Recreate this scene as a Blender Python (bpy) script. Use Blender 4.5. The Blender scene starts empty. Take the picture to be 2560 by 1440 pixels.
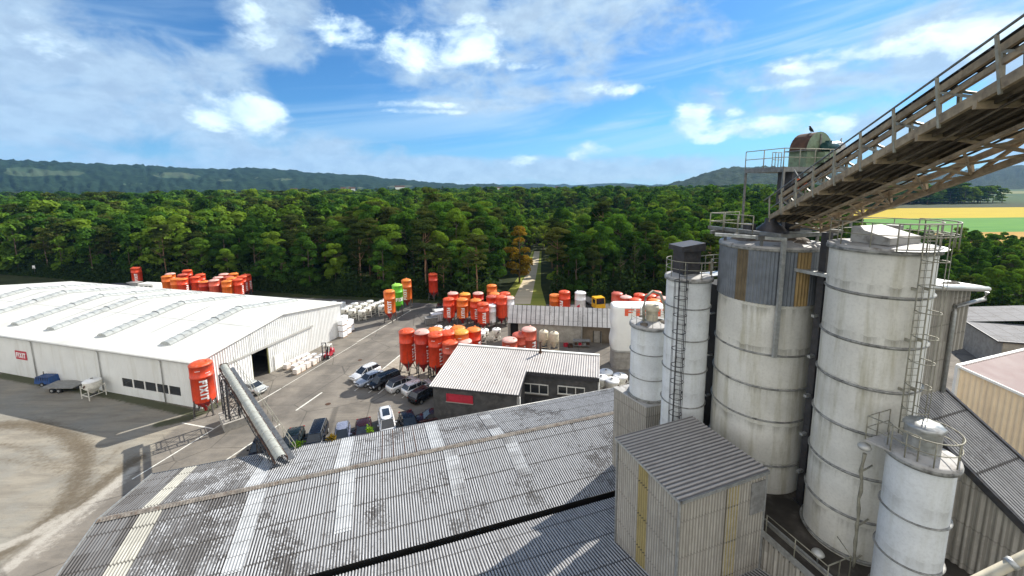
import bpy, math, random
import numpy as np
from mathutils import Matrix, Vector
random.seed(7)
rng = np.random.default_rng(11)
sc = bpy.context.scene
COL = sc.collection
R = math.radians
PI = math.pi

# ------------------------------------------------------------------ camera
CAMH = 28.0
F, CX, CY = 1000.0, 1280.0, 611.0
cam_rot = Matrix.Rotation(R(90 - 8.03), 4, 'X') @ Matrix.Rotation(R(-0.63), 4, 'Z')
cd = bpy.data.cameras.new('camera')
cam = bpy.data.objects.new('camera', cd)
COL.objects.link(cam)
cam.matrix_world = Matrix.Translation((0, 0, CAMH)) @ cam_rot
cd.sensor_width = 36.0
cd.lens = 36.0 * F / 2560.0
cd.shift_y = -(720.0 - CY) / 2560.0
cd.clip_start = 0.1
cd.clip_end = 40000
sc.camera = cam
R3 = cam_rot.to_3x3()

# ------------------------------------------------------------------ light, sky, exposure
SUN_AZ, SUN_EL = 49.5, 37.5           # azimuth from +Y towards +X
sd = bpy.data.lights.new('sun', 'SUN')
sd.energy = 4.6
sd.angle = R(0.53)
sd.color = (1.0, 0.945, 0.86)
sun = bpy.data.objects.new('sun', sd)
COL.objects.link(sun)
sdir = Vector((math.sin(R(SUN_AZ)) * math.cos(R(SUN_EL)), math.cos(R(SUN_AZ)) * math.cos(R(SUN_EL)), math.sin(R(SUN_EL))))
sun.rotation_euler = sdir.to_track_quat('Z', 'Y').to_euler()
sc.view_settings.view_transform = 'Standard'
sc.view_settings.look = 'None'
sc.view_settings.exposure = 0.8
sc.view_settings.gamma = 1.0
sc.cycles.use_denoising = True
sc.cycles.max_bounces = 6
sc.cycles.diffuse_bounces = 3
sc.cycles.glossy_bounces = 2
sc.cycles.transmission_bounces = 3
sc.cycles.volume_bounces = 0
sc.cycles.transparent_max_bounces = 6
sc.cycles.sample_clamp_indirect = 6
sc.cycles.caustics_reflective = False
sc.cycles.caustics_refractive = False

def px_ray(x, y):
    return R3 @ Vector((x - CX, -(y - CY), -F))
def at(x, y, z=0.0):
    d = px_ray(x, y); t = (z - CAMH) / d.z
    return Vector((d.x * t, d.y * t, z))
def atd(x, y, depth):
    return Vector((0, 0, CAMH)) + px_ray(x, y) * (depth / F)
def zat(dist, x, y):
    d = px_ray(x, y); return CAMH + d.z * dist / math.hypot(d.x, d.y)
def zabove(q, x, y):
    return zat(math.hypot(q[0], q[1]), x, y)
def azel(x, y):
    d = px_ray(x, y).normalized()
    return math.atan2(d.x, d.y), math.asin(d.z)
def on_plane(x, y, p0, nrm):
    d = px_ray(x, y); o = Vector((0, 0, CAMH))
    return o + d * ((p0 - o).dot(nrm) / d.dot(nrm))

# ------------------------------------------------------------------ node helpers
class NT:
    def __init__(s, tree):
        s.t = tree; s.n = tree.nodes; s.l = tree.links
    def new(s, typ, **kw):
        nd = s.n.new(typ)
        for k, v in kw.items(): setattr(nd, k, v)
        return nd
    def put(s, sock, v):
        if hasattr(v, 'is_linked') or hasattr(v, 'links'): s.l.new(v, sock)
        elif isinstance(v, (tuple, list)) and len(v) == 3 and sock.type == 'RGBA': sock.default_value = (*v, 1)
        else: sock.default_value = v
    def m(s, op, a, b=None, c=None, clamp=False):
        nd = s.new('ShaderNodeMath', operation=op); nd.use_clamp = clamp
        s.put(nd.inputs[0], a)
        if b is not None: s.put(nd.inputs[1], b)
        if c is not None: s.put(nd.inputs[2], c)
        return nd.outputs[0]
    def mix(s, f, a, b, mode='MIX'):
        nd = s.new('ShaderNodeMix', data_type='RGBA', blend_type=mode)
        s.put(nd.inputs[0], f); s.put(nd.inputs[6], a); s.put(nd.inputs[7], b)
        return nd.outputs[2]
    def ramp(s, v, lo, hi, a=0.0, b=1.0):
        nd = s.new('ShaderNodeMapRange', interpolation_type='SMOOTHSTEP')
        s.put(nd.inputs[0], v); nd.inputs[1].default_value = lo; nd.inputs[2].default_value = hi
        nd.inputs[3].default_value = a; nd.inputs[4].default_value = b
        return nd.outputs[0]
    def noise(s, vec, scale, detail=3.0, rough=0.55, dist=0.0, w=None):
        nd = s.new('ShaderNodeTexNoise')
        if vec is not None: s.put(nd.inputs['Vector'], vec)
        nd.inputs['Scale'].default_value = scale; nd.inputs['Detail'].default_value = detail
        nd.inputs['Roughness'].default_value = rough; nd.inputs['Distortion'].default_value = dist
        return nd.outputs[0]
    def mapping(s, vec, scale=(1, 1, 1), loc=(0, 0, 0), rot=(0, 0, 0)):
        nd = s.new('ShaderNodeMapping')
        s.put(nd.inputs[0], vec); nd.inputs['Location'].default_value = loc
        nd.inputs['Rotation'].default_value = rot; nd.inputs['Scale'].default_value = scale
        return nd.outputs[0]
    def coord(s, which='Object'):
        return s.new('ShaderNodeTexCoord').outputs[which]
    def pos(s):
        return s.new('ShaderNodeNewGeometry').outputs['Position']
    def xyz(s, v):
        nd = s.new('ShaderNodeSeparateXYZ'); s.put(nd.inputs[0], v); return nd.outputs
    def comb(s, x, y, z=0.0):
        nd = s.new('ShaderNodeCombineXYZ')
        s.put(nd.inputs[0], x); s.put(nd.inputs[1], y); s.put(nd.inputs[2], z); return nd.outputs[0]

def new_mat(name):
    m = bpy.data.materials.new(name); m.use_nodes = True
    t = NT(m.node_tree); b = m.node_tree.nodes['Principled BSDF']
    return m, t, b
def lin(c):
    return tuple((x / 12.92 if x <= 0.04045 else ((x + 0.055) / 1.055) ** 2.4) for x in c)

def basic(name, col, rough=0.6, metal=0.0, var=0.18, scale=3.0, dirt=None, dirt_amt=0.3, streak=False, bump=0.0, spec=0.35, coord='Object'):
    """procedural paint / metal / plaster: colour breaks up with noise, optional dirt in blotches or streaks"""
    m, t, b = new_mat(name)
    v = t.pos() if coord == 'World' else t.coord(coord)
    n1 = t.noise(v, scale, 4, 0.6)
    dark = tuple(c * (1 - var) for c in col); lite = tuple(min(1, c * (1 + var * 0.6)) for c in col)
    c = t.mix(t.ramp(n1, 0.3, 0.7), dark, lite)
    if dirt is not None:
        vv = t.mapping(v, (1, 1, 0.12)) if streak else v
        n2 = t.noise(vv, scale * (2.2 if streak else 1.3), 5, 0.65)
        c = t.mix(t.m('MULTIPLY', t.ramp(n2, 0.48, 0.72), dirt_amt), c, dirt)
    t.put(b.inputs['Base Color'], c)
    t.put(b.inputs['Roughness'], t.ramp(n1, 0.2, 0.8, max(0.05, rough - 0.1), min(1, rough + 0.1)))
    b.inputs['Metallic'].default_value = metal
    b.inputs['Specular IOR Level'].default_value = spec
    if bump:
        bn = t.new('ShaderNodeBump'); bn.inputs['Strength'].default_value = bump; bn.inputs['Distance'].default_value = 0.02
        t.put(bn.inputs['Height'], t.noise(v, scale * 8, 3)); t.l.new(bn.outputs[0], b.inputs['Normal'])
    return m

# ------------------------------------------------------------------ mesh helpers
def wm(o):
    M = o.matrix_basis.copy()
    while o.parent is not None:
        o = o.parent; M = o.matrix_basis @ M
    return M
class MB:
    def __init__(s):
        s.v = []; s.f = []; s.uv = []; s.smooth = []
    def add(s, vs, fs, uvs=None, smooth=False):
        o = len(s.v); s.v += [tuple(p) for p in vs]
        s.uv += (uvs if uvs is not None else [(0, 0)] * len(vs))
        for f in fs: s.f.append(tuple(i + o for i in f)); s.smooth.append(smooth)
        return s
    def box(s, c, size, rz=0.0, tilt=None):
        x, y, z = (k / 2 for k in size); c = Vector(c)
        M = Matrix.Rotation(rz, 3, 'Z')
        if tilt is not None: M = tilt
        vs = [c + M @ Vector(p) for p in ((-x, -y, -z), (x, -y, -z), (x, y, -z), (-x, y, -z), (-x, -y, z), (x, -y, z), (x, y, z), (-x, y, z))]
        return s.add(vs, [(3, 2, 1, 0), (4, 5, 6, 7), (0, 1, 5, 4), (1, 2, 6, 5), (2, 3, 7, 6), (3, 0, 4, 7)])
    def hexa(s, b, t):
        """solid from 4 bottom and 4 top points"""
        return s.add(list(b) + list(t), [(3, 2, 1, 0), (4, 5, 6, 7), (0, 1, 5, 4), (1, 2, 6, 5), (2, 3, 7, 6), (3, 0, 4, 7)])
    def bar(s, a, b, w=0.05, h=None):
        a = Vector(a); b = Vector(b); d = b - a; h = w if h is None else h
        if d.length < 1e-6: return s
        d.normalize(); up = Vector((0, 0, 1)) if abs(d.z) < 0.95 else Vector((0, 1, 0))
        x = d.cross(up).normalized() * (w / 2); y = x.cross(d).normalized() * (h / 2)
        vs = [a - x - y, a + x - y, a + x + y, a - x + y, b - x - y, b + x - y, b + x + y, b - x + y]
        return s.add(vs, [(0, 1, 2, 3), (7, 6, 5, 4), (4, 5, 1, 0), (5, 6, 2, 1), (6, 7, 3, 2), (7, 4, 0, 3)])
    def tube(s, pts, r, n=8, cap=True):
        pts = [Vector(p) for p in pts]; vs = []; fs = []
        for i, p in enumerate(pts):
            d = (pts[min(i + 1, len(pts) - 1)] - pts[max(i - 1, 0)]).normalized()
            up = Vector((0, 0, 1)) if abs(d.z) < 0.9 else Vector((1, 0, 0))
            x = d.cross(up).normalized(); y = x.cross(d)
            rr = r[i] if isinstance(r, (list, tuple)) else r
            for k in range(n):
                a = 2 * PI * k / n; vs.append(p + x * (rr * math.cos(a)) + y * (rr * math.sin(a)))
        for i in range(len(pts) - 1):
            for k in range(n):
                fs.append((i * n + k, i * n + (k + 1) % n, (i + 1) * n + (k + 1) % n, (i + 1) * n + k))
        s.add(vs, fs, smooth=True)
        if cap:
            o = len(s.v) - len(vs)
            s.f.append(tuple(o + k for k in range(n - 1, -1, -1))); s.smooth.append(False)
            s.f.append(tuple(o + (len(pts) - 1) * n + k for k in range(n))); s.smooth.append(False)
        return s
    def lathe(s, prof, n=32, c=(0, 0, 0), a0=0.0, a1=2 * PI, smooth=True):
        full = abs(a1 - a0 - 2 * PI) < 1e-6; m = n if full else n + 1
        vs = []; uv = []
        for (r, z) in prof:
            for k in range(m):
                a = a0 + (a1 - a0) * k / n
                vs.append((c[0] + r * math.cos(a), c[1] + r * math.sin(a), c[2] + z)); uv.append((a * max(prof[0][0], .1), z))
        fs = []
        for i in range(len(prof) - 1):
            for k in range(n):
                k2 = (k + 1) % m
                fs.append((i * m + k, i * m + k2, (i + 1) * m + k2, (i + 1) * m + k))
        return s.add(vs, fs, uv, smooth)
    def disc(s, c, r, n=32, up=True):
        vs = [(c[0] + r * math.cos(2 * PI * k / n), c[1] + r * math.sin(2 * PI * k / n), c[2]) for k in range(n)]
        return s.add(vs, [tuple(range(n)) if up else tuple(range(n - 1, -1, -1))])
    def ring(s, c, Rr, r, n=40, m=6, a0=0.0, a1=2 * PI):
        pts = [(c[0] + Rr * math.cos(a0 + (a1 - a0) * k / n), c[1] + Rr * math.sin(a0 + (a1 - a0) * k / n), c[2]) for k in range(n + 1)]
        return s.tube(pts, r, m, cap=False)
    def corr(s, O, U, V, lu, lv, pitch=0.177, amp=0.025, spp=6, nv=1, trap=False, lvf=None, thick=0.0):
        """profiled sheet: U across the ribs, V along them"""
        O = Vector(O); U = Vector(U).normalized(); V = Vector(V).normalized(); N = U.cross(V)
        if N.z < -0.01: N = -N
        nu = max(2, int(lu / pitch * spp)); vs = []; uv = []; fs = []
        for j in range(nv + 1):
            for i in range(nu + 1):
                u = lu * i / nu; ph = u / pitch
                if trap:
                    q = ph % 1.0; h = amp * min(1, max(-1, (abs(q - 0.5) * 4 - 1) * 2.2))
                else: h = amp * math.cos(2 * PI * ph)
                L = lvf(u) if lvf else lv
                v = L * j / nv
                vs.append(O + U * u + V * v + N * h); uv.append((u, v))
        w = nu + 1
        flip = U.cross(V).dot(N) < 0
        for j in range(nv):
            for i in range(nu):
                q = (j * w + i, j * w + i + 1, (j + 1) * w + i + 1, (j + 1) * w + i)
                fs.append(q[::-1] if flip else q)
        return s.add(vs, fs, uv, smooth=not trap)
    def build(s, name, mat, parent=None, world=False):
        me = bpy.data.meshes.new(name)
        vs = s.v
        o = bpy.data.objects.new(name, me)
        if parent is not None and world:              # world coordinates given: bring under the parent
            inv = wm(parent).inverted()
            vs = [tuple(inv @ Vector(p)) for p in vs]
        me.from_pydata(vs, [], s.f)
        me.polygons.foreach_set('use_smooth', s.smooth)
        ul = me.uv_layers.new(name='UVMap')
        idx = np.zeros(len(me.loops), dtype=np.int32); me.loops.foreach_get('vertex_index', idx)
        ul.data.foreach_set('uv', np.array(s.uv, dtype=np.float32)[idx].ravel())
        me.materials.append(mat); me.update()
        COL.objects.link(o)
        if parent is not None: o.parent = parent
        return o

def tag(o, label=None, cat=None, group=None, kind=None):
    if label: o['label'] = label
    if cat: o['category'] = cat
    if group: o['group'] = group
    if kind: o['kind'] = kind
    return o
def thing(name, label, cat, loc=(0, 0, 0), rz=0.0, group=None):
    o = bpy.data.objects.new(name, None); COL.objects.link(o)
    o.location = loc; o.rotation_euler = (0, 0, rz); o.empty_display_size = 0.3
    o.matrix_world = Matrix.Translation(Vector(loc)) @ Matrix.Rotation(rz, 4, 'Z')
    return tag(o, label, cat, group)
def copy_tree(o, parent=None):
    c = o.copy(); COL.objects.link(c)
    if parent is not None: c.parent = parent
    for ch in list(o.children): copy_tree(ch, c)
    return c
def place(o, loc, rz, scale=1.0):
    o.location = loc; o.rotation_euler = (0, 0, rz); o.scale = (scale,) * 3 if not isinstance(scale, tuple) else scale
ORD = ['first', 'second', 'third', 'fourth', 'fifth', 'sixth', 'seventh', 'eighth', 'ninth', 'tenth', 'eleventh', 'twelfth', 'thirteenth', 'fourteenth', 'fifteenth', 'sixteenth', 'seventeenth', 'eighteenth', 'nineteenth', 'twentieth']

# ------------------------------------------------------------------ world: Nishita sky with clouds by direction
def build_world():
    w = bpy.data.worlds.new('World'); sc.world = w; w.use_nodes = True
    w.cycles.sampling_method = 'MANUAL'; w.cycles.sample_map_resolution = 512
    t = NT(w.node_tree); bg = w.node_tree.nodes['Background']
    sky = t.new('ShaderNodeTexSky', sky_type='NISHITA'); sky.sun_disc = False
    sky.sun_elevation = R(SUN_EL); sky.sun_rotation = R(SUN_AZ)
    sky.altitude = 400; sky.air_density = 1.0; sky.dust_density = 0.4; sky.ozone_density = 3.0
    g = t.coord('Generated'); x, y, z = t.xyz(g)
    az = t.m('ARCTAN2', x, y); el = t.m('ARCSINE', z)
    # clouds: soft patches at fixed directions, edges broken up by noise
    P = t.comb(t.m('MULTIPLY', az, 3.0), t.m('MULTIPLY', el, 5.0), 0.0)
    warp = t.noise(P, 1.6, 4, 0.6)
    fine = t.noise(P, 2.6, 8, 0.58, 0.35)
    puff = t.noise(P, 6.5, 5, 0.6, 0.2)
    def patches(lst, amt):
        acc = None
        for (px, py, sx, sy, wgt) in lst:
            a0, e0 = azel(px, py)
            a1, _ = azel(px + sx, py); _, e1 = azel(px, py - sy)
            da = t.m('DIVIDE', t.m('SUBTRACT', az, a0), abs(a1 - a0)); de = t.m('DIVIDE', t.m('SUBTRACT', el, e0), abs(e1 - e0))
            r2 = t.m('ADD', t.m('MULTIPLY', da, da), t.m('MULTIPLY', de, de))
            b = t.m('MULTIPLY', t.m('SUBTRACT', 1.0, t.m('MULTIPLY', r2, 0.62)), wgt)
            acc = b if acc is None else t.m('SMOOTH_MAX', acc, b, 0.35)
        return acc
    soft = patches([(60, 180, 270, 190, 1.0), (330, 210, 330, 130, 0.9), (80, 60, 150, 120, 0.6), (200, 300, 180, 60, 0.8), (420, 290, 150, 60, 0.75), (150, 420, 500, 50, 0.7),
                    (540, 330, 260, 60, 0.75), (700, 60, 120, 120, 0.85), (1150, 170, 230, 70, .55), (1330, 40, 330, 90, 0.8), (1450, 130, 330, 60, 0.6), (-150, 250, 360, 330, 0.9),
                    (1180, 265, 190, 26, .7), (850, 395, 150, 45, 0.9), (1000, 425, 420, 34, 1.05), (1400, 428, 460, 36, 1.05), (700, 400, 200, 50, .8), (1650, 440, 200, 20, .6),
                    (2050, 190, 420, 60, 0.75), (2350, 90, 300, 110, 0.95), (2250, 330, 360, 70, 0.6), (1380, 235, 240, 30, 0.65), (2650, 150, 220, 380, 0.9), (1980, 240, 300, 45, .6)], 1)
    hard = patches([(610, 285, 115, 52, 1.0), (700, 315, 60, 25, .5), (640, 60, 55, 55, .55), (860, 80, 85, 45, .75), (1180, 105, 78, 60, 1.0), (1040, 125, 85, 48, .9), (1110, 135, 100, 35, .8),
                    (1725, 305, 55, 42, 1.0), (1900, 318, 150, 26, .9), (2040, 312, 90, 32, .9), (1790, 345, 60, 14, .7), (1460, 375, 62, 24, .85), (1308, 402, 34, 15, .8), (1845, 280, 24, 12, .6),
                    (2180, 130, 330, 30, .75), (2420, 75, 200, 60, .9), (1900, 222, 130, 10, .6), (1050, 262, 90, 9, .5), (1060, 280, 100, 7, .6), (1300, 168, 60, 10, .5), (1560, 225, 90, 14, .5), (120, 120, 90, 60, .3)], 1)
    d_soft = t.ramp(t.m('ADD', soft, t.m('MULTIPLY', t.m('SUBTRACT', fine, 0.5), 2.3)), 0.0, 0.8)
    d_hard = t.ramp(t.m('ADD', hard, t.m('ADD', t.m('MULTIPLY', t.m('SUBTRACT', fine, 0.5), 2.0), t.m('MULTIPLY', t.m('SUBTRACT', puff, 0.5), 1.5))), 0.1, 0.95)
    # cirrus streaks across the upper right
    Q = t.mapping(t.comb(t.m('MULTIPLY', az, 2.2), t.m('MULTIPLY', el, 9.0), 1.3), (1, 1, 1), (0, 0, 0), (0, 0, R(-28)))
    Q = t.mapping(Q, (0.55, 2.1, 1))
    st = t.noise(Q, 1.1, 5, 0.55, 0.5)
    cir = t.m('MULTIPLY', t.ramp(st, 0.44, 0.74), t.ramp(el, 0.02, 0.15))
    cir = t.m('MULTIPLY', cir, t.ramp(az, -0.5, 0.35, 0.35, 0.85))
    hz = t.ramp(el, 0.13, -0.02, 0.0, 0.6)
    # blue of the clear sky
    skyc = t.mix(1.0, sky.outputs[0], (0.5, 0.86, 1.12), 'MULTIPLY')
    soft_a = t.m('MULTIPLY', d_soft, 0.82, clamp=True)
    softcol = t.mix(t.ramp(puff, 0.3, 0.7), (5.0, 5.6, 6.7), (6.4, 7.1, 8.0))
    c = t.mix(hz, skyc, (4.4, 6.0, 7.8))
    c = t.mix(cir, c, (6.6, 7.6, 8.6))
    c = t.mix(soft_a, c, softcol)
    hardcol = t.mix(t.ramp(fine, 0.35, 0.65), (7.0, 7.9, 9.0), (11.5, 12.0, 12.5))
    c = t.mix(t.m('MULTIPLY', d_hard, 0.92), c, hardcol)
    # brighter towards the sun side, dimmer away from it
    c = t.mix(1.0, c, t.comb(*[t.ramp(az, -0.95, 0.85, a, b) for a, b in ((0.86, 0.9), (0.9, 0.92), (0.97, 0.95))]), 'MULTIPLY')
    c = t.mix(1.0, c, (0.66, 0.74, 0.74), 'MULTIPLY')
    # bright sky patch added behind the camera to lift the shaded silo sides
    back_fill = t.m('MULTIPLY', t.ramp(t.m('ABSOLUTE', az), 1.15, 1.9), t.m('MULTIPLY', t.ramp(el, -0.02, 0.06), t.ramp(el, 1.25, 0.75)))
    back_fill = t.m('MULTIPLY', back_fill, t.ramp(fine, 0.2, 0.5, 0.6, 1.0))
    c = t.mix(back_fill, c, (9.0, 8.7, 8.3))
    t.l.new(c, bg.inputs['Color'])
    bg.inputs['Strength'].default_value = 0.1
build_world()

# ------------------------------------------------------------------ materials
M = {}
M['steel'] = basic('steel_grey', (0.22, 0.22, 0.21), 0.45, 0.6, 0.25, 4, (0.12, 0.09, 0.06), 0.5)
M['galv'] = basic('galvanised_steel', (0.42, 0.43, 0.42), 0.42, 0.55, 0.2, 5, (0.2, 0.17, 0.13), 0.4)
M['leg_steel'] = basic('dull_leg_steel', (0.1, 0.095, 0.09), 0.6, 0.3, 0.3, 3, (0.15, 0.08, 0.05), 0.4)
M['hood_grey'] = basic('pale_weathered_hood', (0.36, 0.37, 0.33), 0.6, 0.0, 0.15, 2.5, (0.2, 0.19, 0.15), 0.5, coord='World')
M['darksteel'] = basic('dark_steel', (0.055, 0.055, 0.06), 0.5, 0.3, 0.3, 4, (0.1, 0.07, 0.05), 0.4)
M['bridge_steel'] = basic('weathered_bridge_steel', (0.36, 0.28, 0.18), 0.7, 0.05, 0.35, 2.5, (0.14, 0.1, 0.065), 0.7)
M['bridge_dark'] = basic('dark_bridge_floor', (0.14, 0.115, 0.08), 0.85, 0.0, 0.45, 1.5, (0.03, 0.025, 0.02), 0.8)  # dark blotchy brown for deck, stringers and cables
M['railing'] = basic('weathered_railing_paint', (0.3, 0.29, 0.23), 0.6, 0.1, 0.25, 3, (0.13, 0.1, 0.07), 0.5)
M['white_paint'] = basic('white_sheet_paint', (0.82, 0.82, 0.77), 0.5, 0.0, 0.05, 0.25, (0.6, 0.58, 0.5), 0.35, coord='World')
M['roof_white'] = basic('white_roof_membrane', (0.62, 0.62, 0.57), 0.6, 0.0, 0.05, 0.12, (0.44, 0.43, 0.38), 0.45, coord='World')
M['wall_white'] = basic('white_wall_sheet', (0.74, 0.75, 0.72), 0.5, 0.0, 0.05, 0.4, (0.5, 0.48, 0.4), 0.4, streak=True, coord='World')
M['flashing'] = basic('pale_flashing', (0.5, 0.5, 0.47), 0.4, 0.3, 0.1, 2)
M['glass_dark'] = basic('dark_window_glass', (0.025, 0.03, 0.035), 0.08, 0.0, 0.3, 0.8, spec=0.8)
M['skylight'] = basic('grey_polycarbonate', (0.42, 0.44, 0.42), 0.3, 0.0, 0.14, 0.8, (0.25, 0.25, 0.23), 0.5, coord='World')
M['concrete'] = basic('weathered_concrete', (0.36, 0.34, 0.3), 0.85, 0.0, 0.2, 1.2, (0.2, 0.18, 0.15), 0.5, bump=0.2)
M['dark_plaster'] = basic('dark_grey_plaster', (0.085, 0.085, 0.085), 0.85, 0.0, 0.3, 1.0, (0.17, 0.16, 0.15), 0.5, coord='World')
M['black'] = basic('black_and_painted_shade', (0.012, 0.012, 0.012), 0.8, 0.0, 0.3, 1)  # black parts, also shade coloured into gaps and openings
M['rubber'] = basic('tyre_rubber', (0.02, 0.02, 0.02), 0.75, 0.0, 0.2, 6)
M['lettering'] = basic('white_lettering', (0.85, 0.85, 0.83), 0.5, 0.0, 0.04, 4)
M['red_sign'] = basic('red_sign_paint', (0.5, 0.035, 0.06), 0.45, 0.0, 0.12, 3)
M['orange_sign'] = basic('orange_red_sign', (0.75, 0.13, 0.06), 0.5, 0.0, 0.08, 3)
M['cream'] = basic('cream_container_paint', (0.72, 0.7, 0.62), 0.55, 0.0, 0.14, 2.5, (0.35, 0.28, 0.22), 0.5)
M['beige'] = basic('beige_silo_paint', (0.62, 0.56, 0.42), 0.6, 0.0, 0.15, 2, (0.3, 0.25, 0.18), 0.4)
M['wrap'] = basic('white_pallet_wrap', (0.72, 0.66, 0.6), 0.35, 0.0, 0.12, 5, (0.45, 0.36, 0.3), 0.4, bump=0.4)
M['wrapwhite'] = basic('clean_white_wrap', (0.82, 0.83, 0.85), 0.35, 0.0, 0.08, 4, bump=0.4)
M['wood'] = basic('pallet_wood', (0.34, 0.22, 0.12), 0.8, 0.0, 0.25, 6)
M['bark'] = basic('tree_bark', (0.12, 0.09, 0.065), 0.9, 0.0, 0.35, 2)
M['pinebark'] = basic('pine_bark', (0.24, 0.14, 0.08), 0.9, 0.0, 0.35, 2)
M['line'] = basic('worn_line_paint', (0.7, 0.69, 0.62), 0.7, 0.0, 0.12, 1.5, (0.3, 0.28, 0.25), 0.7, coord='World')
M['green_machine'] = basic('pale_green_machine_paint', (0.2, 0.27, 0.18), 0.5, 0.1, 0.2, 3, (0.1, 0.09, 0.05), 0.6)
M['rust'] = basic('rusty_sheet', (0.1, 0.055, 0.035), 0.8, 0.2, 0.4, 3, (0.04, 0.03, 0.025), 0.6)
M['motor'] = basic('dark_teal_motor', (0.02, 0.07, 0.07), 0.4, 0.1, 0.25, 4)
M['orange_box'] = basic('orange_box_paint', (0.6, 0.1, 0.02), 0.5, 0.0, 0.1, 4)
M['feather'] = basic('black_feathers', (0.01, 0.01, 0.012), 0.5, 0.0, 0.2, 20)
M['blue_paint'] = basic('blue_paint', (0.02, 0.07, 0.22), 0.45, 0.0, 0.2, 3, (0.06, 0.05, 0.04), 0.4)
M['yellow_paint'] = basic('yellow_cab_paint', (0.75, 0.42, 0.02), 0.4, 0.0, 0.1, 3)
M['grey_box'] = basic('dull_grey_paint', (0.25, 0.25, 0.24), 0.6, 0.1, 0.25, 3, (0.1, 0.09, 0.08), 0.5)
M['brown_moss'] = basic('mossy_ridge', (0.2, 0.18, 0.155), 0.9, 0.0, 0.4, 3, (0.09, 0.05, 0.03), 0.8, coord='World')

def mat_dome(name, col, rough=0.45): return basic(name, col, rough, 0.0, 0.14, 2.2, tuple(min(1, c * 0.55 + 0.25) for c in col), 0.4)
def silo_paint(name, col):
    m, t, b = new_mat(name)
    v = t.coord('Object'); z = t.xyz(v)[2]
    n = t.noise(v, 1.6, 5, 0.6); n2 = t.noise(t.mapping(v, (1, 1, 0.12)), 5.0, 5, 0.65)
    rnd = t.new('ShaderNodeObjectInfo').outputs['Random']
    c = t.mix(t.ramp(n, 0.3, 0.7), tuple(k * 0.82 for k in col), tuple(min(1, k * 1.1) for k in col))
    c = t.mix(t.m('MULTIPLY', t.ramp(n2, 0.5, 0.75), 0.6), c, tuple(k * 0.3 + 0.02 for k in col))
    c = t.mix(t.m('MULTIPLY', t.ramp(t.noise(v, 0.9, 3, 0.5), 0.5, 0.8), t.m('MULTIPLY', rnd, 0.45)), c, tuple(min(1, k * 0.75 + 0.13) for k in col))
    t.put(b.inputs['Base Color'], c); b.inputs['Roughness'].default_value = 0.42; b.inputs['Specular IOR Level'].default_value = 0.4
    return m
SIL = {'red': silo_paint('red_orange_silo_paint', (0.72, 0.062, 0.018)), 'orange': silo_paint('orange_silo_paint', (0.74, 0.15, 0.02)),
       'deep': silo_paint('deep_red_silo_paint', (0.56, 0.045, 0.02)), 'pink': silo_paint('faded_red_silo_paint', (0.66, 0.12, 0.07)),
       'green': silo_paint('green_silo_paint', (0.12, 0.52, 0.03)), 'white': silo_paint('white_silo_paint', (0.78, 0.78, 0.8))}
TOP = {'red': mat_dome('red_orange_lid', (0.7, 0.09, 0.025)), 'orange': mat_dome('orange_lid', (0.76, 0.2, 0.03)), 'yellow': mat_dome('yellow_orange_lid', (0.78, 0.33, 0.04)),
       'pale': mat_dome('pale_dusty_lid', (0.7, 0.4, 0.34)), 'green': mat_dome('green_lid', (0.3, 0.62, 0.08)), 'white': mat_dome('white_lid', (0.82, 0.82, 0.82)), 'deep': mat_dome('dull_red_lid', (0.5, 0.1, 0.06))}
SILDARK = {'red': basic('dark_red_cone', (0.33, 0.02, 0.02), 0.5, 0, 0.2, 2), 'green': basic('dark_green_cone', (0.03, 0.2, 0.02), 0.5, 0, 0.2, 2), 'white': basic('grey_cone', (0.5, 0.5, 0.52), 0.5, 0, 0.2, 2)}

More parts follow.
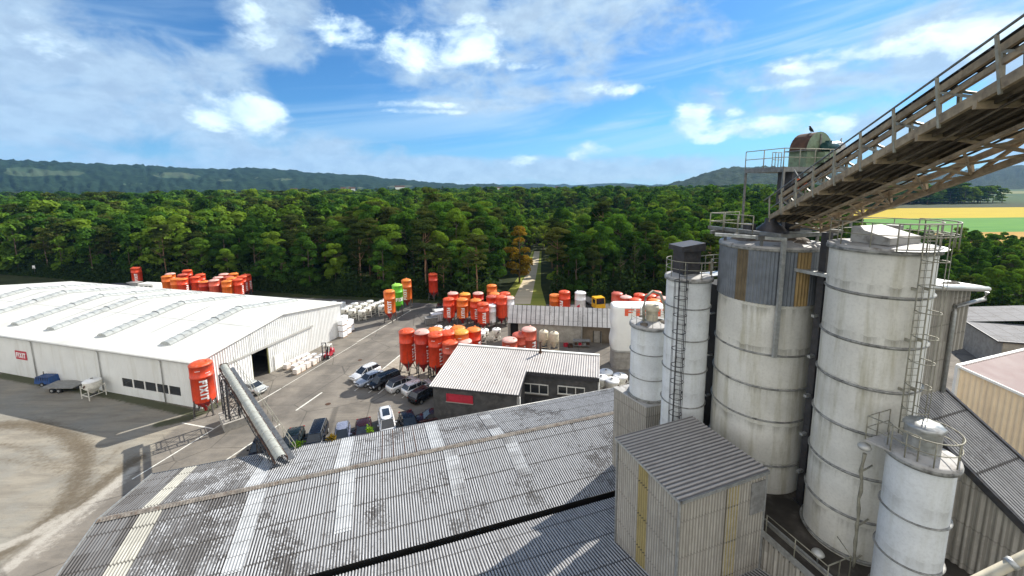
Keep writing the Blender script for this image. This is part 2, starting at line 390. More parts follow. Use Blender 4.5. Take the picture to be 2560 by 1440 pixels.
def fibre_mat(name, base, groove, pitch, lichen=0.5, sheet_u=0.885, sheet_v=2.35, gpow=1.0, lapk=1.0):
    """corrugated fibre cement: dirt lies in the grooves, laps between sheets, lichen blotches"""
    m, t, b = new_mat(name)
    uv = t.new('ShaderNodeUVMap').outputs[0]; u, v, _ = t.xyz(uv); p = t.pos()
    gr = t.m('COSINE', t.m('MULTIPLY', u, 2 * PI / pitch))
    n1 = t.noise(t.comb(t.m('MULTIPLY', u, 5.0), v), 1.1, 5, 0.65)
    n2 = t.noise(p, 0.35, 5, 0.6); n3 = t.noise(p, 6.0, 4, 0.7)
    c = t.mix(t.ramp(n1, 0.3, 0.7), tuple(k * 0.78 for k in base), base)
    # lichen blotches, heavier at the left end of the roof
    lm = t.m('ADD', n3, t.m('MULTIPLY', t.m('SUBTRACT', n2, 0.5), 1.3))
    lm = t.m('ADD', lm, t.ramp(u, 11.0, 0.0, 0.0, 0.4 * lichen)) if lichen > 0.7 else lm
    lm = t.m('ADD', lm, t.ramp(u, 3.4, 1.2, 0.0, 0.22)) if lichen > 0.7 else lm
    lm = t.m('ADD', lm, t.m('MULTIPLY', t.m('SUBTRACT', t.noise(p, 1.6, 4, 0.7), 0.5), 0.5))
    c = t.mix(t.m('MULTIPLY', t.ramp(lm, 0.56, 0.7), lichen), c, (0.06, 0.052, 0.045))
    g = t.ramp(t.m('ADD', gr, t.m('MULTIPLY', t.m('SUBTRACT', n1, 0.5), 0.9)), 0.1, -0.55)
    c = t.mix(t.m('MULTIPLY', g, gpow), c, groove)
    # whole-sheet tone differences and lap lines
    su = t.m('FLOOR', t.m('DIVIDE', u, sheet_u)); sv = t.m('FLOOR', t.m('DIVIDE', v, sheet_v))
    wn = t.new('ShaderNodeTexWhiteNoise'); wn.noise_dimensions = '2D'; t.put(wn.inputs[0], t.comb(su, sv))
    c = t.mix(t.m('MULTIPLY', wn.outputs[0], 0.4), c, tuple(k * 0.5 for k in base))
    fu = t.m('FRACT', t.m('DIVIDE', u, sheet_u)); fv = t.m('FRACT', t.m('DIVIDE', v, sheet_v))
    wob = t.m('MULTIPLY', t.m('ADD', gr, t.m('MULTIPLY', n3, 0.6)), 0.014)
    lv = t.ramp(t.m('ABSOLUTE', t.m('SUBTRACT', t.m('ADD', fv, wob), 0.5)), 0.03, 0.012)
    lu = t.ramp(t.m('ABSOLUTE', t.m('SUBTRACT', fu, 0.5)), 0.07, 0.03)
    c = t.mix(t.m('MULTIPLY', lv, 0.8 * lapk), c, (0.04, 0.035, 0.03)); c = t.mix(t.m('MULTIPLY', lu, t.m('MULTIPLY', wn.outputs[0], 0.75 * lapk)), c, (0.06, 0.05, 0.045))
    t.put(b.inputs['Base Color'], c); b.inputs['Roughness'].default_value = 0.75; b.inputs['Specular IOR Level'].default_value = 0.25
    return m
M['fibre'] = fibre_mat('fibre_cement_roof', (0.47, 0.48, 0.49), (0.025, 0.022, 0.02), 0.177, 0.85)
M['fibre_clean'] = fibre_mat('fibre_cement_roof_clean', (0.46, 0.46, 0.46), (0.035, 0.032, 0.03), 0.177, 0.3)
M['fibre_hut'] = fibre_mat('grey_corrugated_roof', (0.46, 0.44, 0.42), (0.1, 0.095, 0.09), 0.235, 0.15, 3.2, 30, 1.0, 0.0)
M['fibre_shed'] = fibre_mat('old_shed_roof', (0.74, 0.74, 0.74), (0.5, 0.5, 0.49), 0.177, 0.4, 1.05, 1.7, 0.5, 0.3)
M['fibre_dark'] = fibre_mat('dark_slab_roof', (0.24, 0.24, 0.25), (0.12, 0.12, 0.12), 0.3, 0.6, 1.9, 1.8)
M['sky_strip'] = fibre_mat('translucent_roof_strip', (0.53, 0.55, 0.56), (0.22, 0.22, 0.22), 0.177, 0.2, 50, 0.9, 0.6)
M['sky_cream'] = fibre_mat('yellowed_roof_strip', (0.5, 0.49, 0.43), (0.22, 0.2, 0.16), 0.177, 0.1, 50, 2.35, 0.6)
M['wall_corr'] = fibre_mat('grey_corrugated_wall', (0.48, 0.455, 0.4), (0.2, 0.185, 0.155), 0.177, 0.15, 1.06, 1.9, 0.7, 0.35)
M['wall_yellow'] = fibre_mat('yellowed_corrugated_strip', (0.4, 0.33, 0.15), (0.22, 0.17, 0.07), 0.177, 0.2, 50, 1.9, 0.6)
M['white_ribbed'] = basic('white_ribbed_sheet', (0.8, 0.81, 0.79), 0.45, 0.0, 0.04, 0.5, (0.55, 0.53, 0.47), 0.3, streak=True, coord='World')
M['office_roof'] = basic('pale_ribbed_roof', (0.36, 0.34, 0.325), 0.5, 0.05, 0.12, 0.6, (0.24, 0.21, 0.19), 0.5, coord='World')
M['tan_wall'] = basic('tan_ribbed_wall', (0.84, 0.68, 0.46), 0.6, 0.0, 0.07, 0.5, (0.4, 0.3, 0.22), 0.3, streak=True, coord='World')
M['pink_roof'] = basic('pinkish_ribbed_roof', (0.33, 0.24, 0.225), 0.6, 0.0, 0.1, 0.6, coord='World')

def concrete_silo(name, base, streaks=0.6):
    m, t, b = new_mat(name)
    v = t.coord('Object'); x, y, z = t.xyz(v)
    n1 = t.noise(v, 0.5, 5, 0.6); n2 = t.noise(t.mapping(v, (1, 1, 0.1)), 1.6, 6, 0.65); n3 = t.noise(v, 9, 3, 0.6)
    c = t.mix(t.ramp(n1, 0.3, 0.7), tuple(k * 0.82 for k in base), base)
    c = t.mix(t.m('MULTIPLY', t.ramp(n2, 0.45, 0.7), streaks), c, (base[0] * 0.62, base[1] * 0.6, base[2] * 0.5))
    c = t.mix(t.m('MULTIPLY', t.ramp(n3, 0.4, 0.8), 0.15), c, (0.12, 0.11, 0.09))
    # dirt washed down under each ring
    zz = t.m('FRACT', t.m('DIVIDE', t.m('ADD', z, t.m('MULTIPLY', n2, 0.7)), 2.26))
    c = t.mix(t.m('MULTIPLY', t.ramp(zz, 0.75, 1.0), t.m('MULTIPLY', t.ramp(n2, 0.35, 0.65), 0.6 * streaks)), c, (0.13, 0.12, 0.1))
    t.put(b.inputs['Base Color'], c); b.inputs['Roughness'].default_value = 0.6; b.inputs['Specular IOR Level'].default_value = 0.3
    return m
M['silo_grey'] = concrete_silo('grey_silo_shell', (0.71, 0.7, 0.64), 0.9)
M['silo_pale'] = concrete_silo('pale_silo_shell', (0.74, 0.77, 0.78), 0.35)
M['silo_ring'] = basic('dirty_ring_steel', (0.3, 0.3, 0.28), 0.6, 0.3, 0.4, 3, (0.05, 0.05, 0.045), 0.7)
M['silo_top'] = basic('dusty_silo_top', (0.42, 0.41, 0.39), 0.7, 0.0, 0.15, 1.5, (0.14, 0.12, 0.1), 0.8)
M['spill'] = basic('caked_spilt_material', (0.16, 0.13, 0.1), 0.95, 0.0, 0.4, 2, (0.4, 0.38, 0.34), 0.5, bump=0.6)
M['clad_grey'] = basic('blue_grey_cladding', (0.17, 0.19, 0.215), 0.5, 0.2, 0.18, 1.5, (0.28, 0.29, 0.3), 0.4, streak=True)
M['clad_brown'] = basic('brown_cladding', (0.16, 0.125, 0.075), 0.6, 0.1, 0.25, 1.5, (0.08, 0.06, 0.04), 0.5, streak=True)
M['clad_yellow'] = basic('ochre_cladding', (0.36, 0.25, 0.11), 0.6, 0.1, 0.2, 1.5, (0.2, 0.13, 0.07), 0.5, streak=True)

# ------------------------------------------------------------------ ground, yard, fields
def dist_poly(X, Y, pts):
    d = np.full(X.shape, 1e9)
    for (x0, y0), (x1, y1) in zip(pts[:-1], pts[1:]):
        vx, vy = x1 - x0, y1 - y0; L = vx * vx + vy * vy + 1e-9
        t = np.clip(((X - x0) * vx + (Y - y0) * vy) / L, 0, 1)
        d = np.minimum(d, np.hypot(X - x0 - t * vx, Y - y0 - t * vy))
    return d
def inside(X, Y, pts):
    r = np.zeros(X.shape, bool); n = len(pts)
    for i in range(n):
        x0, y0 = pts[i]; x1, y1 = pts[(i + 1) % n]
        c = ((y0 > Y) != (y1 > Y)) & (X < (x1 - x0) * (Y - y0) / ((y1 - y0) or 1e-9) + x0)
        r ^= c
    return r
def pxs(lst, z=0): return [tuple(at(x, y, z)[:2]) for x, y in lst]

def sheet_from_poly(name, pts, z, mat, kind='structure'):
    mb = MB(); mb.add([(x, y, z) for x, y in pts], [tuple(range(len(pts)))])
    a = sum(pts[i][0] * pts[(i + 1) % len(pts)][1] - pts[(i + 1) % len(pts)][0] * pts[i][1] for i in range(len(pts)))
    if a < 0: mb.f = [f[::-1] for f in mb.f]
    o = mb.build(name, mat); o['kind'] = kind; return o

def mat_ground():
    m, t, b = new_mat('meadow_and_forest_floor'); p = t.pos()
    n = t.noise(p, 0.004, 4, 0.6); n2 = t.noise(p, 0.15, 6, 0.7)
    c = t.mix(t.ramp(n2, 0.3, 0.7), (0.022, 0.03, 0.012), (0.05, 0.06, 0.022))
    x, y, z = t.xyz(p); far = t.ramp(t.m('ADD', t.m('MULTIPLY', x, x), t.m('MULTIPLY', y, y)), 700.0 ** 2, 1100.0 ** 2)
    vo = t.new('ShaderNodeTexVoronoi'); t.put(vo.inputs['Vector'], t.mapping(p, (0.0022, 0.004, 1))); vo.inputs['Scale'].default_value = 1
    f = t.mix(t.ramp(t.xyz(vo.outputs['Color'])[0], 0.2, 0.8), (0.03, 0.07, 0.02), (0.16, 0.17, 0.07))
    t.put(b.inputs['Base Color'], t.mix(far, c, f)); b.inputs['Roughness'].default_value = 0.95; b.inputs['Specular IOR Level'].default_value = 0.1
    return m
S = 16000
mb = MB(); mb.add([(-S, -S, -0.02), (S, -S, -0.02), (S, S, -0.02), (-S, S, -0.02)], [(0, 1, 2, 3)])
mb.build('ground', mat_ground())['kind'] = 'structure'

def build_yard():
    x0, x1, y0, y1, st = -112, 92, -12, 116, 0.5
    nx, ny = int((x1 - x0) / st), int((y1 - y0) / st)
    gx, gy = np.meshgrid(np.linspace(x0, x1, nx + 1), np.linspace(y0, y1, ny + 1))
    edge = pxs([(-300, 700), (0, 712), (160, 712), (240, 717), (620, 738), (1060, 758), (1310, 765), (1380, 760), (1700, 758)]) + [(60, 96), (75, 80), (88, 60), (88, -10), (-110, -10), (-110, 96)]
    lot = pxs([(-500, 925), (0, 938), (300, 985), (490, 1032), (455, 1060), (390, 1108), (385, 1140), (330, 1180), (240, 1250), (120, 1330), (0, 1420)]) + [(-34, 18), (-40, -9), (-105, -9), (-105, 45)]
    far_lot = pxs([(-300, 690), (0, 700), (300, 716), (240, 735), (-300, 745)])
    sil_pad = pxs([(955, 926), (1002, 886), (1100, 905), (1120, 960), (1010, 955)])
    tracks = [pxs([(0, 1062), (90, 1062), (165, 1085), (205, 1120), (212, 1150), (196, 1200), (175, 1250), (130, 1300), (60, 1350), (0, 1385)]),
              pxs([(340, 1150), (280, 1190), (225, 1235), (180, 1290), (120, 1345), (40, 1410)])]
    tr2 = [pxs([(0, 1110), (80, 1125), (150, 1165), (195, 1180)]), pxs([(0, 1150), (100, 1160), (190, 1190)]), pxs([(300, 1120), (250, 1170), (215, 1200)])]
    wht = [pxs([(330, 1175), (250, 1240), (130, 1330), (20, 1420)]), pxs([(160, 1290), (85, 1335)]), pxs([(60, 1345), (0, 1370)])]
    pl = [pxs([(320, 1195), (230, 1275), (100, 1385)])]
    weeds = [pxs([(0, 938), (120, 960), (300, 992), (490, 1035), (540, 1012)]), pxs([(400, 1060), (470, 1046), (530, 1020)])]
    tyre = [pxs([(620, 1080), (760, 1000), (900, 900), (1040, 800)]), pxs([(560, 1100), (700, 1020), (860, 905), (1000, 800)])]
    X, Y = gx.ravel(), gy.ravel()
    def fld(lst, w): 
        d = np.min([dist_poly(X, Y, l) for l in lst], axis=0); return np.exp(-(d / w) ** 2)
    def soft(poly, w):
        d = dist_poly(X, Y, poly + [poly[0]]); s = np.where(inside(X, Y, poly), 1, -1) * d
        return np.clip(s / w * 0.5 + 0.5, 0, 1)
    A = {'sand': soft(lot, 1.2), 'lotfar': soft(far_lot, 2.5), 'pad': soft(sil_pad, 0.5), 'track': np.maximum(fld(tracks, 1.3), 0.6 * fld(tr2, 0.8)),
         'white': np.maximum(fld(wht, 0.9), 0.7 * fld(pl, 0.8)), 'weed': fld(weeds, 1.0), 'tyre': fld(tyre, 1.2)}
    cx = (gx[:-1, :-1] + gx[1:, 1:]) / 2; cy = (gy[:-1, :-1] + gy[1:, 1:]) / 2
    keep = inside(cx, cy, edge)
    jj, ii = np.nonzero(keep); w = nx + 1
    quads = np.stack([jj * w + ii, jj * w + ii + 1, (jj + 1) * w + ii + 1, (jj + 1) * w + ii], 1)
    used, inv = np.unique(quads.ravel(), return_inverse=True)
    me = bpy.data.meshes.new('yard')
    n = len(used); me.vertices.add(n); me.loops.add(len(inv)); me.polygons.add(len(quads))
    co = np.zeros((n, 3), np.float32); co[:, 0] = X[used]; co[:, 1] = Y[used]; co[:, 2] = 0.0
    me.vertices.foreach_set('co', co.ravel()); me.loops.foreach_set('vertex_index', inv.astype(np.int32))
    me.polygons.foreach_set('loop_start', np.arange(0, len(inv), 4, dtype=np.int32)); me.polygons.foreach_set('loop_total', np.full(len(quads), 4, np.int32))
    for k, a in A.items():
        at_ = me.attributes.new(k, 'FLOAT', 'POINT'); at_.data.foreach_set('value', a[used].astype(np.float32))
    me.update()
    m, t, b = new_mat('yard_asphalt_and_sand'); p = t.pos()
    def attr(k):
        nd = t.new('ShaderNodeAttribute'); nd.attribute_name = k; return nd.outputs['Fac']
    n1 = t.noise(p, 0.22, 6, 0.65); n2 = t.noise(p, 2.2, 6, 0.7); n3 = t.noise(p, 14.0, 3, 0.7)
    n4 = t.noise(t.mapping(p, (0.25, 1.3, 1), (0, 0, 0), (0, 0, R(-35))), 0.6, 6, 0.65, 0.8)
    def edged(k, lo=0.35, hi=0.65, amp=0.5):
        return t.ramp(t.m('ADD', attr(k), t.m('MULTIPLY', t.m('SUBTRACT', n2, 0.5), amp)), lo, hi)
    asph = t.mix(t.ramp(n1, 0.3, 0.72), (0.135, 0.122, 0.105), (0.25, 0.225, 0.19))
    asph = t.mix(t.m('MULTIPLY', t.ramp(n4, 0.45, 0.75), 0.55), asph, (0.3, 0.265, 0.215))
    asph = t.mix(t.m('MULTIPLY', t.ramp(n2, 0.56, 0.76), 0.4), asph, (0.07, 0.066, 0.06))
    asph = t.mix(t.m('MULTIPLY', edged('tyre', 0.4, 0.9), 0.3), asph, (0.09, 0.085, 0.08))
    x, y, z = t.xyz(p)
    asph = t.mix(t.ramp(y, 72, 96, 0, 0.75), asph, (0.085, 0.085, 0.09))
    sand = t.mix(t.ramp(n4, 0.3, 0.7), (0.21, 0.19, 0.155), (0.33, 0.3, 0.24))
    sand = t.mix(t.m('MULTIPLY', t.ramp(n1, 0.42, 0.62), 0.6), sand, (0.26, 0.255, 0.225))
    sand = t.mix(t.m('MULTIPLY', t.ramp(n2, 0.5, 0.8), 0.45), sand, (0.15, 0.135, 0.11))
    sand = t.mix(t.m('MULTIPLY', edged('track', 0.2, 1.1, 1.4), 0.85), sand, (0.1, 0.075, 0.045))
    c = t.mix(edged('sand'), asph, sand)
    c = t.mix(t.m('MULTIPLY', edged('white', 0.45, 1.0, 1.5), 0.7), c, (0.5, 0.47, 0.41))
    c = t.mix(edged('pad'), c, t.mix(t.ramp(n2, 0.35, 0.65), (0.3, 0.26, 0.2), (0.42, 0.37, 0.3)))
    c = t.mix(edged('lotfar'), c, t.mix(t.ramp(n1, 0.4, 0.6), (0.16, 0.15, 0.12), (0.1, 0.12, 0.03)))
    c = t.mix(t.m('MULTIPLY', edged('weed', 0.35, 0.8, 0.9), 0.85), c, (0.045, 0.055, 0.018))
    c = t.mix(t.m('MULTIPLY', t.ramp(n3, 0.35, 0.7), 0.3), c, (0.1, 0.095, 0.085))
    crk = t.new('ShaderNodeTexVoronoi', feature='DISTANCE_TO_EDGE'); t.put(crk.inputs['Vector'], t.mix(0.12, p, t.comb(t.noise(p, .5), t.noise(p, .7), 0))); crk.inputs['Scale'].default_value = 0.16
    c = t.mix(t.m('MULTIPLY', t.ramp(crk.outputs['Distance'], 0.012, 0.004), t.m('MULTIPLY', t.m('SUBTRACT', 1.0, attr('sand'), None, True), 0.5)), c, (0.05, 0.047, 0.043))
    t.put(b.inputs['Base Color'], c); b.inputs['Roughness'].default_value = 0.9; b.inputs['Specular IOR Level'].default_value = 0.15
    bn = t.new('ShaderNodeBump'); bn.inputs['Strength'].default_value = 0.5; bn.inputs['Distance'].default_value = 0.08
    t.put(bn.inputs['Height'], t.m('ADD', n4, t.m('MULTIPLY', n2, 0.5))); t.l.new(bn.outputs[0], b.inputs['Normal'])
    me.materials.append(m)
    o = bpy.data.objects.new('yard', me); COL.objects.link(o); o['kind'] = 'structure'
build_yard()
def marking(pts, w=0.15):
    mb = MB(); P = [at(x, y, 0.004) for x, y in pts]
    for a, b in zip(P[:-1], P[1:]):
        d = (b - a).normalized(); n = Vector((-d.y, d.x, 0)) * w / 2
        mb.add([a - n, b - n, b + n, a + n], [(0, 1, 2, 3)])
    mb.build('road_marking', M['line'])['kind'] = 'structure'
for pts, w in (([(1027, 776), (893, 855)], .16), ([(893, 857), (706, 969)], .09), ([(703, 971), (607, 1027), (440, 1131), (330, 1198)], .16), ([(740, 1026), (805, 981)], .22), ([(562, 1152), (700, 1060)], .16),
               ([(455, 1057), (535, 1072)], .18), ([(886, 977), (901, 966)], .12), ([(921, 982), (935, 972)], .12), ([(945, 985), (961, 971)], .12), ([(985, 989), (997, 975)], .12), ([(1005, 995), (1018, 984)], .12),
               ([(1085, 1008), (1120, 985)], .12), ([(985, 757), (930, 790)], .1), ([(955, 924), (1002, 886)], .2)):
    marking(pts, w)

for (x, y) in ((820, 1010), (900, 900), (1000, 790)):
    q = at(x, y, 0.003); mb = MB(); mb.lathe([(.01, 0.004), (.34, 0.004), (.36, 0.0)], 18, tuple(q)); mb.build('drain_cover', M['rust'])['kind'] = 'structure'
def field_mat(name, c1, c2, rot):
    m, t, b = new_mat(name); p = t.pos()
    n = t.noise(t.mapping(p, (0.02, 0.2, 1), (0, 0, 0), (0, 0, rot)), 1.0, 5, 0.6)
    t.put(b.inputs['Base Color'], t.mix(t.ramp(n, 0.3, 0.7), c1, c2)); b.inputs['Roughness'].default_value = 0.9; b.inputs['Specular IOR Level'].default_value = 0.1
    return m
sheet_from_poly('yellow_field', pxs([(2080, 522), (2900, 515), (2900, 540), (2080, 548)]), 0.0, field_mat('rape_field', (0.36, 0.26, 0.004), (0.42, 0.32, 0.006), 0.2))
sheet_from_poly('green_field', pxs([(2080, 548), (2900, 540), (2900, 576), (2080, 584)]), 0.0, field_mat('green_crop', (0.045, 0.17, 0.015), (0.08, 0.22, 0.02), 0.2))
sheet_from_poly('stubble_field', pxs([(2080, 584), (2900, 576), (2900, 625), (2080, 625)]), 0.0, field_mat('ripe_crop', (0.34, 0.19, 0.03), (0.4, 0.25, 0.05), 0.2))
trail_px = [(1303, 756), (1318, 715), (1330, 680), (1338, 650), (1341, 630)]
L_ = pxs([(1278, 760), (1300, 715), (1318, 680), (1330, 650), (1336, 628)]); R_ = pxs([(1326, 760), (1335, 715), (1342, 680), (1347, 650), (1349, 628)])
sheet_from_poly('trail', L_ + R_[::-1], 0.006, field_mat('pale_gravel_trail', (0.5, 0.42, 0.29), (0.62, 0.53, 0.38), 1.2))
sheet_from_poly('trail_verge', pxs([(1240, 765), (1280, 715), (1304, 680), (1320, 650), (1331, 628)]) + pxs([(1354, 628), (1353, 650), (1352, 680), (1352, 715), (1366, 765)]), 0.002, field_mat('grassy_verge', (0.14, 0.18, 0.03), (0.3, 0.3, 0.06), 1.2))

# ------------------------------------------------------------------ hills
def mat_hill():
    m, t, b = new_mat('wooded_hillside'); p = t.pos()
    n = t.noise(p, 0.02, 6, 0.7); n2 = t.noise(t.mapping(p, (1, 1, 3)), 0.0016, 3, 0.5)
    c = t.mix(t.ramp(n, 0.3, 0.7), (0.008, 0.02, 0.012), (0.024, 0.045, 0.022))
    a = t.new('ShaderNodeAttribute'); a.attribute_name = 'meadow'
    f = t.ramp(t.m('ADD', a.outputs['Fac'], t.m('MULTIPLY', t.m('SUBTRACT', t.noise(p, 0.008, 3, .5), 0.5), 0.9)), 0.5, 0.58)
    c = t.mix(f, c, t.mix(t.ramp(n2, 0.4, 0.6), (0.045, 0.075, 0.04), (0.085, 0.1, 0.06)))
    t.put(b.inputs['Base Color'], c); b.inputs['Roughness'].default_value = 0.95; b.inputs['Specular IOR Level'].default_value = 0.05
    bn = t.new('ShaderNodeBump'); bn.inputs['Strength'].default_value = 1.0; bn.inputs['Distance'].default_value = 14.0
    t.put(bn.inputs['Height'], n); t.l.new(bn.outputs[0], b.inputs['Normal'])
    return m
MH = mat_hill()
def hills(name, prof, d0, d1, meadows=(), nr=26, rough=5.0):
    """prof: skyline as (px x, px y) seen from the silo tower; the ridge stands at distance d1"""
    xs = np.arange(prof[0][0], prof[-1][0] + 1, 6.0)
    ys = np.interp(xs, [p[0] for p in prof], [p[1] for p in prof])
    r2 = np.random.default_rng(len(prof))
    V = []; Fc = []; me_ = []
    cols = []
    for x, y in zip(xs, ys):
        a, e = azel(x, y); cols.append((a, max(2.0, CAMH + math.tan(e) * d1)))
    n = len(cols)
    base = r2.normal(0, 1, (nr + 1, n)); 
    for k in range(2): base = (base + np.roll(base, 1, 1) + np.roll(base, 1, 0)) / 2.2
    for j in range(nr + 1):
        q = j / nr
        d = d0 + (d1 * 1.12 - d0) * q
        qq = min(1.0, (d - d0) / (d1 - d0)); s = qq * qq * (3 - 2 * qq) if d <= d1 else 1.0 - (d - d1) / (d1 * 0.12) * 0.12
        for i, (a, h) in enumerate(cols):
            z = h * (0.85 * s + 0.15 * qq if d <= d1 else s) + base[j, i] * rough * (0.5 if d > d1 else 1) * min(1, 4 * q)
            V.append((math.sin(a) * d, math.cos(a) * d, z - 3))
            px = xs[i]; val = 0.0
            zpx = None
            for (mx, my, sx, sy) in meadows:
                ez = azel(mx, my)[1]
                el = math.atan2(z - 3 - CAMH, d); esx = sy / 1000.0
                val = max(val, 1.0 - 0.5 * (((px - mx) / sx) ** 2 + ((el - ez) / esx) ** 2))
            me_.append(max(0, val))
    for j in range(nr):
        for i in range(n - 1):
            Fc.append((j * n + i, j * n + i + 1, (j + 1) * n + i + 1, (j + 1) * n + i))
    mb = MB(); mb.add(V, Fc, smooth=True); o = mb.build(name, MH)
    at_ = o.data.attributes.new('meadow', 'FLOAT', 'POINT'); at_.data.foreach_set('value', np.array(me_, np.float32))
    o['kind'] = 'structure'
hills('hills', [(-500, 392), (-200, 394), (0, 398), (90, 402), (180, 407), (300, 411), (358, 412), (362, 419), (372, 414), (480, 421), (560, 422), (620, 419), (670, 421), (760, 430), (880, 436), (918, 437), (960, 446), (1010, 449), (1080, 456), (1130, 459), (1165, 461), (1200, 459), (1235, 458), (1255, 463), (1275, 474)],
      1500, 3300, [(60, 430, 70, 7), (165, 433, 45, 5), (430, 438, 50, 6), (470, 442, 30, 5), (560, 450, 22, 2.5), (700, 449, 30, 3), (640, 445, 15, 2), (1000, 466, 40, 3), (880, 470, 30, 2.5), (40, 485, 60, 4), (320, 460, 30, 2)], 40)
hills('hills', [(1625, 472), (1660, 463), (1700, 452), (1740, 441), (1780, 429), (1800, 421), (1840, 417), (1900, 416), (1960, 416), (2050, 422), (2150, 436), (2250, 448), (2330, 460)], 1300, 2300, (), 30)
hills('hills', [(2200, 452), (2300, 436), (2380, 428), (2450, 420), (2520, 414), (2600, 410), (2800, 408), (3000, 415)], 2600, 4600, (), 24, 8)
hills('hills', [(1150, 468), (1240, 462), (1330, 459), (1400, 461), (1450, 462), (1500, 458), (1560, 457), (1620, 462), (1700, 460), (1800, 458)], 4200, 6500, (), 16, 8)
hills('hills', [(1500, 466), (1525, 460), (1570, 459), (1610, 463), (1650, 466), (1680, 468)], 2600, 3800, (), 14, 4)

# ------------------------------------------------------------------ trees
def leaf_mat(name, dark, lite, yellow):
    m, t, b = new_mat(name)
    rnd = t.new('ShaderNodeObjectInfo').outputs['Random']
    a = t.new('ShaderNodeAttribute'); a.attribute_name = 'tint'
    v = t.coord('Object'); n = t.noise(v, 0.35, 3, 0.6)
    k = t.m('ADD', t.m('MULTIPLY', a.outputs['Fac'], 0.6), t.m('MULTIPLY', n, 0.4))
    c = t.mix(t.ramp(k, 0.25, 0.8), dark, lite)
    c = t.mix(t.m('MULTIPLY', t.ramp(rnd, 0.55, 1.0), 0.75), c, yellow)
    c = t.mix(t.m('MULTIPLY', t.ramp(rnd, 0.45, 0.0), 0.7), c, tuple(q * 0.55 for q in dark))
    d = t.new('ShaderNodeBsdfDiffuse'); t.put(d.inputs[0], c)
    tr = t.new('ShaderNodeBsdfTranslucent'); t.put(tr.inputs[0], t.mix(1.0, c, (1.5, 1.55, 0.55), 'MULTIPLY'))
    mx = t.new('ShaderNodeMixShader'); mx.inputs[0].default_value = 0.33
    t.l.new(d.outputs[0], mx.inputs[1]); t.l.new(tr.outputs[0], mx.inputs[2])
    out = m.node_tree.nodes['Material Output']; t.l.new(mx.outputs[0], out.inputs['Surface'])
    m.node_tree.nodes.remove(b)
    return m
ML = {'broad': leaf_mat('broadleaf_foliage', (0.024, 0.064, 0.014), (0.105, 0.22, 0.03), (0.17, 0.25, 0.03)),
      'pine': leaf_mat('pine_needles', (0.034, 0.055, 0.016), (0.085, 0.11, 0.03), (0.1, 0.11, 0.028)),
      'spruce': leaf_mat('dark_conifer_needles', (0.018, 0.038, 0.014), (0.04, 0.068, 0.022), (0.05, 0.075, 0.02)),
      'young': leaf_mat('young_light_foliage', (0.07, 0.125, 0.022), (0.16, 0.25, 0.04), (0.22, 0.27, 0.04)),
      'orange': leaf_mat('orange_brown_foliage', (0.13, 0.1, 0.015), (0.28, 0.17, 0.02), (0.32, 0.2, 0.02)),
      'weed': leaf_mat('bright_weed_leaves', (0.1, 0.2, 0.02), (0.2, 0.35, 0.03), (0.25, 0.35, 0.03))}

def quads_mesh(name, C, Nn, size, tint, mats, extra=None):
    """many leaf-clump faces: centres C, normals Nn, sizes; extra = (verts, faces) of a trunk with material 1"""
    n = len(C); r = rng.normal(size=(n, 3)); U = np.cross(Nn, r); U /= np.linalg.norm(U, axis=1)[:, None] + 1e-9
    V = np.cross(Nn, U); s = size[:, None]
    asp = rng.uniform(0.55, 1.0, (n, 1))
    bend = Nn * s * rng.uniform(-0.25, 0.25, (n, 1))
    P = np.stack([C - U * s - bend, C - V * s * asp + bend, C + U * s * rng.uniform(.7, 1.2, (n, 1)) - bend, C + V * s * asp + bend], 1).reshape(-1, 3)
    ev, ef = extra if extra else ([], [])
    tot = len(P) + len(ev)
    me = bpy.data.meshes.new(name)
    me.vertices.add(tot); co = np.concatenate([P, np.array(ev, float).reshape(-1, 3)]) if len(ev) else P
    me.vertices.foreach_set('co', co.astype(np.float32).ravel())
    li = np.arange(len(P), dtype=np.int32); 
    if ef: li = np.concatenate([li, (np.array(ef, np.int32) + len(P)).ravel()])
    nf = n + len(ef)
    me.loops.add(len(li)); me.polygons.add(nf)
    me.loops.foreach_set('vertex_index', li)
    me.polygons.foreach_set('loop_start', np.arange(0, 4 * nf, 4, dtype=np.int32)); me.polygons.foreach_set('loop_total', np.full(nf, 4, np.int32))
    a = me.attributes.new('tint', 'FLOAT', 'POINT'); a.data.foreach_set('value', np.concatenate([np.repeat(tint, 4), np.zeros(len(ev))]).astype(np.float32))
    for m in mats: me.materials.append(m)
    if ef: me.polygons.foreach_set('material_index', np.concatenate([np.zeros(n, np.int32), np.ones(len(ef), np.int32)]))
    me.update(); return me

def trunk_geo(h, r, top, limbs=5, lean=0.02, seed=0):
    rr = random.Random(seed); mb = MB()
    pts = [(rr.uniform(-1, 1) * lean * z, rr.uniform(-1, 1) * lean * z, z) for z in np.linspace(-0.3, top * h, 6)]
    mb.tube(pts, [r * (1 - 0.8 * i / 5) for i in range(6)], 6, cap=False)
    for k in range(limbs):
        z = h * rr.uniform(0.35, 0.75); a = rr.uniform(0, 2 * PI); L = h * rr.uniform(0.1, 0.2)
        mb.tube([(0, 0, z), (math.cos(a) * L * .5, math.sin(a) * L * .5, z + L * .3), (math.cos(a) * L, math.sin(a) * L, z + L * .75)], [r * .4, r * .28, r * .1], 4, cap=False)
    return mb.v, [f for f in mb.f if len(f) == 4]

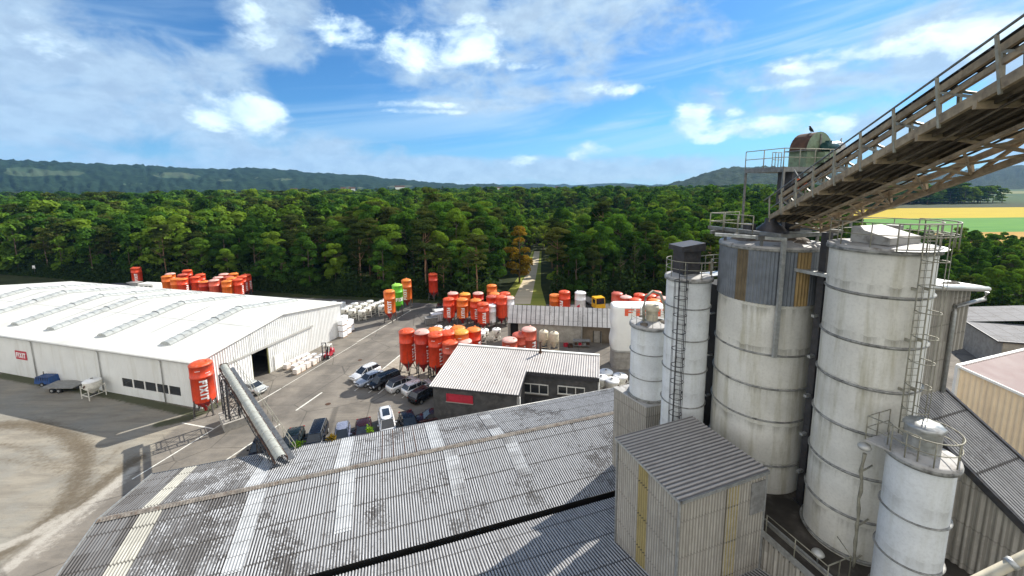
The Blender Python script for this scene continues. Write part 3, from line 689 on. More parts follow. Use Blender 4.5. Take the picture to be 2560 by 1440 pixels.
def crown_points(kind, h, n, seed):
    """heights for a tree of height h; returns centres, normals, tint"""
    g = np.random.default_rng(seed); blobs = []
    if kind in ('broad', 'young', 'orange'):
        lo = 0.1 if kind == 'young' else 0.12; wid = 0.21 if kind != 'young' else 0.17
        for k in range(30 if kind != 'young' else 16):
            f = g.uniform(0, 1); z = h * (lo + (0.97 - lo) * f); prof = math.sin(PI * min(1, (0.25 + 0.72 * f))) ** 0.7
            a = g.uniform(0, 2 * PI); rr = h * wid * prof * math.sqrt(g.uniform(0.15, 1)); br = h * g.uniform(0.055, 0.105)
            blobs.append((rr * math.cos(a), rr * math.sin(a), min(z, h - br * .7), br, br * g.uniform(.6, .85)))
    elif kind == 'pine':
        for k in range(30):
            f = g.uniform(0, 1) ** 0.8; z = h * (0.42 + 0.55 * f); prof = 0.45 + 0.75 * math.sin(PI * min(1, 0.15 + f * 0.8))
            a = g.uniform(0, 2 * PI); rr = h * 0.12 * prof * math.sqrt(g.uniform(0.1, 1)); br = h * g.uniform(0.035, 0.07)
            blobs.append((rr * math.cos(a), rr * math.sin(a), z, br * 1.25, br * 0.5))
    else:  # spruce
        for k in range(46):
            f = k / 45; z = h * (0.12 + 0.86 * f); rad = h * 0.15 * (1 - f) + 0.1
            a = k * 2.4 + g.uniform(-.3, .3); rr = rad * g.uniform(0.45, 0.9); br = max(0.35, rad * g.uniform(.4, .6))
            blobs.append((rr * math.cos(a), rr * math.sin(a), z - rr * 0.25, br, br * 0.4))
    B = np.array(blobs); w = B[:, 3] ** 2; idx = g.choice(len(B), n, p=w / w.sum())
    d = g.normal(size=(n, 3)); d /= np.linalg.norm(d, axis=1)[:, None]
    d[:, 2] = np.where(d[:, 2] < -0.3, -d[:, 2], d[:, 2])
    rad = g.uniform(0.55, 1.08, n) ** 0.6
    C = B[idx, :3] + d * np.stack([B[idx, 3] * rad, B[idx, 3] * rad, B[idx, 4] * rad], 1)
    Nn = d + g.normal(scale=0.55, size=(n, 3)) + np.array([0, 0, 0.35]); Nn /= np.linalg.norm(Nn, axis=1)[:, None]
    tb = g.uniform(0, 1, len(B)); tint = 0.65 * tb[idx] + 0.35 * g.uniform(0, 1, n)
    return C, Nn, tint

PROTO = {}   # kind -> list of (crown mesh, trunk mesh, height)
def make_protos():
    spec = [('broad', 20, 15000, 0.2, 6, 'bark'), ('pine', 24, 9000, 0.2, 3, 'pinebark'), ('spruce', 23, 6000, 0.24, 2, 'bark'), ('young', 12, 4500, 0.2, 2, 'bark'), ('orange', 15, 6500, 0.22, 1, 'bark')]
    for kind, h, n, s, cnt, bk in spec:
        PROTO[kind] = []
        for k in range(cnt):
            C, Nn, ti = crown_points(kind, h, n, len(kind) * 31 + k * 7)
            size = rng.uniform(0.6, 1.35, n) * s
            me = quads_mesh(kind + '_crown', C, Nn, size, ti, [ML[kind]])
            tv, tf = trunk_geo(h, 0.3 if kind != 'young' else 0.14, 0.85, 5, 0.015, k)
            tm = bpy.data.meshes.new(kind + '_trunk'); tm.from_pydata(tv, [], tf); tm.materials.append(M[bk]); tm.polygons.foreach_set('use_smooth', [True] * len(tf)); tm.update()
            PROTO[kind].append((me, tm, h))
make_protos()
FARP = bpy.data.collections.new('far_tree_kinds')     # crowns the far wood is strewn with
far_kinds = []
for kind, h, n, s in (('broad', 20, 1500, 0.6), ('broad', 20, 1500, 0.62), ('broad', 20, 1500, 0.6), ('spruce', 23, 1100, 0.5), ('pine', 24, 1200, 0.52), ('young', 13, 1100, 0.42), ('young', 13, 1100, 0.42)):
    C, Nn, ti = crown_points(kind, h, n, 500 + len(far_kinds))
    tv, tf = trunk_geo(h, 0.3, 0.8, 3, 0.01, 3)
    me = quads_mesh('far_tree', C, Nn, rng.uniform(0.6, 1.3, n) * s, ti, [ML[kind], M['bark']], (tv, tf))
    o = bpy.data.objects.new('far_%02d' % len(far_kinds), me); FARP.objects.link(o); far_kinds.append(kind)

edge_px = [(-700, 690), (0, 684), (160, 697), (300, 709), (460, 716), (620, 724), (800, 738), (1060, 747), (1255, 756)]
edgeL = pxs(edge_px); edgeR = pxs([(1372, 752), (1480, 750), (1660, 750)]) + [(52, 99), (66, 101), (82, 90), (100, 78), (100, 62), (130, 40), (190, 30)]
trail_w = pxs(trail_px)
fields_reg = pxs([(2225, 617), (2225, 512), (4000, 480), (4000, 590), (2900, 600), (2560, 617)])
def edge_ok(x, y):
    pass
EDGE = edgeL + [(1.5, 97), (8, 97)] + edgeR
ex = [p[0] for p in EDGE]; ey = [p[1] for p in EDGE]
def forest_points():
    pts = []; g = np.random.default_rng(5)
    st = 5.6; X0 = -520; 
    for iy in range(0, 190):
        for ix in range(0, 260):
            x = X0 + ix * st * 1.0; y = 25 + iy * st
            x += g.uniform(-2.3, 2.3); y += g.uniform(-2.3, 2.3)
            pts.append((x, y))
    # coarser belt behind
    for iy in range(0, 110):
        for ix in range(0, 300):
            x = -1650 + ix * 11 + g.uniform(-5, 5); y = 60 + iy * 11 + g.uniform(-5, 5)
            if math.hypot(x, y) > 420: pts.append((x, y))
    P = np.array(pts); d = np.hypot(P[:, 0], P[:, 1]); az = np.degrees(np.arctan2(P[:, 0], P[:, 1]))
    near = np.arange(len(P)) < 190 * 260
    keep = (az > -58) & (az < 58) & (np.where(near, d < 420, (d > 420) & (d < 1150)))
    keep &= P[:, 1] > np.interp(P[:, 0], ex, ey) + 1.5
    keep &= ~((P[:, 0] > ex[-1]) & (d < 600))
    tw = dist_poly(P[:, 0], P[:, 1], trail_w)
    keep &= tw > np.where(P[:, 1] < 130, 7.5, 5.0)
    keep &= ~inside(P[:, 0], P[:, 1], fields_reg)
    # open ground on the far right, and a thinner wood at the far left foot of the hills
    keep &= ~((az > 42.5) & (d > 250) & (d < 620))
    keep &= ~((az > 40) & (d > 900))
    return P[keep], d[keep], az[keep]
FP, FD, FA = forest_points()
order = np.argsort(FD); FP, FD, FA = FP[order], FD[order], FA[order]
def height_at(x, y, d, a):
    px = CX + F * math.tan(R(a))
    base = 18.0 if d < 260 else 21.0
    if a > 1 and a < 17 and 150 < d < 330: base = 13.5
    if a > 40 and d < 330: base = 9.0
    if 17 <= a <= 40 and d < 260: base = 17.0
    if -22 < a < -4 and d < 175: base = 21.0
    return base
def kind_at(x, y, d, a, g):
    r = g.random()
    if a > 1 and a < 17 and 150 < d < 330: return 'young' if r < 0.7 else 'broad'
    if -24 < a < -4 and d < 190: return 'pine' if r < 0.55 else ('broad' if r < 0.9 else 'spruce')
    if a < -24: return 'pine' if r < 0.32 else ('spruce' if r < 0.33 else 'broad')
    if a > 40: return 'broad' if r < 0.9 else 'pine'
    return 'broad' if r < 0.7 else ('pine' if r < 0.83 else 'spruce')
KD = {'broad': 'rounded green broadleaf tree', 'pine': 'olive pine with bare trunk', 'spruce': 'narrow dark pointed conifer',
      'young': 'slender light green young tree', 'orange': 'small orange brown tree'}
def zone(a, d, edge):
    if a > 40: return 'right of tall silos, before the coloured fields'
    if a > 20: return 'behind the silo towers at the right'
    if a > 3.5: return 'right of forest trail, behind the grey shed'
    if a > -9: return 'left of forest trail, behind crowded red silos'
    if a > -24: return 'in the wood behind the green silo'
    if a > -38: return 'in the wood beyond the white hall roof'
    return 'at far left above the white hall'
g = random.Random(3)
used_real = 0
# which trees show largest: the front rows as individuals
score = FD - 0.0
NREAL = 292
vis = [(abs(a) < 54) for a in FA]
real_idx = [i for i in range(len(FP)) if vis[i] and not (22.0 < FA[i] < 44)][:NREAL - 22]
extra = [i for i in range(len(FP)) if vis[i] and 22 < FA[i] < 44 and FD[i] < 140][:22]
real = set(real_idx + extra)
rows = {}
def put_tree(kind, x, y, h, a, d, lab=None, grp=None, var=None):
    protos = PROTO[kind]; me, tm, hh = protos[var if var is not None else g.randrange(len(protos))]
    s = h / hh; w = s * g.uniform(0.88, 1.15)
    lab = lab or KD[kind] + ', ' + zone(a, d, 0)
    nm = {'broad': 'broadleaf_tree', 'pine': 'pine_tree', 'spruce': 'conifer_tree', 'young': 'young_tree', 'orange': 'orange_tree'}[kind]
    if nm == 'orange_tree': nm = 'autumn_tree'
    r = thing(nm, lab, 'tree', (x, y, -0.02), g.uniform(0, 6.28), grp or ('trees ' + zone(a, d, 0)))
    r.scale = (w, w, s)
    for nme, mesh in (('trunk', tm), ('crown', me)):
        o = bpy.data.objects.new(nme, mesh); COL.objects.link(o); o.parent = r
    return r
for i in sorted(real):
    x, y = FP[i]; d, a = FD[i], FA[i]
    kd = kind_at(x, y, d, a, g); h = height_at(x, y, d, a) * g.uniform(0.72, 1.18)
    if kd == 'young': h = g.uniform(8, 13)
    ed = y - np.interp(x, ex, ey)
    h *= 0.72 + 0.28 * min(1, max(0, ed) / 26.0) if kd != 'pine' else 0.85 + 0.15 * min(1, max(0, ed) / 26.0)
    put_tree(kd, x, y, h, a, d)
# singled out trees
p = at(1296, 725); put_tree('orange', p.x + 0.5, p.y + 9, 17, 0, 0, 'orange and brown tree standing out among green ones, just left of forest trail', 'trees left of forest trail, behind crowded red silos')
p = at(1570, 700); put_tree('pine', p.x - 4, p.y + 18, 25, 0, 0, 'tall olive pine rising alone above the green trees behind the grey shed', 'trees right of forest trail, behind the grey shed', 1)
rest = [i for i in range(len(FP)) if i not in real and i != 0]
def far_forest():
    n = len(rest); me = bpy.data.meshes.new('forest'); me.vertices.add(n)
    co = np.zeros((n, 3), np.float32); rot = np.zeros(n, np.float32); scl = np.zeros((n, 3), np.float32); kix = np.zeros(n, np.int32)
    gg = random.Random(9); idx = {k: [i for i, q in enumerate(far_kinds) if q == k] for k in set(far_kinds)}
    hk = {'broad': 20, 'spruce': 23, 'pine': 24, 'young': 13}
    for j, i in enumerate(rest):
        x, y = FP[i]; d, a = FD[i], FA[i]; k = kind_at(x, y, d, a, gg)
        h = height_at(x, y, d, a) * gg.uniform(0.74, 1.16)
        if k == 'young': h = gg.uniform(9, 14)
        if d > 420: h = 22 * gg.uniform(.9, 1.15)
        if gg.random() < 0.07 and d > 150 and k != 'young': h *= 1.22
        w = h / hk[k] * gg.uniform(.9, 1.2) * (1.5 if d > 420 else 1.0)
        co[j] = (x, y, -0.02); rot[j] = gg.uniform(0, 6.28); scl[j] = (w, w, h / hk[k]); kix[j] = gg.choice(idx[k])
    me.vertices.foreach_set('co', co.ravel())
    for nm, ty, arr in (('rotz', 'FLOAT', rot), ('scl', 'FLOAT_VECTOR', scl), ('kix', 'INT', kix)):
        at_ = me.attributes.new(nm, ty, 'POINT'); at_.data.foreach_set('vector' if ty == 'FLOAT_VECTOR' else 'value', arr.ravel())
    o = bpy.data.objects.new('forest', me); COL.objects.link(o)
    tag(o, 'dense mixed wood stretching back to the hills behind the front rows of trees', 'forest', kind='stuff')
    ng = bpy.data.node_groups.new('strew_trees', 'GeometryNodeTree')
    ng.interface.new_socket('Geometry', in_out='INPUT', socket_type='NodeSocketGeometry'); ng.interface.new_socket('Geometry', in_out='OUTPUT', socket_type='NodeSocketGeometry')
    N = ng.nodes; L = ng.links
    gi = N.new('NodeGroupInput'); go = N.new('NodeGroupOutput')
    m2p = N.new('GeometryNodeMeshToPoints'); iop = N.new('GeometryNodeInstanceOnPoints')
    ci = N.new('GeometryNodeCollectionInfo'); ci.inputs['Collection'].default_value = FARP; ci.inputs['Separate Children'].default_value = True; ci.inputs['Reset Children'].default_value = True
    def na(nm, dt):
        q = N.new('GeometryNodeInputNamedAttribute'); q.data_type = dt; q.inputs['Name'].default_value = nm; return q.outputs['Attribute']
    cx_ = N.new('ShaderNodeCombineXYZ'); L.new(na('rotz', 'FLOAT'), cx_.inputs[2])
    L.new(gi.outputs[0], m2p.inputs[0]); L.new(m2p.outputs[0], iop.inputs['Points']); L.new(ci.outputs[0], iop.inputs['Instance'])
    iop.inputs['Pick Instance'].default_value = True; L.new(na('kix', 'INT'), iop.inputs['Instance Index'])
    e2r = N.new('FunctionNodeEulerToRotation'); L.new(cx_.outputs[0], e2r.inputs[0]); L.new(e2r.outputs[0], iop.inputs['Rotation'])
    L.new(na('scl', 'FLOAT_VECTOR'), iop.inputs['Scale']); L.new(iop.outputs[0], go.inputs[0])
    md = o.modifiers.new('strew', 'NODES'); md.node_group = ng
    print('FOREST individual', len(real) + 2, 'strewn', n)
far_forest()

# shrubs along the wood's edge: brushy undergrowth that reads as one mass
def undergrowth():
    n = 90000; g2 = np.random.default_rng(21)
    segs = EDGE; cum = [0]
    for a, b in zip(segs[:-1], segs[1:]): cum.append(cum[-1] + math.hypot(b[0] - a[0], b[1] - a[1]))
    tt = g2.uniform(60, cum[-1] - 90, n); xs = np.interp(tt, cum, ex); ys = np.interp(tt, cum, ey)
    bump = 3.4 + 1.6 * np.sin(tt * 0.55) * np.sin(tt * 0.21 + 1) + 1.2 * np.sin(tt * 1.7)
    off = g2.uniform(-0.5, 8.0, n); z = np.abs(g2.normal(0, 1, n)) * bump * 0.5 * np.clip(off + 0.8, 0.2, 2) / 1.6
    C = np.stack([xs + g2.normal(0, .6, n), ys + off, np.clip(z, 0.05, 7)], 1)
    tw = dist_poly(C[:, 0], C[:, 1], trail_w); ok = tw > 7.0; C = C[ok]; n = len(C)
    Nn = g2.normal(size=(n, 3)) + np.array([0, -0.3, 0.6]); Nn /= np.linalg.norm(Nn, axis=1)[:, None]
    me = quads_mesh('undergrowth', C, Nn, g2.uniform(.2, .45, n), g2.uniform(0, 1, n), [ML['spruce']])
    o = bpy.data.objects.new('undergrowth', me); COL.objects.link(o); tag(o, 'low tangled shrubs along the foot of the wood', 'undergrowth', kind='stuff')
undergrowth()

# ------------------------------------------------------------------ lettering
GL = {'F': (0.62, [[(0, 0), (.24, 0), (.24, 1), (0, 1)], [(.24, .76), (.62, .76), (.62, 1), (.24, 1)], [(.24, .4), (.54, .4), (.54, .63), (.24, .63)]]),
      'I': (0.26, [[(0, 0), (.26, 0), (.26, 1), (0, 1)]]),
      'X': (0.86, [[(0, 0), (.28, 0), (.86, 1), (.58, 1)], [(0, 1), (.28, 1), (.86, 0), (.58, 0)]]),
      'T': (0.7, [[(0, .76), (.7, .76), (.7, 1), (0, 1)], [(.23, 0), (.47, 0), (.47, .76), (.23, .76)]])}
def word_quads(word, sp=0.11, n=4):
    u0 = 0; out = []
    for ch in word:
        w, qs = GL[ch]
        for a, b, c, d in qs:
            for i in range(n):
                for j in range(n):
                    def P(s, t): return ((a[0] * (1 - s) + b[0] * s) * (1 - t) + (d[0] * (1 - s) + c[0] * s) * t + u0, (a[1] * (1 - s) + b[1] * s) * (1 - t) + (d[1] * (1 - s) + c[1] * s) * t)
                    out.append([P(i / n, j / n), P((i + 1) / n, j / n), P((i + 1) / n, (j + 1) / n), P(i / n, (j + 1) / n)])
        u0 += w + sp
    return out, u0 - sp
def letters_on_cyl(mb, word, r, ang, zc, size, mode):
    qs, L = word_quads(word)
    for q in qs:
        vs = []
        for u, v in q:
            if mode == 'down': a = ang + (v - 0.5) * size / r; z = zc + (L / 2 - u) * size
            elif mode == 'up': a = ang - (v - 0.5) * size / r; z = zc - (L / 2 - u) * size
            else: a = ang + (u - L / 2) * size / r; z = zc + (v - 0.5) * size
            vs.append((r * math.cos(a), r * math.sin(a), z))
        mb.add(vs, [(0, 1, 2, 3)])
def small_text_on_cyl(mb, r, ang, zc, w, h, n=7):
    """a line of tiny illegible print"""
    rr = random.Random(int(zc * 100)); x = 0
    while x < w:
        l = rr.uniform(0.05, 0.11)
        a0 = ang + (x - w / 2) / r; a1 = ang + (x + l - w / 2) / r
        mb.add([(r * math.cos(a0), r * math.sin(a0), zc), (r * math.cos(a1), r * math.sin(a1), zc), (r * math.cos(a1), r * math.sin(a1), zc + h), (r * math.cos(a0), r * math.sin(a0), zc + h)], [(0, 1, 2, 3)])
        x += l + 0.035

# ------------------------------------------------------------------ mobile silos on legs
def mobile_silo(pos, h, r, col, top, label, group, text=None, toff=0.0, small=None, name='mobile_silo', rz=None, leg=0.3, sign=None):
    face = math.atan2(-pos.y, -pos.x)            # direction back to the tower
    rg = random.Random(int(pos.x * 13 + pos.y * 7))
    t = thing(name, label, 'silo', pos, 0, group)
    zb = h * leg; zt = h * 0.945
    mb = MB()
    prof = [(r * 0.98, zb), (r, zb + .03), (r, zb + .12), (r * 1.0, h * 0.72), (r * 1.035, h * 0.722), (r * 1.035, h * 0.745), (r, h * .747), (r, zt - .1), (r * 1.03, zt - .09), (r * 1.03, zt)]
    mb.lathe(prof, 32)
    mb.build('body', SIL[col], t)
    mb = MB(); mb.lathe([(r * 1.035, zt - .02), (r * 1.03, zt + .05), (r * .93, zt + .16), (r * .7, h * .985), (r * .35, h - .02), (0.02, h)], 32); 
    a = rg.uniform(0, 6.28); mb.tube([(r * .6 * math.cos(a), r * .6 * math.sin(a), h * .965), (r * .6 * math.cos(a), r * .6 * math.sin(a), h + .06)], .14, 10)
    mb.build('lid', TOP[top], t)
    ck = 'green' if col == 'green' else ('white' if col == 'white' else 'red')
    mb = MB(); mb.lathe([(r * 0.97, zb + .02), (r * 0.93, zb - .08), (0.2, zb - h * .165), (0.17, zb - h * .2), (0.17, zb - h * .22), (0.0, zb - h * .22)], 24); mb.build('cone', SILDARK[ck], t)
    lg = rg.uniform(0, PI / 2) if rz is None else rz
    feet = []
    for k in range(4):
        a = lg + PI / 4 + k * PI / 2; mb = MB()
        p0 = (r * .98 * math.cos(a), r * .98 * math.sin(a), zb + .35); p1 = (r * 1.18 * math.cos(a), r * 1.18 * math.sin(a), 0.05)
        mb.bar(p0, p1, .13); mb.box((p1[0], p1[1], .03), (.28, .28, .06), a); mb.build('leg', M['leg_steel'], t); feet.append((p0, p1))
    mb = MB()
    for k in range(4):
        (a0, a1), (b0, b1) = feet[k], feet[(k + 1) % 4]
        A0, A1, B0, B1 = map(Vector, (a0, a1, b0, b1)); mid = (A0.lerp(A1, .12) + B0.lerp(B1, .12)) / 2
        mb.bar(A0.lerp(A1, .93), mid, .055); mb.bar(B0.lerp(B1, .93), mid, .055)
        if k % 2: mb.bar(A0.lerp(A1, .75), B0.lerp(B1, .75), .06)
    mb.build('brace', M['leg_steel'], t)
    mb = MB(); ap = face + 1.35 + rg.uniform(-.3, .3)
    mb.tube([((r + .07) * math.cos(ap), (r + .07) * math.sin(ap), zb * .5), ((r + .07) * math.cos(ap), (r + .07) * math.sin(ap), zt - .2), ((r * .8) * math.cos(ap), (r * .8) * math.sin(ap), zt + .2)], .045, 6)
    mb.build('filling_pipe', SIL[col] if col != 'white' else M['steel'], t)
    if text:
        mb = MB(); letters_on_cyl(mb, 'FIXIT', r + 0.012, face + toff, h * .5, h * .118, text); mb.build('lettering', M['lettering'], t)
    if small is not None:
        mb = MB(); small_text_on_cyl(mb, r + .012, face + small, h * .86, .5, .09)
        small_text_on_cyl(mb, r + .012, face + small + .9, h * .8, .55, .09); mb.build('small_print', M['lettering'], t)
    if sign is not None:
        mb = MB()
        for (u, v) in ((-.45, 0),):
            a0, a1 = face + sign - .28, face + sign + .28; z = h * .42
            for k in range(5):
                b0 = a0 + (a1 - a0) * k / 5; b1 = a0 + (a1 - a0) * (k + 1) / 5; zz0 = z + .5 * k / 5; zz1 = z + .5 * (k + 1) / 5; q = r + .015
                mb.add([(q * math.cos(b0), q * math.sin(b0), zz0), (q * math.cos(b1), q * math.sin(b1), zz1), (q * math.cos(b1), q * math.sin(b1), zz1 + .75), (q * math.cos(b0), q * math.sin(b0), zz0 + .75)], [(0, 1, 2, 3)])
        mb.build('sign', M['red_sign'], t)
    return t
COLW = {'red': 'bright red', 'orange': 'orange', 'deep': 'deep red', 'pink': 'faded red', 'green': 'green', 'white': 'white'}
TOPW = {'red': 'red lid', 'orange': 'orange lid', 'yellow': 'yellow-orange lid', 'pale': 'pale dusty lid', 'green': 'light green lid', 'white': 'white lid', 'deep': 'dull red lid'}
def silo_cluster(lst, where, group, hdef, r=1.13):
    """lst rows: px x, px y of the lid's centre, colour, lid, extras"""
    lst = sorted(lst, key=lambda q: q[0])
    for i, q in enumerate(lst):
        x, y, col, top = q[:4]; kw = dict(q[4]) if len(q) > 4 else {}
        h = kw.pop('h', hdef); rr = kw.pop('r', r)
        p = at(x, y, h); p.z = 0
        lab = kw.pop('label', None) or '%s silo, %s, %s from left %s' % (COLW[col], TOPW[top], ORD[i], where)
        mobile_silo(p, h, rr, col, top, lab, group, **kw)
D_ = dict
# beyond the roof of the white hall
silo_cluster([(416, 688, 'orange', 'orange'), (425, 682, 'orange', 'pale'), (438, 695, 'orange', 'orange'), (456, 684, 'deep', 'deep'), (467, 674, 'red', 'red'), (455, 695, 'red', 'orange', D_(text='down', toff=.9)),
              (487, 690, 'red', 'red'), (500, 684, 'red', 'red', D_(text='down', toff=1.0)), (509, 702, 'deep', 'orange', D_(h=5.2)), (534, 698, 'pink', 'pale'), (545, 691, 'pink', 'pale'), (559, 683, 'orange', 'pale'),
              (566, 700, 'orange', 'orange'), (571, 690, 'deep', 'deep'), (583, 682, 'orange', 'orange'), (578, 693, 'red', 'orange'), (593, 696, 'red', 'red', D_(text='down', toff=1.1)), (604, 689, 'red', 'red', D_(text='down', toff=.95)), (614, 685, 'red', 'red', D_(text='down', toff=.95))],
             'beyond the white hall roof', 'silos beyond the roof of the white hall', 6.0, 1.12)
silo_cluster([(339, 667, 'red', 'red', D_(text='up', toff=-.2, label='lone bright red silo left of the white cabin beyond the hall roof'))], '', 'single silos at the wood edge', 6.0, 1.2)
silo_cluster([(972, 724, 'orange', 'orange', D_(text='up', toff=-.05, h=7.0, label='orange silo nearest the pale hoppers, left of the green silo')),
              (992, 709, 'green', 'green', D_(text='across', toff=.8, h=7.0, label='green silo with light green lid between two orange silos')),
              (1015, 697, 'orange', 'orange', D_(text='up', toff=-.35, h=7.0, label='orange silo just right of the green silo')),], '', 'silos by the kerb line', 7.0, 1.12)
silo_cluster([(1082, 682, 'deep', 'red', D_(h=7.0, label='lone dull red silo against the dark wood edge'))], '', 'single silos at the wood edge', 7.0, 1.1)
silo_cluster([(1132, 730, 'red', 'pale'), (1162, 732, 'orange', 'yellow'), (1195, 730, 'deep', 'pale', D_(text='down', toff=.1)), (1229, 711, 'orange', 'orange', D_(text='down', toff=.1)), (1236, 731, 'deep', 'orange'), (1262, 730, 'red', 'red', D_(text='down', toff=1.0)),
              (1229, 738, 'red', 'deep'), (1253, 738, 'red', 'red', D_(h=6.4)), (1121, 744, 'red', 'red', D_(text='down', toff=-.05)), (1155, 745, 'orange', 'orange', D_(text='down', toff=.1)), (1189, 747, 'red', 'orange', D_(text='down', toff=.1)),
              (1207, 756, 'red', 'red', D_(text='down', toff=.2, small=-.2)), (1228, 761, 'white', 'white', D_(h=5.0, r=.95)), (1272, 741, 'white', 'pale', D_(text='down', toff=.6))],
             'in crowd beside grey shed', 'silos crowded left of the grey shed', 5.8, 1.13)
silo_cluster([(1016, 822, 'red', 'red', D_(text='down', toff=1.0, small=.9)), (1055, 824, 'deep', 'pale', D_(text='down', toff=.85)), (1089, 830, 'red', 'red', D_(text='down', toff=.75, small=-.4)), (1087, 819, 'orange', 'orange', D_(small=.2)), (1119, 826, 'red', 'red'),
              (1125, 850, 'pink', 'red', D_(small=-.4, text='down', toff=1.1, h=6.3)), (1144, 815, 'orange', 'orange'), (1152, 824, 'orange', 'yellow', D_(small=-.2)), (1183, 819, 'red', 'orange', D_(text='down', toff=1.0, h=6.6)), (1160, 848, 'pink', 'pale', D_(h=6.0))],
             'behind pale L-shaped roof', 'silos behind the office', 7.2, 1.13)
silo_cluster([(1274, 845, 'pink', 'pale', D_(h=5.8, small=-.3)), (1299, 832, 'pink', 'deep', D_(text='down', toff=.9, h=5.8)), (1322, 818, 'pink', 'pale', D_(text='down', toff=.85, h=6.6))],
             'of three beside beige hoppers', 'three faded silos by the beige hoppers', 5.8, 1.13)
silo_cluster([(1387, 735, 'orange', 'orange', D_(h=5.4, text='across', toff=-.3, label='orange silo left of the bright red one behind the grey shed')), (1411, 726, 'red', 'red', D_(text='down', toff=-.6, label='bright red silo behind the grey shed, left of the white one')),
              (1451, 728, 'white', 'white', D_(sign=-.35, label='white silo with a tilted red sign behind the grey shed'))], '', 'silos behind the grey shed', 6.4, 1.15)
silo_cluster([(1543, 730, 'pink', 'deep', D_(text='down', toff=-.1)), (1565, 739, 'red', 'pale'), (1599, 733, 'red', 'red'), (1589, 745, 'red', 'red'), (1626, 735, 'deep', 'red'), (1640, 727, 'red', 'red'), (1636, 747, 'orange', 'orange'), (1657, 741, 'pink', 'pale')],
             'behind white bulk tent', 'silos behind the white bulk tent', 6.4, 1.15)
# the near one at the hall corner, feeding the covered conveyor
p = at(516, 1032); near_silo = mobile_silo(p, 7.0, 1.2, 'red', 'red', 'large orange-red silo at the near corner of the white hall', 'single silos', text='down', toff=.05, small=-.35, rz=.4, leg=.27)

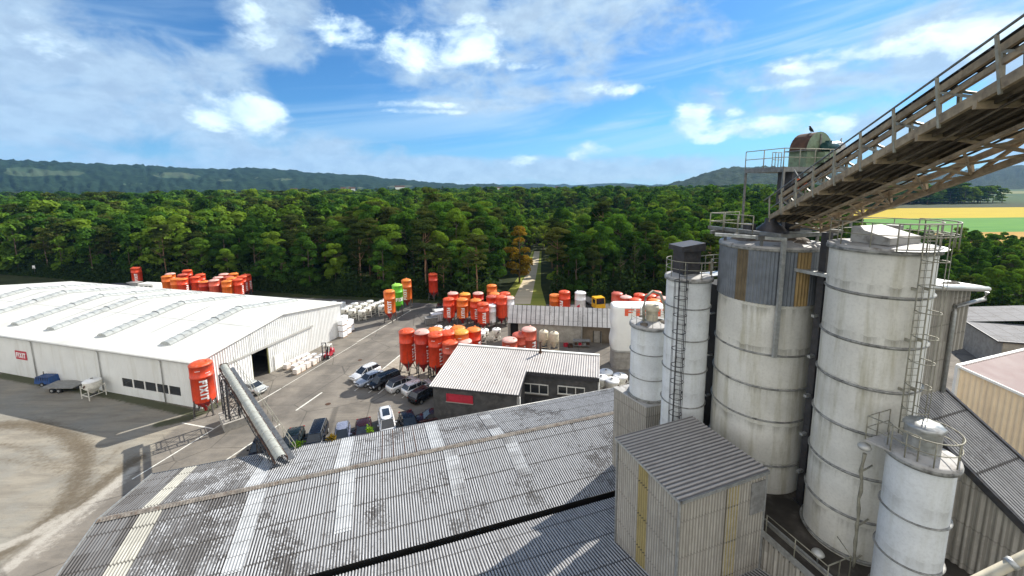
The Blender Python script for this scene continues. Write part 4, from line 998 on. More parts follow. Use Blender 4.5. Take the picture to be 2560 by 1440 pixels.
# ------------------------------------------------------------------ white sheet-metal hall
E_ = Vector((math.cos(R(18)), math.sin(R(18)), 0)); N_ = Vector((math.sin(R(18)), -math.cos(R(18)), 0)); UP = Vector((0, 0, 1))
def wall_poly(mb, a, b, z0, z1, inset=0.0):
    mb.add([(a.x, a.y, z0), (b.x, b.y, z0), (b.x, b.y, z1), (a.x, a.y, z1)], [(0, 1, 2, 3)])
def white_hall():
    A = at(505, 1022); B = at(855, 837); C = at(0, 930); A.z = B.z = C.z = 0
    g = (B - A).normalized(); l = (C - A).normalized(); LG = (B - A).length; LL = 78.0
    ze, zr = 6.4, 8.55
    root = thing('warehouse', 'long white metal warehouse with low pitched white roof and curved skylights', 'warehouse', A)
    # roof slopes, with an overhang of 0.3 m; slab with real thickness
    Dd = A + l * LL; mid = A + g * LG / 2
    def P(u, v, z): return A + g * u + l * v + UP * z
    roofs = []
    mb = MB()
    for u0, z0, u1, z1 in ((-.35, ze, LG / 2, zr), (LG / 2, zr, LG + .35, ze)):
        v0, v1 = -.3, LL
        n = 12
        b = [P(u0, v0, z0 - .12), P(u1, v0, z1 - .12), P(u1, v1, z1 - .12), P(u0, v1, z0 - .12)]
        t_ = [P(u0, v0, z0 + .06), P(u1, v0, z1 + .06), P(u1, v1, z1 + .06), P(u0, v1, z0 + .06)]
        mb.hexa(b, t_)
    roof = mb.build('roof', M['roof_white'], root, True)
    # seams across the roof and along it
    mb = MB()
    for k in range(1, 10):
        for (u0, z0, u1, z1) in ((0, ze, LG / 2, zr), (LG / 2, zr, LG, ze)):
            v = 7.2 * k + .8
            mb.bar(P(u0, v, z0 + .07), P(u1, v, z1 + .07), .09, .05)
    for f in (.33, .66):
        for s in (1, -1):
            u = LG / 2 * f if s > 0 else LG - LG / 2 * f
            mb.bar(P(u, 0, ze + (zr - ze) * f + .07), P(u, LL, ze + (zr - ze) * f + .07), .05, .03)
    mb.build('roof_seam', M['steel'], roof, True)
    # walls
    def rib_wall(name, O, U, L, z0, ztop, mat, pitch=.25, amp=.035):
        mb = MB(); mb.corr(O + UP * z0, U, UP, L, 1.0, pitch, amp, 8, 1, True, lambda u: ztop(u) - z0); return mb.build(name, mat, root, True)
    gz = lambda u: ze - .1 + (zr - ze) * (1 - abs(u - LG / 2) / (LG / 2))
    # door position along the gable
    d0 = (at(626, 952) - A).dot(g); d1 = (at(676, 934) - A).dot(g); dz = 4.3
    rib_wall('gable_wall', A, g, d0, 0, gz, M['white_ribbed'], .36, .045)
    rib_wall('gable_wall', A + g * d1, g, LG - d1, 0, lambda u: gz(u + d1), M['white_ribbed'], .36, .045)
    rib_wall('gable_wall', A + g * d0, g, d1 - d0, dz, lambda u: gz(u + d0), M['white_ribbed'], .36, .045)
    # long wall with the window band
    w0, w1 = (at(474, 1005) - A).dot(l), (at(312, 985) - A).dot(l); wz0, wz1 = 1.2, 2.55
    lv = lambda u: ze - .12
    rib_wall('side_wall', A, l, w0, 0, lv, M['wall_white'], .3, .012)
    rib_wall('side_wall', A + l * w1, l, LL - w1, 0, lv, M['wall_white'], .3, .012)
    rib_wall('side_wall', A + l * w0, l, w1 - w0, 0, lambda u: wz0, M['wall_white'], .3, .012)
    rib_wall('side_wall', A + l * w0, l, w1 - w0, wz1, lv, M['wall_white'], .3, .012)
    mb = MB(); wall_poly(mb, A + g * LG, A + g * LG + l * LL, 0, ze - .12); mb.build('back_wall', M['wall_white'], root, True)
    mb = MB(); n5 = 5; W = w1 - w0
    for k in range(n5):
        a = w0 + W * k / n5; b = w0 + W * (k + 1) / n5 - .0
        f = MB(); ins = g * .06
        for (p, q) in (((a, wz0), (b, wz0)), ((a, wz1), (b, wz1)), ((a, wz0), (a, wz1)), ((b, wz0), (b, wz1))):
            f.bar(A + l * (p[0] + (.05 if p[0] == a else -.05)) + UP * (p[1]) + ins, A + l * (q[0] + (.05 if q[0] == a else -.05)) + UP * (q[1]) + ins, .09)
        fr = f.build('window', M['white_paint'], root, True)
        gl = MB(); o = A + g * .1
        gl.add([o + l * (a + .02) + UP * wz0, o + l * (b - .02) + UP * wz0, o + l * (b - .02) + UP * wz1, o + l * (a + .02) + UP * wz1], [(0, 1, 2, 3)])
        gl.build('pane', M['glass_dark'], fr, True)
    mb = MB()                                   # gutter
    mb.tube([P(-.45, 0 - .3, ze - .05), P(-.45, LL, ze - .05)], .13, 8); mb.build('gutter', M['flashing'], root, True)
    for px in ((436, 997), (269, 975), (119, 940), (3, 925)):
        v = (at(px[0], px[1]) - A).dot(l); mb = MB(); mb.tube([P(-.42, v, ze - .1), P(-.12, v, ze - .5), P(-.12, v, 0.02)], .07, 8); mb.build('downpipe', M['flashing'], root, True)
    mb = MB(); mb.bar(P(LG / 2, -.33, zr + .0), P(-.35, -.33, ze), .08, .26); mb.bar(P(LG / 2, -.33, zr), P(LG + .35, -.33, ze), .08, .26); mb.build('verge', M['white_paint'], root, True)
    # sliding door, its rail, the dark interior with stacked goods
    mb = MB(); off = l * -.14
    mb.corr(P(d0 - 3.9, -.16, .12), g, UP, 3.8, dz - .05, .4, .03, 8, 1, True); mb.build('sliding_door', M['white_ribbed'], root, True)
    mb = MB(); mb.bar(P(d0 - 4.3, -.2, dz + .15), P(d1 + 9.5, -.2, dz + .15), .16, .3); mb.build('door_rail', M['flashing'], root, True)
    mb = MB(); mb.bar(P(d1 + .06, -.02, 0), P(d1 + .06, -.02, dz), .14); mb.bar(P(d0 - .04, -.02, 0), P(d0 - .04, -.02, dz), .1); mb.bar(P(d0, -.02, dz - .02), P(d1, -.02, dz - .02), .1); mb.build('door_frame', basic('olive_door_frame', (.16, .16, .06), .6), root, True)
    mb = MB()
    q = [P(d0 - 5, 1, .03), P(d1 + 5, 1, .03), P(d1 + 5, 12, .03), P(d0 - 5, 12, .03)]
    mb.add(q, [(0, 1, 2, 3)]); mb.build('interior_floor', M['dark_plaster'], root, True)
    mb = MB()
    dd = (d1 + 1.2); mb.corr(P(dd, -.1, .05), g, UP, 1.7, 2.2, .5, .01, 6, 1, True)
    mb.bar(P(dd - .05, -.12, 0), P(dd - .05, -.12, 2.3), .08); mb.bar(P(dd + 1.75, -.12, 0), P(dd + 1.75, -.12, 2.3), .08); mb.bar(P(dd - .05, -.12, 2.3), P(dd + 1.75, -.12, 2.3), .08); mb.build('side_door', M['white_paint'], root, True)
    # barrel skylights running up one slope and down the other
    def skyl(v, k):
        n = 22; w = 1.9; hh = .48
        arcs = [(math.cos(PI * i / 8), math.sin(PI * i / 8)) for i in range(9)]
        us = np.linspace(LG * .09 if True else 0, LG * .93, 2 * n + 1)
        vs = []; fs = []
        for j, u in enumerate(us):
            z = ze + .05 + (zr - ze) * (1 - abs(u - LG / 2) / (LG / 2))
            for (cx, cz) in arcs: vs.append(P(u, v + cx * w / 2, z + cz * hh))
        for j in range(len(us) - 1):
            for i in range(8): fs.append((j * 9 + i, j * 9 + i + 1, (j + 1) * 9 + i + 1, (j + 1) * 9 + i))
        fs.append(tuple(range(9))); fs.append(tuple((len(us) - 1) * 9 + i for i in range(8, -1, -1)))
        mb = MB(); mb.add(vs, fs); s = mb.build('skylight', M['skylight'], root, True)
        mb = MB()
        for j in range(0, len(us), 2):
            u = us[j]; z = ze + .06 + (zr - ze) * (1 - abs(u - LG / 2) / (LG / 2))
            big = j in (n, n - 8, n + 10)
            mb.tube([P(u, v + cx * (w / 2 + .02), z + cz * (hh + (.06 if big else .015))) for cx, cz in arcs], .06 if big else .022, 5)
        for sg in (-1, 1):
            for (ua, ub) in ((us[0], LG / 2), (LG / 2, us[-1])):
                za, zb_ = [ze + .1 + (zr - ze) * (1 - abs(u - LG / 2) / (LG / 2)) for u in (ua, ub)]
                mb.bar(P(ua, v + sg * (w / 2 + .06), za), P(ub, v + sg * (w / 2 + .06), zb_), .1, .14)
        mb.build('skylight_rib', M['galv'], s, True)
    base = A
    for k, (sx, sy) in enumerate(((495, 835), (340, 818), (210, 805), (112, 797), (8, 787), (-90, 777))):
        q = at(sx, sy, ze + .4); v = (q - A).dot(l) / 1.0
        # account for the hall's slight skew
        uu = (q - A); det = g.x * l.y - g.y * l.x; v = (g.x * uu.y - g.y * uu.x) / det
        skyl(v, k)
    # sign on the long wall
    c = at(46, 889 + 0); v = None
    q0 = P(-.06, 0, 0); nrm = g
    s0 = on_plane(31, 880, q0, nrm); s1 = on_plane(62, 900, q0, nrm)
    v0 = (s0 - A).dot(l); v1 = (s1 - A).dot(l); zt, zb_ = s0.z, s1.z
    mb = MB(); L = abs(v0 - v1); cz = (zt + zb_) / 2; va = max(v0, v1)
    H2 = 1.35
    mb.hexa([P(-.07, va, cz - H2 / 2), P(-.07, va - L, cz - H2 / 2), P(-.02, va - L, cz - H2 / 2), P(-.02, va, cz - H2 / 2)], [P(-.07, va, cz + H2 / 2), P(-.07, va - L, cz + H2 / 2), P(-.02, va - L, cz + H2 / 2), P(-.02, va, cz + H2 / 2)])
    sg = mb.build('wall_sign', M['red_sign'], root, True)
    qs, LW = word_quads('FIXIT', .1, 1); mb = MB(); sc_ = L * .84 / LW
    for qd in qs: mb.add([P(-.078, va - L * .08 - u * sc_, cz - H2 * .3 + vv * H2 * .6) for u, vv in qd], [(0, 1, 2, 3)])
    mb.build('lettering', M['lettering'], sg, True)
    return A, g, l, P
HA, Hg, Hl, HP = white_hall()

# ------------------------------------------------------------------ big fibre-cement roofed halls in front
RA = at(377, 1190, 6.0)          # far left eave corner
def RP(s, w, z): return Vector((RA.x, RA.y, 0)) + E_ * s + N_ * w + UP * z
def fibre_hall():
    root = thing('production_hall', 'wide hall with weathered corrugated fibre cement roof, pale strips and mossy ridge', 'hall', RP(0, 7, 0))
    LEN = 43.0; ze, zr, zg = 6.0, 7.25, 6.25; wr, wg = 5.9, 13.25
    def slope(name, w0, z0, w1, z1, mat, s0=0.0, s1=LEN, lift=0.0, amp=.026, parent=root, flip=False):
        a = RP(s0, w0, z0 + lift); V = RP(s0, w1, z1 + lift) - a; L = V.length
        k0 = round(s0 / .177) * .177
        mb = MB(); mb.corr(RP(k0, w0, z0 + lift), E_, V, s1 - k0, L, .177, amp, 8, max(2, int(L / 1.2)))
        mb.uv = [(u + k0, v) for u, v in mb.uv]
        return mb.build(name, mat, parent, True)
    r1 = slope('far_roof_slope', -.3, ze - .07, wr, zr, M['fibre'])
    r2 = slope('near_roof_slope', wr, zr, wg, zg, M['fibre'])
    n1 = lambda name, a, za, b, zb, s, wdt, mat: slope(name, a, za, b, zb, mat, s, s + wdt, .012 + .01)
    for s in (7.9, 13.8, 21.1, 26.2): n1('skylight_strip', -.32, ze - .075, wr - .1, zr - .02, s, 1.06, M['sky_strip'])
    for s, wl in ((8.5, 6.0), (14.3, 5.2), (21.9, 4.6), (26.9, 4.3)):
        n1('skylight_strip', wr + .1, zr - .015, wr + wl, zr + (zg - zr) * wl / (wg - wr), s, 1.06, M['sky_strip'])
    n1('yellowed_strip', -.32, ze - .075, wr - .1, zr - .02, 2.1, .9, M['sky_cream']); n1('yellowed_strip', wr + .1, zr - .015, wr + 5.0, zr + (zg - zr) * 5 / (wg - wr), 2.3, 1.2, M['sky_cream'])
    mb = MB(); rr = random.Random(4)
    pts = []
    for side in (-1, 1):
        vs = []; fs = []
        nn = int(LEN / .09)
        for i in range(nn + 1):
            s = i * LEN / nn; ph = math.cos(2 * PI * s / .177)
            for (dw, dz) in ((0, .1), (.1, .075), (.24, .02)):
                vs.append(RP(s, wr + side * dw * (1 + .12 * ph), zr + dz + .012 * ph * (dw > .05)))
        for i in range(nn):
            for k in range(2): fs.append((i * 3 + k, i * 3 + k + 1, (i + 1) * 3 + k + 1, (i + 1) * 3 + k) if side > 0 else (i * 3 + k, (i + 1) * 3 + k, (i + 1) * 3 + k + 1, i * 3 + k + 1))
        mb.add(vs, fs)
    mb.build('ridge_cap', M['brown_moss'], root, True)
    # second hall, its roof climbing from a valley gutter coloured black for shade
    w2, z2 = 13.62, 6.1; w3 = 26.0; z3 = z2 + (w3 - w2) * .268
    slope('second_roof_slope', w2, z2, w3, z3, M['fibre_clean'], -6.0, 42)
    slope('skylight_strip', w2 + 4.6, z2 + 4.6 * .268, w2 + 11.5, z2 + 11.5 * .268, M['sky_strip'], 32.6, 33.6, .02)
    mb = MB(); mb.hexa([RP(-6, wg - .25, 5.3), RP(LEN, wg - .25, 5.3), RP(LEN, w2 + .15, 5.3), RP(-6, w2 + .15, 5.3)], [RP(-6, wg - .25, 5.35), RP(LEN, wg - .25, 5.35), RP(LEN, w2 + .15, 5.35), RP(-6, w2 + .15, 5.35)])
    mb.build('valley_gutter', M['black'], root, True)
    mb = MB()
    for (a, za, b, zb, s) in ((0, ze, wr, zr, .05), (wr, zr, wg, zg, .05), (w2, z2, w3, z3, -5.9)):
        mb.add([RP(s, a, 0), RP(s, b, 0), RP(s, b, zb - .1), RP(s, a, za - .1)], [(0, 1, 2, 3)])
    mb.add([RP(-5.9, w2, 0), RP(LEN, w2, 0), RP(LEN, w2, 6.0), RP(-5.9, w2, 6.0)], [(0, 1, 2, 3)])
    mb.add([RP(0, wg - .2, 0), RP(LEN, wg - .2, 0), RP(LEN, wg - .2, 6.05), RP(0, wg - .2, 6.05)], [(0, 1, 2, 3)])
    mb.build('wall', M['black'], root, True)  # walls black too, so the gap reads as deep shade
    mb = MB(); mb.corr(RP(0, 0, 0), E_, UP, LEN, ze - .15, .177, .02, 5, 1); mb.build('far_wall', M['wall_corr'], root, True)
    mb = MB(); mb.tube([RP(-.1, -.42, ze - .18), RP(LEN, -.42, ze - .18)], .1, 6); mb.build('gutter', M['steel'], root, True)
    for (s, sgn) in ((-.06, 1),):
        mb = MB(); mb.bar(RP(s, -.3, ze - .06), RP(s, wr, zr + .02), .05, .18); mb.bar(RP(s, wr, zr + .02), RP(s, wg, zg + .02), .05, .18); mb.build('verge', M['galv'], root, True)
    mb = MB()
    for s in (15.9, 16.8, 17.6, 18.5): 
        ss = round((s + 1.3) / .177) * .177 + .088; mb.bar(RP(ss, -.25, ze - .055), RP(ss, wr - .3, zr - .04), .06, .03)
    mb.build('rusty_groove', M['rust'], root, True)
fibre_hall()

# ------------------------------------------------------------------ L-shaped office with a pale ribbed roof
def office():
    z1 = 5.1
    a = at(1082, 961, z1); bq = at(1292, 982, z1)
    u = (bq - a); u.z = 0; W1 = u.length; u.normalize(); n = Vector((-u.y, u.x, 0))         # n points away from the tower
    root = thing('office_building', 'L-shaped dark plastered office with pale ribbed pitched roof', 'building', (a.x, a.y, 0))
    O = Vector((a.x, a.y, 0))
    def P(s, w, z): return O + u * s + n * w + UP * z
    # depth of the block from the back edge
    best = None
    for zi in np.arange(5.2, 8.5, .05):
        q = at(1155, 862, zi) - O; 
        if best is None or abs(q.dot(u) - 0.2) < best[0]: best = (abs(q.dot(u) - .2), zi, q.dot(n))
    zb, DP = best[1], best[2]
    k = (zb - z1) / DP
    q = at(1310, 927, z1 + 3.0 * k); wi = (q - O).dot(n)
    q = at(1310, 927, z1 + wi * k); wi = (q - O).dot(n); 
    nrm = (UP - n * k).normalized(); far = on_plane(1499, 887, P(0, 0, z1), nrm); L2 = (far - O).dot(u)
    print('office', W1, zb, DP, wi, L2)
    mb = MB(); 
    def slab(s0, s1, w0, w1, nm):
        mb = MB(); V = P(s0, w1, z1 + w1 * k) - P(s0, w0, z1 + w0 * k); mb.corr(P(s0, w0, z1 + w0 * k), u, V, s1 - s0, V.length, .3, .028, 8, 1, True)
        return mb.build(nm, M['office_roof'], root, True)
    r = slab(-.3, W1 + .3, -.4, DP, 'roof'); slab(W1 + .3, L2, wi, DP, 'roof')
    mb = MB(); mb.bar(P(-.3, DP, zb + .06), P(L2, DP, zb + .06), .35, .12); mb.build('ridge_flashing', M['white_paint'], root, True)
    mb = MB(); mb.bar(P(W1 + .3, -.4, z1 - .16), P(W1 + .3, wi, z1 + wi * k - .06), .06, .22); mb.bar(P(W1 + .3, wi - .05, z1 + wi * k - .3), P(L2, wi - .05, z1 + wi * k - .3), .1, .5)
    mb.bar(P(-.3, -.42, z1 - .12), P(W1 + .3, -.42, z1 - .12), .1, .14); mb.build('fascia', M['darksteel'], root, True)
    mb = MB()
    for (s0, w0, s1, w1) in ((0, 0, W1, 0), (W1, 0, W1, wi + .4), (W1, wi + .4, L2 - .2, wi + .4), (L2 - .2, wi + .4, L2 - .2, DP), (L2 - .2, DP, 0, DP), (0, DP, 0, 0)):
        A, B = P(s0, w0, 0), P(s1, w1, 0); za, zb_ = z1 + w0 * k - .06, z1 + w1 * k - .06
        mb.add([A, B, B + UP * zb_, A + UP * za], [(0, 1, 2, 3)])
    mb.build('wall', M['dark_plaster'], root, True)
    def window(s0, s1, z0, z2, w, nm, mat, nf, pane=True):
        f = MB(); o = -.05
        for i in range(nf + 1):
            s = s0 + (s1 - s0) * i / nf; f.bar(P(s, w + o, z0), P(s, w + o, z2), .09)
        for z in (z0, z2): f.bar(P(s0 - .04, w + o, z), P(s1 + .04, w + o, z), .1)
        fr = f.build(nm, mat, root, True)
        g = MB(); g.add([P(s0, w - .02, z0), P(s1, w - .02, z0), P(s1, w - .02, z2), P(s0, w - .02, z2)], [(0, 1, 2, 3)])
        g.build('pane', M['glass_dark'] if pane else M['red_sign'], fr, True)
        sl = MB(); sl.box(P((s0 + s1) / 2, w - .1, z0 - .08), (s1 - s0 + .2, .22, .06), math.atan2(u.y, u.x)); sl.build('sill', M['concrete'], fr, True)
    c0 = on_plane(1117, 984, P(0, 0, 0), n); c1 = on_plane(1182, 1008, P(0, 0, 0), n)
    window((c0 - O).dot(u), (c1 - O).dot(u), c1.z, c0.z, 0, 'red_shuttered_window', M['red_sign'], 1, False)
    W = wi + .4
    for x0, x1, y0, y1 in ((1305, 1370, 957, 983), (1395, 1461, 964, 986)):
        c0 = on_plane(x0, y0, P(0, W, 0), n); c1 = on_plane(x1, y1 + 3, P(0, W, 0), n)
        window((c0 - O).dot(u), (c1 - O).dot(u), c1.z, c0.z, W, 'window', M['white_paint'], 3)
    mb = MB(); mb.tube([P(L2 - .05, wi + .3, 0), P(L2 - .05, wi + .3, z1 + wi * k - .3)], .09, 8); mb.build('downpipe', M['white_paint'], root, True)
    mb = MB(); mb.tube([P(W1 + .42, -.3, z1 - .3), P(W1 + .42, -.3, 0)], .06, 8); mb.build('downpipe', M['white_paint'], root, True)
    # chimney through the roof
    c = on_plane(1351, 882, P(0, 0, z1), nrm); mb = MB(); mb.tube([c - UP * .2, c + UP * 1.5], .14, 12); mb.tube([c + UP * 1.5, c + UP * 1.6], .19, 12); mb.tube([c - UP * .05, c + UP * .12], .24, 12)
    mb.build('chimney', M['rust'], root, True)
    # steps down to the door in the corner
    mb = MB()
    s0 = W1 + .5
    for i in range(6): mb.box(P(s0 + 3.2 + i * .28, W - .9, 1.0 - i * .17), (.3, 1.1, .1), math.atan2(u.y, u.x))
    for ww in (W - 1.4, W - .4):
        mb.tube([P(s0 + .4, ww, 2.1), P(s0 + 3.1, ww, 2.1), P(s0 + 4.7, ww, 1.1)], .03, 6); mb.tube([P(s0 + .4, ww, 1.6), P(s0 + 3.1, ww, 1.6), P(s0 + 4.7, ww, .6)], .025, 6)
        for i in range(6):
            zz = 2.1 if i < 4 else 2.1 - (i - 3) * .45; mb.tube([P(s0 + .4 + i * .86, ww, zz - 1.1), P(s0 + .4 + i * .86, ww, zz)], .025, 6)
    mb.box(P(s0 + 1.7, W - .9, 1.05), (3.0, 1.1, .1), math.atan2(u.y, u.x)); mb.build('steps', M['steel'], root, True)
office()

# ------------------------------------------------------------------ grey shed with fibre roof
def shed():
    z1 = 3.4; a = at(1270, 805, z1); b = at(1530, 818, z1); O = Vector((a.x, a.y, 0)); u = (b - a); L = u.length; u.normalize(); n = Vector((-u.y, u.x, 0))
    def P(s, w, z): return O + u * s + n * w + UP * z
    best = None
    for zi in np.arange(3.5, 6.5, .05):
        q = at(1532, 772, zi) - O; v = abs(q.dot(u) - L)
        if best is None or v < best[0]: best = (v, zi, q.dot(n))
    z2, DP = best[1], best[2]
    print('shed', L, z2, DP)
    root = thing('shed', 'low grey shed with chequered old fibre roof behind the office', 'shed', (a.x, a.y, 0))
    mb = MB(); V = P(0, DP, z2) - P(0, -.3, z1 - .05); mb.corr(P(0, -.3, z1 - .05), u, V, L, V.length, .177, .015, 8, 2); mb.build('roof', M['fibre_shed'], root, True)
    mb = MB()
    for k in range(1, 22): s = L * k / 22; mb.bar(P(s, -.3, z1 - .03), P(s, DP, z2 + .02), .1, .05)
    for f in (.33, .66): mb.bar(P(0, DP * f, z1 + (z2 - z1) * f + .05), P(L, DP * f, z1 + (z2 - z1) * f + .05), .12, .06)
    mb.build('roof_batten', M['darksteel'], root, True)
    mb = MB()
    s1 = L * .72
    for (s0, w0, sb, wb) in ((L * .1, .2, s1, .2), (L, 0, L, DP), (L, DP, 0, DP), (0, DP, 0, .2), (s1, .2, s1, 1.0), (0, .2, L * .02, .2)):
        A, B = P(s0, w0, 0), P(sb, wb, 0); mb.add([A, B, B + UP * (z1 + (z2 - z1) * wb / DP - .08), A + UP * (z1 + (z2 - z1) * w0 / DP - .08)], [(0, 1, 2, 3)])
    mb.build('wall', M['concrete'], root, True)
    mb = MB(); A, B = P(s1, 1.0, 0), P(L, 1.0, 0); d0, d1 = P(L * .83, 1.0, 0), P(L * .9, 1.0, 0)
    mb.add([A, d0, d0 + UP * 3.2, A + UP * 3.2], [(0, 1, 2, 3)]); mb.add([d1, B, B + UP * 3.2, d1 + UP * 3.2], [(0, 1, 2, 3)]); mb.add([d0 + UP * 2.2, d1 + UP * 2.2, d1 + UP * 3.2, d0 + UP * 3.2], [(0, 1, 2, 3)])
    mb.build('recessed_wall', basic('brownish_board_wall', (.22, .18, .13), .8, 0, .2, 1.5), root, True)
    mb = MB(); mb.add([d0 + n * .4, d1 + n * .4, d1 + n * .4 + UP * 2.2, d0 + n * .4 + UP * 2.2], [(0, 1, 2, 3)]); mb.bar(d0, d0 + UP * 2.2, .1); mb.bar(d1, d1 + UP * 2.2, .1); mb.build('doorway', M['black'], root, True)  # black sheet stands in for the unlit inside
    mb = MB(); mb.box((d1 + n * -.5 + u * .1 + UP * 1.1), (.05, 1.0, 2.15), math.atan2(u.y, u.x)); mb.build('door', M['grey_box'], root, True)
    for s in (.03, s1, L - .1):
        mb = MB(); mb.bar(P(s, 0, 0), P(s, 0, z1 - .1), .14); mb.build('post', M['galv'], root, True)
    mb = MB(); mb.add([P(.4, .6, 0), P(L * .1, .6, 0), P(L * .1, .6, z1 - .4), P(.4, .6, z1 - .4)], [(0, 1, 2, 3)]); mb.build('open_bay_shade', M['black'], root, True)  # dark interior of the bay, painted as a black sheet
    return P, L, u
SP, SL, Su = shed()

# ------------------------------------------------------------------ white bulk tent with red word
def bulk_tent():
    A = at(1530, 924); O = Vector((A.x, A.y, 0)); u = E_.copy(); u = (Vector((math.cos(R(-4)), math.sin(R(-4)), 0))); n = Vector((-u.y, u.x, 0)); W = 8.0; DP = 3.6; H = zabove(A, 1538, 767) - .1
    root = thing('bulk_tent', 'tall white rounded bulk store with large red word, behind the small left silo', 'silo building', (A.x, A.y, 0))
    def P(s, w, z): return O + u * s + n * w + UP * z
    r = .9; pr = []
    for k in range(7): a = PI + PI / 2 * k / 6; pr.append((r + r * math.cos(a), r + r * math.sin(a)))
    for k in range(7): a = 1.5 * PI + PI / 2 * k / 6; pr.append((W - r + r * math.cos(a), r + r * math.sin(a)))
    for k in range(7): a = PI / 2 * k / 6; pr.append((W - r + r * math.cos(a), DP - r + r * math.sin(a)))
    for k in range(7): a = PI / 2 + PI / 2 * k / 6; pr.append((r + r * math.cos(a), DP - r + r * math.sin(a)))
    zs = [(3.0, 0), (3.05, .0), (4.5, .0), (7, .0), (H - .25, 0), (H - .08, .06), (H, .25)]
    def shell(zs):
        vs = []; fs = []; m = len(pr)
        for z, ins in zs:
            for (s, w) in pr:
                s2 = W / 2 + (s - W / 2) * (1 - ins / W * 2); w2 = DP / 2 + (w - DP / 2) * (1 - ins / DP * 2)
                bulge = .12 * math.sin(z * 1.9) * (1 if s < .6 and z < H - 1 else 0)
                vs.append(P(s2 - bulge, w2, z))
        for j in range(len(zs) - 1):
            for i in range(m): fs.append((j * m + i, j * m + (i + 1) % m, (j + 1) * m + (i + 1) % m, (j + 1) * m + i))
        fs.append(tuple((len(zs) - 1) * m + i for i in range(m))); return vs, fs
    mb = MB(); v, f = shell([(3.0 + (H - 3.3) * i / 14, 0) for i in range(15)] + [(H - .12, .05), (H, .22)]); mb.add(v, f, smooth=True); mb.f[-1:] = mb.f[-1:]; mb.smooth[-1] = False
    mb.build('shell', M['white_paint'], root, True)
    mb = MB(); v, f = shell([(0, .1), (3.02, .1)]); mb.add(v, f); mb.build('base', M['concrete'], root, True)
    mb = MB(); v, f = shell([(2.85, -.06), (3.1, -.06)]); mb.add(v, f); mb.build('base_band', M['flashing'], root, True)
    qs, LW = word_quads('FIXIT', .12, 1); mb = MB(); s0 = (on_plane(1562, 778, P(0, 0, 0), n) - O).dot(u); zt = on_plane(1562, 772, P(0, 0, 0), n).z; hh = zt - on_plane(1562, 790, P(0, 0, 0), n).z
    for q in qs: mb.add([P(s0 + uu * hh * 2.0, -.02, zt - hh + vv * hh) for uu, vv in q], [(0, 1, 2, 3)])
    mb.build('lettering', M['orange_sign'], root, True)
bulk_tent()

# ------------------------------------------------------------------ the tall silos
def polar(az_px, D):
    a = math.atan2(*[px_ray(*az_px).x, px_ray(*az_px).y]); return Vector((D * math.sin(a), D * math.cos(a), 0))
def silo_axis(l, r, D):
    a = [math.atan2(px_ray(*q).x, px_ray(*q).y) for q in (l, r)]; m = sum(a) / 2; h = (a[1] - a[0]) / 2
    return Vector((D * math.sin(m), D * math.cos(m), 0)), D * math.sin(h), math.sqrt(D * D - (D * math.sin(h)) ** 2)
PLZ = 10.5
def railing(mb, pts, h=1.05, step=1.2, r=.022, closed=False, mid=True):
    pts = [Vector(p) for p in pts]
    if closed: pts = pts + [pts[0]]
    mb.tube([p + UP * h for p in pts], r, 6)
    if mid: mb.tube([p + UP * h * .52 for p in pts], r * .85, 5)
    acc = 0; last = None
    for a, b in zip(pts[:-1], pts[1:]):
        L = (b - a).length; n = max(1, int(round(L / step)))
        if L < step * .8:
            acc += L
            if last is None or acc >= step: mb.tube([a, a + UP * h], r, 6); acc = 0; last = a
        else:
            for i in range(n): q = a.lerp(b, i / n); mb.tube([q, q + UP * h], r, 6)
            last = b
    mb.tube([pts[-1], pts[-1] + UP * h], r, 6)
def arc(c, r, z, a0, a1, n=24): return [Vector((c.x + r * math.cos(a0 + (a1 - a0) * i / n), c.y + r * math.sin(a0 + (a1 - a0) * i / n), z)) for i in range(n + 1)]
def ladder(root, c, R_, ang, z0, z1, cage=True, w=.42, mat=None, cz0=None):
    mat = mat or M['railing']
    o = Vector((math.cos(ang), math.sin(ang), 0)); t_ = Vector((-o.y, o.x, 0)); b = Vector((c.x, c.y, 0)) + o * (R_ + .22)
    mb = MB()
    for s in (-1, 1): mb.tube([b + t_ * (s * w / 2) + UP * z0, b + t_ * (s * w / 2) + UP * z1], .028, 6)
    z = z0 + .2
    while z < z1: mb.tube([b - t_ * (w / 2) + UP * z, b + t_ * (w / 2) + UP * z], .014, 4); z += .3
    z = z0 + .8
    while z < z1 - 1:
        for s in (-1, 1): mb.bar(b + t_ * (s * w / 2) + UP * z, b + t_ * (s * w / 2) - o * .24 + UP * z, .05, .12)
        z += 2.2
    l = mb.build('ladder', mat, root, True)
    if cage:
        mb = MB(); cz = (cz0 if cz0 is not None else z0 + 2.2); rc = .38; cc = b + o * .34
        z = cz
        hoops = []
        while z <= z1 + .01: hoops.append(z); z += 1.05
        for z in hoops:
            pts = [b + t_ * (-w / 2) + UP * z] + [cc + (o * math.cos(a) + t_ * math.sin(a)) * rc + UP * z for a in np.linspace(-1.9, 1.9, 12)] + [b + t_ * (w / 2) + UP * z]
            mb.tube(pts, .022, 5)
        for a in (-1.5, -.75, 0, .75, 1.5): p = cc + (o * math.cos(a) + t_ * math.sin(a)) * rc; mb.tube([p + UP * cz, p + UP * hoops[-1]], .016, 4)
        mb.build('cage', mat, l, True)
